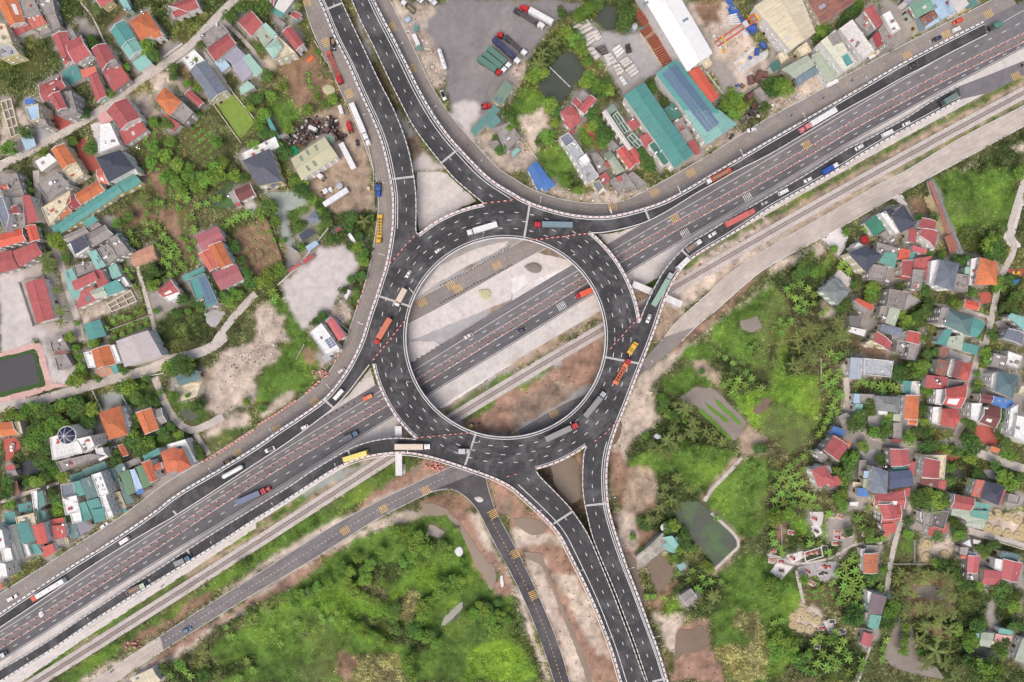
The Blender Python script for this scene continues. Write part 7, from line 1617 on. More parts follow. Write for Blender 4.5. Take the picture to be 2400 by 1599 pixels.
            for i in range(nu):
                for j in range(nv):
                    if nu > 4 and (i % 2 == 1) and False: continue
                    if (nu > 4 or nv > 30) and (nv//2-1 <= j <= nv//2+0): continue
                    g = 0.1
                    if nu > 4 and i % 3 == 2: continue
                    co = []
                    for u, v in ((i+g, j+g), (i+1-g, j+g), (i+1-g, j+1-g), (i+g, j+1-g)): co.append(lerp(lerp(q4[0], q4[1], u/nu), lerp(q4[3], q4[2], u/nu), v/nv))
                    zz = []
                    for p in co:
                        z_ = max([zf(*p) for qq, zf, h in ZF if inpoly(np.array([p[0]]), np.array([p[1]]), inset(qq, -0.3))[0]] or [hh-0.5]); zz.append(z_+0.3)
                    t = [(*p, z_) for p, z_ in zip(co, zz)]; b_ = [(p[0], p[1], p[2]-0.08) for p in t]; t = ordered(t); b_ = ordered(b_)
                    b1.add(t+b_, [(0, 1, 2, 3), (4, 5, 1, 0), (5, 6, 2, 1), (6, 7, 3, 2), (7, 4, 0, 3)], 0)
                    m_ = [lerp(t[0], t[3], .5), lerp(t[1], t[2], .5)]; w2 = 0.02
                    b1.add([(m_[0][0], m_[0][1]-.05, m_[0][2]+.02), (m_[1][0], m_[1][1]-.05, m_[1][2]+.02), (m_[1][0], m_[1][1]+.05, m_[1][2]+.02), (m_[0][0], m_[0][1]+.05, m_[0][2]+.02)], [(0, 1, 2, 3)], 1)
            b1.build('solar_panel', [M['panel'], M['panelf']], root)
        elif k == 'd':
            t = rest.split(); p = tp(t[0], org)[0]; r = float(t[1])*TK*S; h = 14; x, y = P(*p, h+2); x -= c[0]; y -= c[1]
            b = MB(); b.cyl((x, y, 0), (x, y, h), r*1.12, 16); b.build('round_tower', WALLC['white'], root)
            b = MB(); b.dome((x, y, h), r, r*0.55, 16, 5); dm = b.build('dome', nmat('navy_dome', L3((62, 68, 98)), 0.3, 0.1), root); b = MB()
            for i in range(8):
                a = i*math.pi/4; prev = None
                for j in range(6):
                    tt = j/5*math.pi/2; q_ = (x+(r+.08)*math.cos(tt)*math.cos(a), y+(r+.08)*math.cos(tt)*math.sin(a), h+(r*.55+.08)*math.sin(tt))
                    if prev: b.cyl(prev, q_, 0.13, 5)
                    prev = q_
            b.build('rib', M['trim'], dm)
        elif k == 'r':
            pp = tp(rest, org); h = 13.2; q4 = [P(*p, h) for p in pp]; q4 = [(p[0]-c[0], p[1]-c[1], h) for p in q4]; b = MB()
            for i in range(6): t = i/5; b.cyl(lerp(q4[0], q4[1], t), lerp(q4[3], q4[2], t), 0.14, 4)
            for i in range(4): t = i/3; b.cyl(lerp(q4[0], q4[3], t), lerp(q4[1], q4[2], t), 0.14, 4)
            for i in (0, 1, 2, 3): b.cyl((q4[i][0], q4[i][1], 11), q4[i], 0.14, 5)
            b.build('pergola', M['trim'], root)
org = (0, 0); bi = 0
for ln in BUILD.strip().split('\n'):
    if ln[0] == '@': org = tuple(float(v) for v in ln.split()[1:]); continue
    a = ln.split('|'); building(a[0], a[1], a[2] if len(a) > 2 else '', org, bi); bi += 1
print('buildings', bi)

# ------------------------------------------------------------ vehicles
VP = dict(red=(196, 40, 48), rsk=(206, 96, 76), orb=(236, 128, 72), wht=(240, 240, 240), crm=(226, 206, 186), osw=(220, 214, 208), dgy=(72, 72, 78), gry=(190, 194, 198), gry2=(146, 146, 146), grn=(84, 120, 100), ctg=(96, 136, 122), grt=(118, 140, 134), nav=(60, 68, 98), nav2=(72, 82, 100), tbl=(66, 116, 146), blu=(50, 92, 176), dbl=(96, 110, 148), blg=(128, 150, 162), org=(226, 140, 84), ver=(232, 96, 62), brn=(122, 86, 78), bro=(216, 122, 92), sal3=(214, 116, 108), pnk=(222, 136, 142), yel=(236, 186, 58), yl2=(236, 218, 106), min=(158, 188, 170), lil=(196, 186, 194), sag=(206, 222, 190), tea=(92, 140, 128), con=(160, 150, 140))
VM = {}
def vmat(k):
    if k not in VM: VM[k] = nmat('vehicle_paint_'+k, L3(VP.get(k, (200, 200, 200))), 0.35, 0.06, 1.2, spec=0.5, dark=L3((150, 140, 130)), dscale=0.6, damt=0.25)
    return VM[k]
M['vglass'] = nmat('windscreen', (0.015, 0.018, 0.022), 0.08, 0.05, spec=0.8)
M['lampw'] = nmat('headlight', (0.85, 0.85, 0.8), 0.2, 0.02); M['lampr'] = nmat('tail_light', (0.5, 0.02, 0.02), 0.3, 0.02)
M['load'] = nmat('loose_load', L3((168, 140, 118)), 0.95, 0.35, 2.5, 0.6)
def wheel(root, x, y, r=0.5, w=0.3):
    k = ('wheel', r)
    if k not in TANKS:
        b = MB(); b.cyl((0, -w/2, 0), (0, w/2, 0), r, 12); h = MB(); h.cyl((0, -w/2-.02, 0), (0, w/2+.02, 0), r*.5, 8); TANKS[k] = (b.mesh('tyre', M['black']), h.mesh('rim', M['steel']))
    o = link('wheel', TANKS[k][0], root, (x, y, r)); link('rim', TANKS[k][1], o)
def cab(root, x0, x1, W, Hc, col, bonnet=False):
    """cab from x0 (rear) to x1 (front)"""
    L = x1-x0
    b = MB()
    xb = x0+L*0.52 if bonnet else x1
    b.box(((x0+xb)/2, 0, 0.7+Hc/2), (xb-x0, W, Hc), 0, 0, 0.94, 0.92)
    if bonnet: b.box(((xb+x1)/2, 0, 0.7+Hc*.27), (x1-xb, W*.72, Hc*.54), 0, 0, 0.95, 0.85); b.box(((xb+x1)/2, 0, 0.62), ((x1-xb)*.8, W, 0.3))
    o = b.build('cab', vmat(col), root)
    g = MB(); g.box((xb-0.02, 0, 0.7+Hc*.68), (0.34, W*.86, Hc*.4), 0, 0, 0.6); g.build('windscreen', M['vglass'], o)
    g = MB(); 
    for s in (-1, 1): g.box(((x0+xb)/2+L*.06, s*W*.475, 0.7+Hc*.66), ((xb-x0)*.4, 0.07, Hc*.32))
    g.build('side_window', M['vglass'], o)
    g = MB(); g.box((x0+(xb-x0)*.35, 0, 0.7+Hc+.13), ((xb-x0)*.45, W*.7, .3), 0, 0, .6); g.build('air_deflector', vmat(col), o)
    for s in (-1, 1):
        g = MB(); g.box((x1-0.01, s*W*.34, 0.85), (0.1, 0.35, 0.25)); g.build('headlight', M['lampw'], o)
        g = MB(); g.box((xb+.1, s*(W/2+.22), 0.7+Hc*.7), (0.12, 0.25, 0.6)); g.build('mirror', M['black'], o)
def vehicle(kind, L, c1, c2):
    root = empty('vehicle', (0, 0, 0)); h = L/2; name = 'car'; cat = 'car'
    if kind in ('car', 'carw'):
        W = min(2.05, L*.42); b = MB(); n = 9
        prof = [(-h, .45, .62, .86), (-h+.15, .3, .85, .95), (-h*.55, .28, .98, 1), (0, .28, .98, 1), (h*.45, .28, .92, 1), (h*.85, .3, .74, .94), (h, .45, .6, .8)]
        for i, (x, z0, z1, k) in enumerate(prof):
            for y, z in ((-W/2*k, z0), (-W/2*k, z1*.85), (-W/2*k*.88, z1), (W/2*k*.88, z1), (W/2*k, z1*.85), (W/2*k, z0)): b.v.append((x, y, z))
        for i in range(len(prof)-1):
            for j in range(6): b.f.append([i*6+j, (i+1)*6+j, (i+1)*6+(j+1) % 6, i*6+(j+1) % 6]); b.m.append(0)
        b.f.append([0, 1, 2, 3, 4, 5]); b.m.append(0); b.f.append([len(prof)*6-k for k in range(1, 7)]); b.m.append(0)
        b.build('body', vmat(c1), root, True)
        g = MB(); g.box((-h*.12, 0, 1.2), (L*.56, W*.84, .5), 0, 0, .72, .86); g.build('windows', M['vglass'], root)
        g = MB(); g.box((-h*.14, 0, 1.475), (L*.38, W*.7, .06), 0, 0, .96); g.build('roof', M['vglass'] if kind == 'carw' and c1 == 'wht' and L > 5.2 else vmat(c1), root)
        for s in (-1, 1):
            g = MB(); g.box((h*.93, s*W*.34, .66), (.25, .36, .14)); g.build('headlight', M['lampw'], root)
            g = MB(); g.box((-h*.98, s*W*.34, .72), (.12, .34, .14)); g.build('tail_light', M['lampr'], root)
            for x in (-h*.6, h*.6): wheel(root, x, s*W*.44, .33, .22)
    elif kind in ('van', 'bus'):
        W = 2.1 if kind == 'van' else 2.7; Hh = 1.7 if kind == 'van' else 2.7; name = 'minibus' if kind == 'van' else 'coach'; cat = 'van' if kind == 'van' else 'bus'; cc = 'yl2' if c1 == 'yel' else c1
        b = MB(); b.box((-.1, 0, .4+Hh/2), (L-.2, W, Hh), 0, 0, .97, .9); b.box((h-.35, 0, .4+Hh*.3), (.7, W*.96, Hh*.6), 0, 0, .8, .92); b.build('body', vmat(cc), root)
        g = MB(); g.box((h-.42, 0, .4+Hh*.72), (.6, W*.84, Hh*.42), 0, 0, .5); g.build('windscreen', M['vglass'], root)
        g = MB(); g.box((-.1, 0, .4+Hh*.7), (L*.86, W*.985, Hh*.28), 0, 0, 1, .97); g.build('side_window', M['vglass'], root)
        for x in ((-h*.5, h*.3) if kind == 'van' else (-h*.62, -h*.1, h*.45)):
            g = MB(); g.box((x, 0, .4+Hh+.08), (.9 if kind == 'bus' else .6, .8 if kind == 'bus' else .5, .16), 0, 0, .9); g.build('roof_hatch', vmat('osw' if cc == 'wht' else cc), root)
        if c2 == 'org': g = MB(); g.box((h-1.1, 0, .5+Hh/2), (2.3, W+.06, Hh+.14), 0, 0, .97, .9); g.build('front_panel', vmat('ver'), root)
        for s in (-1, 1):
            g = MB(); g.box((h-.02, s*W*.35, .75), (.1, .34, .24)); g.build('headlight', M['lampw'], root)
            for x in (-h*.62, h*.6): wheel(root, x, s*W*.44, .38 if kind == 'van' else .5)
    elif kind in ('cargo', 'semi', 'truckb', 'tipper', 'skel', 'skely', 'skelx', 'tankt', 'tractor', 'trailer', 'tank', 'crane'):
        W = 2.75; name = 'truck'; cat = 'truck'; cl = {'cargo': .17, 'semi': .26, 'truckb': .3, 'tipper': .3, 'skel': .2, 'skely': .14, 'skelx': .16, 'tankt': .3, 'tractor': .75, 'trailer': 0, 'tank': 0, 'crane': .28}[kind]*L
        if kind in ('truckb', 'tipper', 'crane'): cl = min(cl, 2.6); W = 2.5
        cl = min(cl, 6.2) if kind == 'semi' else min(cl, 3.6) if kind != 'tractor' else cl
        ccab = c2 if kind != 'tractor' else c1
        if cl: cab(root, h-cl, h, W*.93, 2.3 if kind not in ('truckb', 'tipper') else 1.9, ccab if kind not in ('skely',) else 'yel', kind in ('semi', 'tractor'))
        fb = MB()
        for s in (-1, 1): fb.box((-cl/2*0.5-.1, s*.5, .95), (L-cl*.5-.4, .22, .32))
        gap = .5 if cl else 0; x0, x1 = -h, h-cl-gap
        if kind in ('skel', 'skely', 'skelx'):
            fc = {'skel': c1, 'skely': 'yel', 'skelx': 'orb'}[kind]; fb.m = [1]*len(fb.m)
            for s in (-1, 1): fb.box(((x0+x1)/2, s*1.0, 1.1), (x1-x0, .2, .2), 0, 1)
            for i in range(9): x = x0+(x1-x0)*i/8; fb.box((x, 0, 1.13), (.35, W*.95, .22), 0, 1)
            fb.box((x0+.6, 0, 1.3), (1.4, W, .3), 0, 1); fb.box((x1-.9, 0, 1.35), (1.6, W*.9, .2), 0, 1)
            fb.build('trailer_frame', [M['black'], vmat(fc)], root)
        else: fb.build('chassis', M['black'], root)
        if kind in ('cargo', 'semi', 'truckb', 'trailer'):
            bh = 2.5 if kind != 'truckb' else 1.9; b = MB(); b.box(((x0+x1)/2, 0, 1.2+bh/2), (x1-x0, W, bh)); 
            n = int((x1-x0)/.8)
            for i in range(n):
                b.box((x0+(i+.5)*(x1-x0)/n, 0, 1.2+bh+.03), (.18, W*.94, .06))
                for s in (-1, 1): b.box((x0+(i+.5)*(x1-x0)/n, s*(W/2+.03), 1.2+bh/2), (.18, .06, bh*.92))
            bo = b.build('cargo_box', vmat(c1), root); d = MB()
            for s in (-1, 1): d.box((x0-.03, s*W*.24, 1.2+bh/2), (.06, W*.45, bh*.92))
            d.build('rear_door', vmat(c1), bo)
        elif kind == 'tipper':
            b = MB(); bh = 1.3; b.box(((x0+x1)/2, 0, 1.2), (x1-x0, W, .16))
            for s in (-1, 1): b.box(((x0+x1)/2, s*(W/2-.06), 1.25+bh/2), (x1-x0, .12, bh))
            b.box((x0+.06, 0, 1.25+bh/2), (.12, W-.26, bh)); b.box((x1-.06, 0, 1.25+bh/2+.2), (.14, W-.26, bh+.4)); b.build('tipper_bed', vmat(c1), root)
            g = MB(); g.box(((x0+x1)/2, 0, 1.55), (x1-x0-.4, W-.4, .5), 0, 0, .7, .6); g.build('load', M['load'], root)
        elif kind in ('tankt', 'tank'):
            b = MB(); b.cyl((x0+.6, 0, 2.2), (x1-.6, 0, 2.2), 1.15, 16); b.cyl((x0, 0, 2.2), (x0+.6, 0, 2.2), .6, 16, 0, 1.15); b.cyl((x1-.6, 0, 2.2), (x1, 0, 2.2), 1.15, 16, 0, .6); bo = b.build('tank', vmat('brn' if c2 == 'brn' else c1), root)
            g = MB(); 
            for i in range(3): g.cyl((x0+(x1-x0)*(i+1)/4, 0, 3.3), (x0+(x1-x0)*(i+1)/4, 0, 3.5), .3, 10)
            g.build('hatch', M['steel'], bo)
        elif kind == 'crane':
            g = MB(); g.box(((x0+x1)/2, 0, 1.3), (x1-x0, W, .2)); g.build('flatbed', vmat(c1), root); g = MB(); g.box((x1-.5, 0, 2.3), (.6, .6, 2)); g.cyl((x1-.5, 0, 3.2), (x0+.5, .3, 2.6), .18, 6); g.build('loader_boom', vmat('yel' if c1 != 'dgy' else 'dgy'), root)
        nx = [x0+.9, x0+2.2]+([x0+3.5] if L > 13 else [])+([h-cl*.5] if cl else [])+([h-cl-.3] if L > 9 and cl else [])
        for x in nx:
            for s in (-1, 1): wheel(root, x, s*(W/2-.2), .5, .4)
        if kind in ('trailer', 'tank'): name = 'trailer'; cat = 'trailer'
    elif kind == 'moto':
        name = 'motorbike'; cat = 'motorbike'
        for x in (-.65, .65): wheel(root, x, 0, .3, .12)
        b = MB(); b.box((0, 0, .6), (1.1, .28, .35), 0, 0, .7); b.box((.55, 0, .75), (.25, .3, .5), .0, 0, .6); b.build('body', vmat(c1), root); b = MB(); b.box((-.3, 0, .85), (.75, .26, .1)); b.build('seat', M['black'], root)
        b = MB(); b.cyl((.5, -.35, 1.05), (.5, .35, 1.05), .03, 6); b.build('handlebar', M['steel'], root); b = MB(); b.cyl((.7, 0, .85), (.78, 0, .85), .1, 8); b.build('headlight', M['lampw'], root)
    elif kind == 'fork':
        name = 'forklift'; cat = 'forklift'; b = MB(); b.box((-.4, 0, .8), (2.2, 1.4, .9), 0, 0, .9); b.build('body', vmat('yel'), root)
        b = MB(); b.box((-.2, 0, 2.1), (1.3, 1.2, .08)); 
        for sx in (-.8, .4):
            for sy in (-.55, .55): b.cyl((sx, sy, 1.2), (sx, sy, 2.1), .05, 5)
        b.build('overhead_guard', vmat('osw'), root); b = MB()
        for s in (-.4, .4): b.box((-1.55, s, 1.3), (.12, .1, 2.4)); b.box((-2.1, s, .15), (1.1, .14, .06))
        b.build('fork', M['black'], root)
        for x in (-1, .4):
            for s in (-1, 1): wheel(root, x, s*.62, .33, .25)
    elif kind == 'excav':
        name = 'excavator'; cat = 'excavator'; b = MB(); b.box((-.3, 0, 1.5), (2.6, 2.2, 1.1), 0, 0, .92); b.build('body', vmat('yel'), root); b = MB(); b.box((.4, .6, 2.4), (1.1, .9, .8), 0, 0, .9); b.build('cab', M['concw'], root)
        for s in (-1, 1): b = MB(); b.box((0, s*.95, .4), (3, .55, .8)); b.build('track', M['black'], root)
        b = MB(); b.cyl((.8, -.3, 1.8), (2.6, -.3, 3.4), .2, 6); b.cyl((2.6, -.3, 3.4), (4.0, -.3, 1.4), .16, 6); b.build('boom', vmat('yel'), root); b = MB(); b.box((4.1, -.3, 1.1), (.6, .9, .7), 0, 0, .7); b.build('bucket', M['black'], root)
    elif kind == 'boat':
        name = 'boat'; cat = 'boat'; b = MB(); pr = [(-h, .25), (-h*.6, .5), (0, .6), (h*.6, .5), (h, .08)]; ins = []
        for x, w_ in pr:
            for y, z in ((-w_, .45), (-w_*.5, .05), (w_*.5, .05), (w_, .45), (w_*.85, .45), (w_*.4, .15), (-w_*.4, .15), (-w_*.85, .45)): b.v.append((x, y, z))
        for i in range(4):
            for j in range(8): b.f.append([i*8+j, i*8+(j+1) % 8, (i+1)*8+(j+1) % 8, (i+1)*8+j]); b.m.append(0)
        b.build('hull', nmat('grey_wood', L3((190, 176, 150)), 0.8, 0.2, 2), root); b = MB(); b.box((0, 0, .38), (.3, 1.0, .06)); b.box((-h*.5, 0, .38), (.3, .8, .06)); b.build('bench', nmat('bench_wood', L3((150, 136, 112)), 0.8, 0.2, 2), root)
    root.name = name; return root, name, cat
PROTO = {}
def rider():
    me = bpy.data.meshes.new('person'); v = [(0, 0, .95), (0, 0, 1.2), (.05, 0, 1.42), (.08, 0, 1.52), (.1, 0, 1.62), (.12, 0, 1.74), (.03, .2, 1.42), (.28, .26, 1.22), (.5, .3, 1.08), (.03, -.2, 1.42), (.28, -.26, 1.22), (.5, -.3, 1.08), (.05, .14, .93), (.42, .17, .85), (.2, .17, .4), (.33, .17, .36), (.05, -.14, .93), (.42, -.17, .85), (.2, -.17, .4), (.33, -.17, .36)]
    v = [(x-.3, y, z) for x, y, z in v]; e = [(0, 1), (1, 2), (2, 3), (3, 4), (4, 5), (2, 6), (6, 7), (7, 8), (2, 9), (9, 10), (10, 11), (0, 12), (12, 13), (13, 14), (14, 15), (0, 16), (16, 17), (17, 18), (18, 19)]
    me.from_pydata(v, e, []); o = bpy.data.objects.new('tmp', me); COL.objects.link(o); md = o.modifiers.new('s', 'SKIN'); rad = [.16, .17, .17, .06, .1, .08, .07, .05, .04, .07, .05, .04, .1, .08, .06, .05, .1, .08, .06, .05]
    for i, r in enumerate(rad): me.skin_vertices[0].data[i].radius = (r, r)
    me.skin_vertices[0].data[0].use_root = True; o.modifiers.new('u', 'SUBSURF').levels = 1
    dg = bpy.context.evaluated_depsgraph_get(); m2 = bpy.data.meshes.new_from_object(o.evaluated_get(dg)); bpy.data.objects.remove(o); m2.name = 'person'; m2.materials.clear(); m2.materials.append(nmat('shirt_and_skin', L3((96, 84, 92)), 0.8, 0.3, 3)); return m2
RID = rider(); HB = MB(); HB.dome((0, 0, 0), .16, .18, 10, 4); HEL = HB.mesh('helmet', vmat('wht'))
def ondeck(p):
    q = np.array([p[0]]), np.array([p[1]])
    d = math.dist(p, RC)
    if 233 < d < 318: return True
    for nm, a, b, _, _ in PIECES:
        if inpoly(*q, list(a)+list(b)[::-1])[0]: return True
    return False
org = (0, 0); nv = 0
for ln in VEH.strip().split('\n'):
    if ln[0] == '#': continue
    if ln[0] == '@': org = tuple(float(v) for v in ln.split()[1:]); continue
    k, pos, cs, lab = ln.split('|')
    if lab == 'x': continue
    p0, p1 = tp(pos, org); c_ = cs.split(); c1, c2 = c_[0], c_[-1]; m = lerp(p0, p1, .5); od = ondeck(m) and k != 'excav' and 'underpass' not in lab and 'under the roundabout' not in lab; z = zdeck(m)+0.0 if od else 0.31
    hv = z+(2 if k in ('cargo', 'semi', 'bus', 'truckb', 'tipper', 'trailer', 'tankt', 'tank') else .8)
    a = P(*p0, hv); b = P(*p1, hv); L = math.dist(a, b); L = max(L, 2.0); Lr = round(L*2)/2
    key = (k, Lr, c1, c2)
    if key in PROTO: o = copy_tree(PROTO[key][0]); name, cat = PROTO[key][1:]
    else: o, name, cat = vehicle(k, Lr, c1, c2); PROTO[key] = (o, name, cat)
    pitch = 0
    if od: pitch = -math.atan2(zdeck(p1)-zdeck(p0), L)
    o.location = ((a[0]+b[0])/2, (a[1]+b[1])/2, z); o.rotation_euler = (0, pitch, math.atan2(b[1]-a[1], b[0]-a[0])); tag(o, lab, cat, None); nv += 1
    if k == 'moto' and c1 != 'red':
        r = link('person', RID); r.location = (o.location.x, o.location.y, z); r.rotation_euler = (0, 0, o.rotation_euler.z); tag(r, 'rider of the '+lab.replace('on the dusty service road at', 'at'), 'person'); he = link('helmet', HEL, r, (-.18, 0, 1.66))
# carriageway trucks inside the hole that sit on the ground are handled above
# ------------------------------------------------------------ yard stacks, crane, graves, mounds, walls
def stack(s_, h, colr, label, cat='stack', name='slab_stack', rows=4, group=None):
    pts = tp(s_); q = [P(*p, h) for p in pts]; c = (sum(p[0] for p in q)/4, sum(p[1] for p in q)/4); q = [(p[0]-c[0], p[1]-c[1]) for p in q]; e = tag(empty(name, (*c, 0)), label, cat, group); mat_ = nmat('stack_'+colr, L3(PAL.get(colr, VP.get(colr, (200, 200, 200)))), 0.85, 0.15, 1, dark=L3((120, 110, 104)), dscale=0.4, damt=0.35)
    for i in range(rows):
        a = i/rows+.03; b = (i+1)/rows-.03; mb = MB(); mb.prism([lerp(q[0], q[3], a), lerp(q[1], q[2], a), lerp(q[1], q[2], b), lerp(q[0], q[3], b)], 0, h+random.uniform(-.25, .1)); mb.build('layer', mat_, e)
SLABS = '560,240 690,170 750,260 620,330|625,340 740,285 800,350 690,430|735,290 780,272 830,340 790,380|685,440 740,425 815,520 770,550|770,430 850,405 890,480 840,500|838,505 905,480 970,570 900,600|920,450 985,405 1040,470 970,535|985,560 1060,520 1110,570 1035,620|925,600 985,580 1035,660 970,700|1035,640 1120,580 1170,665 1100,715|980,710 1010,695 1060,770 1030,790|850,530 880,520 910,600 880,610'
for i, s_ in enumerate(SLABS.split('|')):
    lab = ['largest pale slab stack beside the round pond', 'pale slab stack second from the round pond', 'narrow slab stack next to the concrete mixer side', 'slab stack beside the dark gap on its left', 'dark topped slab stack in the middle of the block yard', 'pair of pale slabs below the dark topped stack', 'lone slab stack nearest the small crane', 'cracked pale slab stack below the lone one', 'slab stack touching the garden trees', 'striped slab stack at the right end of the block yard', 'small white slab stack at the bottom of the block yard', 'thin slab stack at the left wall of the block yard'][i]
    stack('@1200,0 '+s_, 2.4, 'con3' if i == 4 else 'wht' if i in (6, 10) else 'osw', lab, rows=3)
for i, (s_, nm) in enumerate((('1120,110 1180,85 1260,200 1200,240', 'topmost'), ('1185,280 1260,230 1290,280 1225,330', 'second from the top'), ('1240,350 1320,305 1390,400 1310,440', 'third from the top'), ('1290,460 1390,405 1490,545 1385,610', 'largest, lowest'))):
    stack('@1200,0 '+s_, 1.6, 'bri', nm+' bed of red bricks beside the white factory hall', 'brick stack', 'brick_stack', 8)
for s_, col_, n_, lab in (('1965,0 2010,-10 2145,200 2110,220', 'blu', 5, 'long bundle of bright blue pipes'), ('1985,75 2020,60 2060,130 2010,150', 'blu', 4, 'short bundle of blue pipes beside the long one'), ('1975,140 2060,120 2110,220 2020,230', 'wht', 5, 'bundle of white beams beside the blue pipes'), ('2040,570 2220,430 2235,450 2045,590', 'wht', 3, 'white beams laid above the blue barrels'), ('2060,620 2352,450 2352,520 2090,680', 'wht', 6, 'long white steel beams in the crane yard'), ('1840,320 1860,310 1940,450 1915,460', 'wht', 2, 'pair of white beams under the crane end'), ('1890,330 1910,320 1980,440 1955,450', 'wht', 2, 'second pair of white beams under the crane end'), ('1910,240 1985,195 1995,215 1920,260', 'osw', 2, 'short pale planks near the rusty tractor'), ('1955,280 2010,235 2025,255 1965,305', 'osw', 2, 'second stack of short pale planks'), ('2110,280 2160,260 2175,320 2130,340', 'wht', 3, 'square white frames under the crane'), ('2130,700 2200,655 2225,700 2160,740', 'osw', 2, 'white sheet stack beside the rusty drums')):
    stack('@1200,0 '+s_, 0.9, col_, lab, 'pipe stack' if col_ == 'blu' else 'beam stack', 'pipe_stack' if col_ == 'blu' else 'beam_stack', n_)
for i, (x, y, r, cc) in enumerate(((2190, 260, 40, 'blu'), (2215, 285, 30, 'blu'), (2250, 480, 28, 'blu'), (2305, 420, 30, 'blu'), (2190, 530, 16, 'blu'), (2070, 785, 14, 'blu'), (2260, 710, 45, 'brn'), (2190, 740, 36, 'brn'), (2115, 790, 22, 'brn'), (2300, 690, 36, 'brn'), (2180, 885, 30, 'brn'))):
    x_, y_ = P(1200+x*TK, y*TK, 1); r_ = r*TK*S; b = MB(); b.cyl((-r_, 0, r_*.8), (r_, 0, r_*.8), r_*.8, 14); b.cyl((-r_*1.02, 0, r_*.8), (-r_*.98, 0, r_*.8), r_*.85, 14); b.cyl((r_*.98, 0, r_*.8), (r_*1.02, 0, r_*.8), r_*.85, 14)
    o = b.build('drum', vmat(cc)); o.location = (x_, y_, 0); o.rotation_euler = (0, 0, i*.7); tag(o, ('blue' if cc == 'blu' else 'rusty brown')+' steel drum lying in the crane yard', 'drum', 'blue drums in the crane yard' if cc == 'blu' else 'rusty drums in the crane yard')
def gantry():
    z = 7; a = P(*tp('@1200,0 1880,405')[0], z); b = P(*tp('@1200,0 2340,95')[0], z); L = math.dist(a, b); rz = math.atan2(b[1]-a[1], b[0]-a[0]); e = tag(empty('gantry_crane', ((a[0]+b[0])/2, (a[1]+b[1])/2, 0), rz), 'rusty twin beam gantry crane on yellow legs over the steel yard', 'gantry crane')
    for s in (-1.3, 1.3):
        m_ = MB(); m_.box((0, s, z), (L, .7, .9)); m_.build('beam', vmat('rsk'), e)
    for x in (-L/2+4, L/2-6):
        for s in (-1, 1): m_ = MB(); m_.cyl((x, s*1.3, z), (x, s*4.5, 0.2), .28, 6); m_.build('leg', vmat('yel'), e)
        m_ = MB(); m_.box((x, 0, z+.2), (.9, 4, .7)); m_.box((x, 0, .3), (.6, 10, .4)); m_.build('end_frame', vmat('yel'), e)
    m_ = MB(); m_.box((2, 0, z+.8), (2.4, 3.2, 1)); m_.build('trolley', vmat('osw'), e)
gantry()
# graves and their plots
gr = nmat('grave_stone', L3((205, 198, 192)), 0.8, 0.12, 1); grr = nmat('red_tomb', L3((186, 104, 100)), 0.6, 0.12, 1); grd_ = nmat('dark_tomb', L3((78, 76, 82)), 0.4, 0.1, 1)
GRV = [('35,440', 2, 'at the left end of the graveyard path'), ('115,455', 1, 'on the dark plot near the white platform'), ('120,540', 0, 'on the white platform'), ('45,360', 2, 'by the hedge at the far left'), ('220,420', 1, 'beside the walled grave court'), ('340,385', 1, 'first inside the walled grave court'), ('395,370', 1, 'second inside the walled grave court'), ('445,360', 1, 'third inside the walled grave court'), ('420,60', 1, 'on the upper white plot'), ('440,175', 0, 'on the lower white plot'), ('210,190', 1, 'on the round grey plot'), ('590,40', 2, 'in the top row of the graveyard'), ('660,45', 2, 'right of it in the top row'), ('635,185', 2, 'middle of the grass by the cream tomb'), ('630,235', 1, 'below the cream tomb'), ('615,290', 1, 'two below the cream tomb'), ('690,220', 1, 'on the narrow white slab'), ('750,215', 0, 'at the right white slab'), ('895,210', 2, 'near the orange shrine'), ('360,540', 1, 'largest, on the grey terrace'), ('510,500', 1, 'twin red, on the grey terrace'), ('545,500', 1, 'second twin red, on the grey terrace'), ('485,570', 0, 'black, left on the grey terrace'), ('525,562', 0, 'black, right on the grey terrace'), ('400,655', 2, 'orange, in the vegetable plot'), ('490,1070', 1, 'on the small square plot'), ('585,1010', 0, 'on the cloud shaped plot'), ('680,1095', 0, 'on the round end plot'), ('450,1240', 0, 'white, alone among banana plants'), ('520,330', 0, 'grey, right of the walled court')]
for s_, k, nm in GRV:
    x, y = P(*tp('@1800,1200 '+s_)[0], .6); e = tag(empty('grave', (x, y, 0), random.uniform(-.6, .2)), {0: 'grey stone grave ', 1: 'dark red grave ', 2: 'salmon and white grave '}[k]+nm, 'grave')
    b = MB(); b.box((0, 0, .25), (3.4, 2.6, .4)); b.build('plinth', gr, e); b = MB(); b.box((0, 0, .75), (2.2, 1.1, .6), 0, 0, .9); b.build('tomb', [grd_, grr, nmat('salmon_tomb', L3((214, 130, 104)), .7, .1)][k], e); b = MB(); b.box((1.3, 0, 1.1), (.25, 1.4, 1.4), 0, 0, 1, .8); b.build('headstone', [gr, grr, gr][k], e)
for s_, nm in (('330,370 490,320 510,410 345,460', 'white walled grave court beside the winding path'),):
    q = [P(*p, 1) for p in tp('@1800,1200 '+s_)]; inn = inset(q, .4); b = MB()
    for i in range(4): b.prism([q[i], q[(i+1) % 4], inn[(i+1) % 4], inn[i]], 0, 1.1)
    tag(b.build('grave_wall', M['trim']), nm, 'wall')
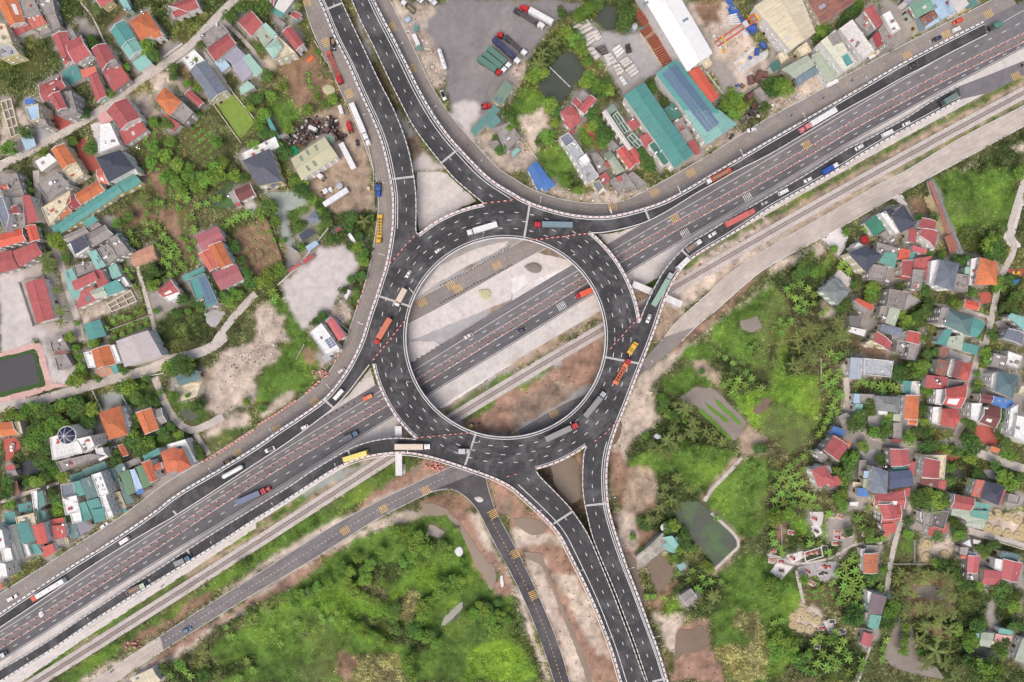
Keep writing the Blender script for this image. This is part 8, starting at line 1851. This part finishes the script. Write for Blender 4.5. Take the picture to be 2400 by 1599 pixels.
for s_, k in (('20,550 80,470 230,500 125,625', 'white'), ('380,0 520,0 490,130 420,130', 'pale'), ('400,130 470,120 500,190 440,235', 'white'), ('270,510 420,475 455,580 300,600', 'conc'), ('430,470 620,450 645,600 480,640', 'conc'), ('500,1000 630,980 620,1110 560,1120', 'pale'), ('630,1100 740,1050 720,1120 660,1140', 'pale'), ('160,400 310,360 330,420 230,470', 'white'), ('0,400 60,420 60,480 0,470', 'pale')):
    q = tp('@1800,1200 '+s_); b = MB(); z = .22+.004*int(float(s_.split(',')[0])/40 % 9); b.prism([P(*p, z) for p in q], 0, z); tag(b.build('grave_plot_paving', SHM[k]), kind='structure')
strawm = nmat('dry_straw', L3((196, 178, 140)), .95, .3, 2.5, .5)
def mound(p, r, lab, grp, mt_=None):
    x, y = P(*p, .5); b = MB(); n = 16; vs = []
    for j, (k, z) in enumerate(((1, 0), (.97, .35), (.7, .55), (.62, .35), (.3, .9), (.06, 1.25))):
        for i in range(n): a = i*2*math.pi/n; rr = r*k*(1+.05*math.sin(i*5+j)); vs.append((rr*math.cos(a), rr*math.sin(a), z*r*.45))
    fs = [(j*n+i, j*n+(i+1) % n, (j+1)*n+(i+1) % n, (j+1)*n+i) for j in range(5) for i in range(n)]+[tuple(range(5*n, 6*n))]; b.add(vs, fs); o = b.build('straw_mound' if not mt_ else 'soil_mound', mt_ or strawm, None, True); o.location = (x, y, 0); tag(o, lab, 'mound', grp)
strawm2 = nmat('orchard_soil', L3((150, 132, 100)), .95, .35, 2.5, .5, dark=L3((104, 118, 66)), dscale=.9, damt=.7)
for s_, rr, lab in (('2035,40 2110,15 2200,50 2295,75 2020,150 2110,175 2205,200 2295,220 2350,150 2352,230', 46, 'straw covered mound in the bare field by the sage roof'), ('1460,300 1460,420 1625,400', 52, 'ringed straw mound in the sandy plot beside the lane'), ('240,965 310,915 365,970 235,1040 300,1070 385,1080 450,1000', 42, 'pale domed mound in the circle cluster by the path'), ('@x', 0, '')):
    if rr:
        for p in tp('@1800,1200 '+s_): mound(p, rr*TK*S, lab, 'mounds: '+lab)
for s_ in ('@600,400 30,500 60,580 40,660 30,760 150,780 80,840 120,900 20,560 90,700 @0,400 2200,640 2280,600 2260,720 2330,660 2220,800 2300,780 2200,700 2320,840 2260,880',):
    for p in tp(s_): mound(p, 1.9, 'low round soil mound in the brown orchard plot', 'soil mounds in the brown orchard plot', strawm2)
# low garden walls
WALLS = [('@600,400 200,1050 400,860 660,530', 'white wall running diagonally past the banded container hut'), ('@600,400 0,220 60,320 240,800 260,860', 'grey wall beside the brown orchard plot'), ('@600,800 440,30 370,160', 'broken pale wall in the grass below the sand plot'), ('@600,0 860,960 1010,1240 1080,1560', 'long wall between the scrap yard and the frontage road'), ('@600,400 1080,0 1085,380', 'dark wall at the truck park edge'), ('@0,0 1960,960 2210,1310', 'cream wall on the left of the little football lawn'), ('@0,0 2130,840 2352,1110', 'dotted white wall on the right of the little football lawn'), ('@600,0 640,560 540,380', 'whitish wall along the upper frontage road'), ('@0,400 170,1030 400,960 500,1370 300,1430 170,1030', 'weathered wall round the crimson hall'), ('@0,800 1090,360 1290,330 1500,295', 'white gate wall below the village lane'), ('@0,800 1120,500 1200,660', 'white wall right of the grey courtyard'), ('@0,800 850,460 930,640', 'white wall left of the grey courtyard'), ('@1800,800 1980,480 1800,800 1740,900', 'cream wall following the inner lane'), ('@1800,400 1470,100 1500,210 1660,600', 'pale wall on the left of the brick kennels'), ('@1800,400 490,640 680,830 920,990', 'low grey wall below the pale parking court'), ('@1800,400 70,1040 300,890', 'brown fence on the upper edge of the banana grove'), ('@1800,400 70,1040 210,1210 240,1350', 'brown fence on the left edge of the banana grove'), ('@1800,1200 1160,480 1700,480', 'wall above the coconut grove'), ('@1800,1200 1350,260 1350,480', 'wall left of the ringed straw mounds'), ('@1800,1200 2000,240 2352,345', 'grey wall below the mound field lane'), ('@0,0 1530,640 1600,590 1680,540', 'white fence on the near side of the village lane'), ('@0,0 1500,520 1670,400', 'white balustrade along the village lane'), ('@0,0 0,1480 190,1400', 'white railing at the left end of the village lane'), ('@1200,0 350,620 530,795', 'narrow white walkway wall in the dark pond'), ('@1200,0 220,1330 430,1290', 'pale wall between the two garden plots'), ('@1200,0 0,1190 120,1300 230,1460', 'thin wall round the rubbish yard'), ('@1200,0 1730,590 1940,860', 'white edging wall of the factory yard'), ('@1200,0 1380,600 1180,310', 'low wall between brick beds and the block yard'), ('@1200,0 2110,880 2352,730', 'pale wall at the lower edge of the crane yard'), ('@600,400 640,1300 860,1480', 'broken wall on the rubble plot'), ('@1800,1200 120,100 130,300', 'thin pale wall left of the graveyard'), ('@0,800 1480,1150 1820,1110', 'low wall behind the crossed orange house'), ('@1800,800 1870,1060 1830,1290', 'brown fence beside the small green pond'), ('@1800,800 490,170 495,360', 'narrow concrete channel wall in the palm field'), ('@0,400 960,1480 1370,1330', 'thin ditch wall across the banana rows'), ('@0,800 200,1390 540,1300', 'grey wall behind the teal house roofs')]
for i, (s_, lab) in enumerate(WALLS):
    q = T(s_); b = MB(); hgt = .5 if 'walkway' in lab else 1.3+0.01*(i % 9)
    for a_, c_ in zip(q, q[1:]):
        x0, y0 = P(*a_, hgt); x1, y1 = P(*c_, hgt); b.box(((x0+x1)/2, (y0+y1)/2, hgt/2), (math.dist((x0, y0), (x1, y1))+.1, .3, hgt), math.atan2(y1-y0, x1-x0))
        L = math.dist((x0, y0), (x1, y1)); n = max(1, int(L/3.5))
        for k in range(n+1): b.box((x0+(x1-x0)*k/n, y0+(y1-y0)*k/n, hgt/2+.08), (.45, .45, hgt+.16), math.atan2(y1-y0, x1-x0))
    tag(b.build('garden_wall', WALLC['cream'] if 'cream' in lab or 'brown' not in lab and 'white' not in lab and i % 2 else M['trim'] if 'white' in lab else M['conc'] if 'brown' not in lab else M['bark']), lab, 'wall')
# tarpaulins, umbrella, pools of odd objects
def blob(s_, h, colr, lab, name, cat):
    pts = T(s_); pts = resample(smooth(pts+[pts[0]], 2), 26)[:-1]; q = [P(*p, h) for p in pts]; c = (sum(p[0] for p in q)/len(q), sum(p[1] for p in q)/len(q)); b = MB(); n = len(q); vs = []
    for k, z in ((1, 0), (.97, .7), (.72, .9), (.35, 1)):
        for p in q: j = random.uniform(-.1, .1); vs.append(((p[0]-c[0])*k+j, (p[1]-c[1])*k+j, h*z+random.uniform(-.12, .12)*(z > 0)))
    vs.append((0, 0, h)); s = 1 if ccw([v[:2] for v in vs[:n]]) else -1
    fs = [((j*n+i, j*n+(i+1) % n, (j+1)*n+(i+1) % n, (j+1)*n+i)[::s]) for j in range(3) for i in range(n)]+[(3*n+i, 3*n+(i+1) % n, 4*n)[::s] for i in range(n)]; b.add(vs, fs); o = b.build(name, nmat(name+'_'+colr, L3(PAL.get(colr, VP.get(colr, (60, 190, 130)))), .7, .15, 1.2, .3), None); o.location = (*c, 0); tag(o, lab, cat)
blob('@600,0 300,1370 340,1330 370,1350 395,1400 340,1445', 1.5, 'x', 'bright green tarpaulin heap above the khaki warehouse', 'tarpaulin', 'tarpaulin')
blob('@600,0 460,550 520,500 540,530 480,580', .8, 'org', 'orange tarpaulin square on the brown garden plot', 'tarpaulin', 'tarpaulin')
blob('@600,1200 1820,350 1870,310 1905,350 1900,400 1860,420 1830,390', 1.2, 'wht', 'white tarpaulin heap in the green marsh', 'tarpaulin', 'tarpaulin')
blob('@1200,800 1300,875 1330,840 1385,885 1330,905', 1, 'wht', 'white tarpaulin by the palm clump right of the roundabout', 'tarpaulin', 'tarpaulin')
blob('@600,1200 2240,600 2265,570 2280,690 2250,700', 1, 'wht', 'torn white sheeting beside the south road ditch', 'tarpaulin', 'tarpaulin')
blob('@600,400 805,1160 870,1090 880,1110 830,1190', 1.5, 'osw', 'crumpled white cover at the rubble corner', 'tarpaulin', 'tarpaulin')
blob('@1800,400 2250,1010 2310,990 2320,1010 2260,1055', 1.0, 'blu2', 'blue tarpaulin under the trees at the right edge', 'tarpaulin', 'tarpaulin')
blob('@600,800 2000,1440 2060,1420 2100,1470 2040,1490', .8, 'osw', 'pale rubble sack pile beside the south junction', 'rubble_pile', 'rubble pile')
blob('@0,1200 350,930 390,900 400,960 360,980', .7, 'wht', 'white spoil heap on the lower left median', 'spoil_heap', 'spoil heap')
blob('@600,400 2040,1100 2150,1080 2170,1170 2080,1200', 1.0, 'kha', 'tan sand heap on the pale plot inside the roundabout', 'sand_heap', 'sand heap')
blob('@1200,400 110,880 190,835 275,870 270,940 160,935', 1.6, 'con2', 'brown gravel heap inside the roundabout', 'gravel_heap', 'gravel heap')
blob('@600,0 600,800 680,760 740,830 690,880 620,860', 1.2, 'kha', 'tan straw heap beside the upper frontage road wall', 'straw_heap', 'straw heap')
for i, (s_, lab) in enumerate((('@1800,400 895,635', 'crimson parasol beside the pale parking court'), ('@1200,1200 1405,145', 'pale square parasol beside the algae pond'))):
    x, y = P(*T(s_)[0], 2.5); e = tag(empty('parasol', (x, y, 0)), lab, 'parasol'); b = MB(); b.cyl((0, 0, 0), (0, 0, 2.7), .05, 6); b.build('pole', M['steel'], e); b = MB(); b.cyl((0, 0, 2.1), (0, 0, 2.8), 2.3, 8, 0, .05); b.build('canopy', M['redp'] if i == 0 else M['trim'], e)
b = MB(); x, y = P(*T('@600,400 768,140')[0], 2); b.cyl((0, 0, 0), (0, 0, 2.2), 1.7, 20); b.dome((0, 0, 2.2), 1.7, .3, 20, 3); o = b.build('round_tank', vmat('gry')); o.location = (x, y, 0); tag(o, 'pale round tank standing in the truck park yard', 'tank')
# concrete mixer plant by the round pond
e = tag(empty('concrete_mixer', (*P(*T('@1200,0 1120,260')[0], 2), 0), .6), 'grey concrete mixing plant with tilted hoppers beside the round pond', 'mixing plant')
b = MB(); b.cyl((0, 0, 0), (0, 0, 4.5), 1.6, 12); b.cyl((0, 0, 4.5), (0, 0, 5.4), 1.6, 12, 0, .4); b.build('silo', vmat('gry'), e); b = MB(); b.box((-3, 1, 1.6), (3.5, 2.6, 1.6), .5, 0, 1.3); b.build('hopper', vmat('gry2'), e); b = MB(); b.cyl((-3, 0, 2), (4, -3, 4), .4, 6); b.build('conveyor', vmat('tea'), e)

# ------------------------------------------------------------ scrap and rubble
def cells(tids):
    m = np.isin(TG, [TID[t] for t in tids]); X_, Y_ = X[m], Y[m]; px = (PXg[m]+OO).astype(int); py = (PYg[m]+OO).astype(int); ok = (px >= 0) & (px < OCC.shape[1]) & (py >= 0) & (py < OCC.shape[0]); ok[ok] &= ~OCC[py[ok], px[ok]]
    return X_[ok], Y_[ok], PID[m][ok], C[m][ok]
# roads on the deck shade but do not clear the ground; keep plants from poking through the ramps
for nm, a, b, _, _ in PIECES:
    occ_poly([PXY(*P(*p, zdeck(p)), 0) for p in list(a)+list(b)[::-1]])
occ_poly([PXY(*P(*p, 8), 0) for p in ci(316)]) if False else None
yy_, xx_ = np.mgrid[0:OCC.shape[0], 0:OCC.shape[1]]; dd = np.hypot(xx_-OO-RC[0], yy_-OO-RC[1]); OCC |= (dd > 226) & (dd < 313)
def stones(name, tids, prob, smin, smax, cols, seed):
    r = np.random.default_rng(seed); X_, Y_, _, _ = cells(tids); k = r.random(len(X_)) < prob; x = X_[k]+r.uniform(-.4, .4, k.sum()); y = Y_[k]+r.uniform(-.4, .4, k.sum()); n = len(x)
    if n == 0: return
    s = smin+(smax-smin)*r.random(n)**2.5; a = r.random(n)*6.28; asp = r.uniform(.4, 1, n)
    base = np.array([(-1, -1, 0), (1, -1, 0), (1, 1, 0), (-1, 1, 0), (-.7, -.8, 1), (.8, -.6, 1), (.7, .7, 1), (-.8, .7, 1)])*.5
    ca, sa = np.cos(a), np.sin(a); bx = base[None, :, 0]*s[:, None]; by = base[None, :, 1]*(s*asp)[:, None]; bz = base[None, :, 2]*(s*.9)[:, None]
    V = np.stack([x[:, None]+bx*ca[:, None]-by*sa[:, None], y[:, None]+bx*sa[:, None]+by*ca[:, None], bz-0.02], -1).reshape(-1, 3)
    f = np.array([(4, 5, 6, 7), (0, 1, 5, 4), (1, 2, 6, 5), (2, 3, 7, 6), (3, 0, 4, 7)]); F = (f[None]+8*np.arange(n)[:, None, None]).reshape(-1, 4)
    cc = np.array([L3(c) for c in cols])[r.integers(0, len(cols), n)]*r.uniform(.75, 1.15, (n, 1)); col = np.concatenate([cc, np.zeros((n, 1))], 1).repeat(8, 0)
    tag(link(name, npmesh(name, V, F, [M['leafcol']], col)), kind='stuff')
stones('rubble', ['rub'], .42, .25, 1.5, [(214, 200, 186), (190, 172, 156), (230, 222, 214), (168, 140, 124)], 5)
stones('scrap_metal', ['blk'], .8, .3, 1.9, [(60, 55, 56), (92, 80, 76), (150, 140, 136), (214, 210, 206), (140, 90, 74), (46, 44, 50)], 6)
stones('loose_stones', ['pit', 'mud', 'brn', 'sand', 'brt'], .12, .12, .8, [(186, 160, 140), (150, 120, 100), (216, 200, 184), (120, 96, 84)], 9)
# ------------------------------------------------------------ scattered undergrowth (uncountable)
def plants(name, tids, prob, nleaf, size, spread, hgt, seed, rows=0, tilt=.5, gain=1.25):
    r = np.random.default_rng(seed); X_, Y_, pid_, C_ = cells(tids)
    k = r.random(len(X_)) < prob
    dens = fbm(X_, Y_, 5, seed+100); k &= dens > (.36 if not rows else 0)
    if rows:
        keep = np.zeros(len(X_), bool)
        for p, (a, b) in cropdir.items():
            s = pid_ == p; d = np.array([b[0]-a[0], -(b[1]-a[1])]); d = d/np.hypot(*d); nrm = np.array([-d[1], d[0]]) if p % 2 else d
            keep[s] = ((X_[s]*nrm[0]+Y_[s]*nrm[1])/rows) % 1 < .5
        k &= keep
    x = X_[k]+r.uniform(-.4, .4, k.sum()); y = Y_[k]+r.uniform(-.4, .4, k.sum()); c = C_[k][:, :3]; dn = dens[k]; n = len(x)
    if n == 0: return
    hs = (dn-.3)*2; hs = np.clip(hs, .3, 1.3); N_ = n*nleaf
    ang = r.random(N_)*6.28; rad = np.sqrt(r.random(N_))*spread; lx = x.repeat(nleaf)+rad*np.cos(ang); ly = y.repeat(nleaf)+rad*np.sin(ang); lz = hgt*hs.repeat(nleaf)*(1-.5*(rad/spread)**2)*r.uniform(.5, 1.0, N_)
    s = size*r.uniform(.6, 1.3, N_); yaw = r.random(N_)*6.28; pt = r.uniform(-tilt, tilt, N_); rl = r.uniform(-tilt, tilt, N_)
    u = np.stack([np.cos(yaw)*np.cos(pt), np.sin(yaw)*np.cos(pt), np.sin(pt)], -1); w_ = np.stack([-np.sin(yaw)*np.cos(rl), np.cos(yaw)*np.cos(rl), np.sin(rl)], -1); o = np.stack([lx, ly, lz], -1)
    V = np.stack([o-u*s[:, None], o+w_*(s*.45)[:, None]-u*(s*.1)[:, None], o+u*s[:, None], o-w_*(s*.45)[:, None]-u*(s*.1)[:, None]], 1).reshape(-1, 3); F = np.arange(N_*4).reshape(-1, 4)[:, ::-1]
    pn = fbm(x, y, 3.2, seed+300)[:, None]; soft = seed in (23, 24)
    if rows: c = np.tile(np.array(L3((92, 134, 58))), (n, 1))
    hv = (r.uniform(.8 if soft else .6, 1.25 if soft else 1.5, (n, 1))*((.7+.6*pn) if soft else (.35+1.3*pn))).repeat(nleaf, 0)*r.uniform(.75, 1.25, (N_, 1)); cc = c.repeat(nleaf, 0)*hv*gain*(1.05 if soft else 1.5); cc = cc*(1+r.uniform(-.12, .12, (N_, 3))); col = np.concatenate([np.clip(cc, 0.005, .7), np.ones((N_, 1))], 1).repeat(4, 0)
    tag(link(name, npmesh(name, V, F, [M['leafcol']], col)), kind='stuff'); print(name, n, N_)
plants('shrub_undergrowth', ['shr'], .5, 8, .5, .95, 2.1, 21)
plants('weeds', ['base'], .5, 6, .45, .8, 1.3, 22)
plants('short_grass', ['grs', 'grsd'], .42, 5, .4, .6, .5, 23)
plants('dry_reeds', ['reed'], .6, 7, .5, .9, 1.5, 27)
plants('bright_creeper', ['grsb'], .55, 6, .42, .7, .8, 24)
plants('garden_crops', ['crop'], .8, 5, .4, .5, .7, 25, rows=3.6, gain=1.0)
plants('sparse_weeds', ['brn', 'brt', 'dirt', 'soil', 'sand', 'mud'], .05, 5, .32, .5, .4, 26, gain=.7)
# ------------------------------------------------------------ trees
def crown_mesh(seed, nl, size, flat, mat_, lobes=7):
    r = np.random.default_rng(seed); cs = []
    for i in range(lobes):
        a = i*2.4+r.random(); d = r.uniform(.25, .62)*(i > 0); cs.append((d*math.cos(a), d*math.sin(a), r.uniform(-.1, .25), r.uniform(.38, .55)))
    cs = np.array(cs); k = r.integers(0, len(cs), nl); v = r.normal(size=(nl, 3)); v /= np.linalg.norm(v, axis=1)[:, None]; v[:, 2] = np.where(v[:, 2] < -.3, -v[:, 2], v[:, 2]); rr = r.uniform(.55, 1.02, nl)
    o = cs[k, :3]+v*(cs[k, 3]*rr)[:, None]*np.array([1, 1, flat])
    o[:, 2] += .0
    nrm = v*.6+np.array([0, 0, .6])+r.normal(size=(nl, 3))*.35; nrm /= np.linalg.norm(nrm, axis=1)[:, None]; t = np.cross(nrm, r.normal(size=(nl, 3))); t /= np.linalg.norm(t, axis=1)[:, None]; b = np.cross(nrm, t); s = size*r.uniform(.6, 1.3, nl)[:, None]
    V = np.stack([o-t*s, o+b*s*.6-nrm*s*.15, o+t*s, o-b*s*.6-nrm*s*.15], 1).reshape(-1, 3); return npmesh('crown', V, np.arange(nl*4).reshape(-1, 4), [mat_])
def trunk_mesh(seed, h=1.0):
    r = random.Random(seed); b = MB(); b.cyl((0, 0, 0), (.02, .01, h*.55), .07, 7, 0, .05)
    for i in range(5):
        a = i*1.26+r.random(); b.cyl((.02, .01, h*(.4+.04*i)), (.5*math.cos(a), .5*math.sin(a), h*r.uniform(.8, 1)), .035, 5, 0, .012)
    return b.mesh('trunk', M['bark'])
CROWN = {k: [crown_mesh(50+i+(9 if k else 0), 620 if k else 520, .1 if k else .11, .75, M['leafd' if k else 'leafl'], 7+i % 3) for i in range(6)] for k in (0, 1)}; TRUNK = [trunk_mesh(i) for i in range(3)]
def frond_mesh(n, L, W, droop, seg, mat_, feather, seed, up=.5):
    r = random.Random(seed); b = MB()
    for i in range(n):
        a = i*2*math.pi/n*(1 if not feather else 2.4)+r.uniform(-.15, .15); l = L*r.uniform(.6 if feather else .8, 1.08); e = up*r.uniform(.3, 1.2); x = 0; z = 0; pts = [(0, 0)]
        for j in range(seg): x += l/seg*math.cos(e); z += l/seg*math.sin(e); pts.append((x, z)); e -= droop/seg*r.uniform(.8, 1.2)
        ca, sa = math.cos(a), math.sin(a)
        if feather:
            for j in range(seg):
                (x0, z0), (x1, z1) = pts[j], pts[j+1]
                for k in range(3):
                    t = (k+.5)/3; xx, zz = x0+(x1-x0)*t, z0+(z1-z0)*t; ll = W*math.sin(math.pi*min(.97, (j+t)/seg*.85+.13)); 
                    for s in (-1, 1):
                        tipx, tipy, tipz = xx+ll*.9, s*ll, zz-ll*.35; wv = .075*L/3
                        q = [(xx-wv, 0, zz), (xx+wv, 0, zz), (tipx+wv*.3, tipy, tipz)]
                        b.add([(p[0]*ca-p[1]*sa, p[0]*sa+p[1]*ca, p[2]) for p in q], [(0, 1, 2) if s > 0 else (2, 1, 0)])
        else:
            vs = []
            for j, (xx, zz) in enumerate(pts):
                ww = W*math.sin(math.pi*min(1, .12+.86*j/seg)); 
                for s, dz in ((-1, -.3), (0, 0), (1, -.3)): vs.append((xx*ca-s*ww*sa, xx*sa+s*ww*ca, zz+dz*ww))
            b.add(vs, [(3*j+k, 3*j+k+3, 3*j+k+4, 3*j+k+1)[::-1] for j in range(seg) for k in (0, 1)])
    return b.mesh('fronds' if feather else 'leaves', mat_)
PALM = [frond_mesh(11+i % 4, 1.0, .16, 1.6, 6, M['leafp'], True, i, .6+.1*(i % 3)) for i in range(7)]; BANA = [frond_mesh(8, 1.0, .12, 1.5, 5, M['leafb'], False, 30+i, .9) for i in range(5)]
pt_ = MB(); pt_.cyl((0, 0, 0), (.3, .1, 3), .2, 8, 0, .16); pt_.cyl((.3, .1, 3), (.1, 0, 6), .16, 8, 0, .14); PT = pt_.mesh('trunk', M['bark'])
ct = MB(); [ct.dome((.3*math.cos(a), .3*math.sin(a), -.15), .13, .2, 6, 3) for a in (0, 1.3, 2.6, 3.9, 5.2)]; COCO = ct.mesh('coconuts', nmat('coconut', L3((150, 140, 70)), .7, .2))
bt = MB(); bt.cyl((0, 0, 0), (0, 0, 1), .16, 7, 0, .1); BT = bt.mesh('stem', nmat('banana_stem', L3((134, 140, 84)), .8, .2, 2))
PLACES = [((700, 1400), 'the marsh below the lower service road'), ((1050, 1350), 'the marsh left of the south road'), ((900, 1500), 'the marsh at the bottom edge'), ((1620, 960), 'the flooded vegetable beds'), ((1560, 1050), 'the green plot right of the roundabout'), ((1560, 1350), 'the fish pond farm'), ((1830, 750), 'the banana grove right of the service road'), ((1950, 900), 'the bright creeper field'), ((2280, 1450), 'the coconut grove at the lower right'), ((1980, 1400), 'the graveyard bamboo plot'), ((1870, 1260), 'the graveyard'), ((1860, 1150), 'the shrubs above the graveyard'), ((420, 580), 'the banana plantation on the left'), ((100, 130), 'the garden at the upper left'), ((380, 380), 'the vegetable terraces on the left'), ((700, 250), 'the brown garden plot by the frontage road'), ((700, 1000), 'the grass patch below the sand plot'), ((2260, 500), 'the green field at the right edge'), ((1280, 160), 'the dark pond'), ((1420, 60), 'the round pond'), ((820, 520), 'the palm corner by the frontage road'), ((1780, 1560), 'the bottom right scrub'), ((330, 960), 'the topiary garden'), ((1750, 870), 'the vegetable strips'), ((330, 780), 'the banana rows'), ((1480, 1290), 'the muddy bank')]
PLC = [(P(*p), n) for p, n in PLACES]
def where(c):
    b = min(LANDMARKS, key=lambda l: math.dist(l[0], c)); db = math.dist(b[0], c)
    g = min(PLC, key=lambda l: math.dist(l[0], c)); dg_ = math.dist(g[0], c)
    if dg_*.75 < db: 
        ref = g[1]; c0 = g[0]
    else:
        t = b[1].split(); ref = 'the '+' '.join(t[:7]); c0 = b[0]
        for w_ in (' with', ' and', ' beside', ' beside the', ' at', ' at the', ' of', ' of the', ' in', ' in the', ' by', ' by the', ' the', ' a', ' between', ' on', ' on the', ' above', ' above the', ' behind', ' behind the', ' joined to', ' below', ' below the', ' near', ' near the', ' to', ' next to', ' its'):
            while ref.endswith(w_): ref = ref[:-len(w_)]
    dx_, dy_ = c[0]-c0[0], c[1]-c0[1]
    side = ('above' if dy_ > 0 else 'below') if abs(dy_) > abs(dx_) else ('right of' if dx_ > 0 else 'left of')
    return side+' '+ref
TREES = []; org = (0, 0)
for ln in TREE.strip().split('\n'):
    if ln[0] == '#': continue
    if ln[0] == '@': org = tuple(float(v) for v in ln.split()[1:]); continue
    k = ln[0]
    for t in ln[2:].split():
        a = [float(v) for v in t.split(',')]; TREES.append((k+('1' if len(a) > 3 else ''), org[0]+a[0]*TK, org[1]+a[1]*TK, a[2]*TK*S))
cnt = {}; TREES.sort(key=lambda t: -t[3]); extra = []
for i, (k, px, py, r) in enumerate(TREES):
    kk = k[0]; cnt[k] = cnt.get(k, 0)+1
    if kk == 't':
        r *= 1.12; hc = max(1.6, min(7, r*1.5)); x, y = P(px, py, hc)
        if cnt[k] > 295: extra.append((x, y, hc, r, k)); continue
        dk = k == 't1'; size = 'large ' if r > 4.3 else 'small ' if r < 2.8 else ''
        lab = size+('dark green' if dk else 'light green')+' leafy tree '+where((x, y)); e = tag(empty('dark_tree' if dk else 'light_tree', (x, y, 0), random.uniform(0, 6)), lab, 'tree', 'tree group: '+lab)
        cr = link('crown', random.choice(CROWN[1 if dk else 0]), e, (0, 0, hc*.78)); cr.scale = (r*random.uniform(.95, 1.1), r*random.uniform(.95, 1.1), r*random.uniform(.8, 1.1)); tr = link('trunk', random.choice(TRUNK), e); tr.scale = (r*.9, r*.9, hc*.95)
    elif kk == 'p':
        r *= 1.05; hc = 6.0+random.uniform(-1, 1.5); x, y = P(px, py, hc); lab = 'coconut palm with spread fronds '+where((x, y)); e = tag(empty('coconut_palm', (x-.1, y, 0), random.uniform(0, 6)), lab, 'palm', 'palm group: '+lab)
        f = link('fronds', random.choice(PALM), e, (.1, 0, hc)); k_ = random.uniform(.8, 1.2); f.scale = (r*1.1*k_, r*1.1*k_*random.uniform(.85, 1.1), r*random.uniform(.7, 1.1)); f.rotation_euler = (random.uniform(-.1, .1), random.uniform(-.1, .1), 0); t_ = link('trunk', PT, e); t_.scale = (1, 1, hc/6); c_ = link('coconuts', COCO, e, (.1, 0, hc))
    else:
        r *= 1.1; hc = random.uniform(1.6, 3); x, y = P(px, py, hc); lab = 'banana plant with splayed leaves '+where((x, y)); e = tag(empty('banana_plant', (x, y, 0), random.uniform(0, 6)), lab, 'banana plant', 'banana group: '+lab)
        f = link('leaves', random.choice(BANA), e, (0, 0, hc*.9)); f.scale = (r, r, r*.9); s = link('stem', BT, e); s.scale = (1, 1, hc*.95)
print('trees', cnt, 'extra', len(extra))
if extra:
    mb = []; Fs = []; o_ = 0
    for kk, nm in (('t1', 'small_dark_shrubs'), ('t', 'small_light_shrubs')):
        Vs = []
        for x, y, hc, r, k in extra:
            if k != kk: continue
            me = random.choice(CROWN[1 if k == 't1' else 0]); v = np.empty(len(me.vertices)*3); me.vertices.foreach_get('co', v); v = v.reshape(-1, 3)*np.array([r, r, r*.9])+np.array([x, y, hc*.75]); Vs.append(v)
        if Vs: V = np.concatenate(Vs); tag(link(nm, npmesh(nm, V, np.arange(len(V)).reshape(-1, 4), [M['leafd' if kk == 't1' else 'leafl']])), kind='stuff')
bpy.context.view_layer.update(); print('objects', len(bpy.data.objects))
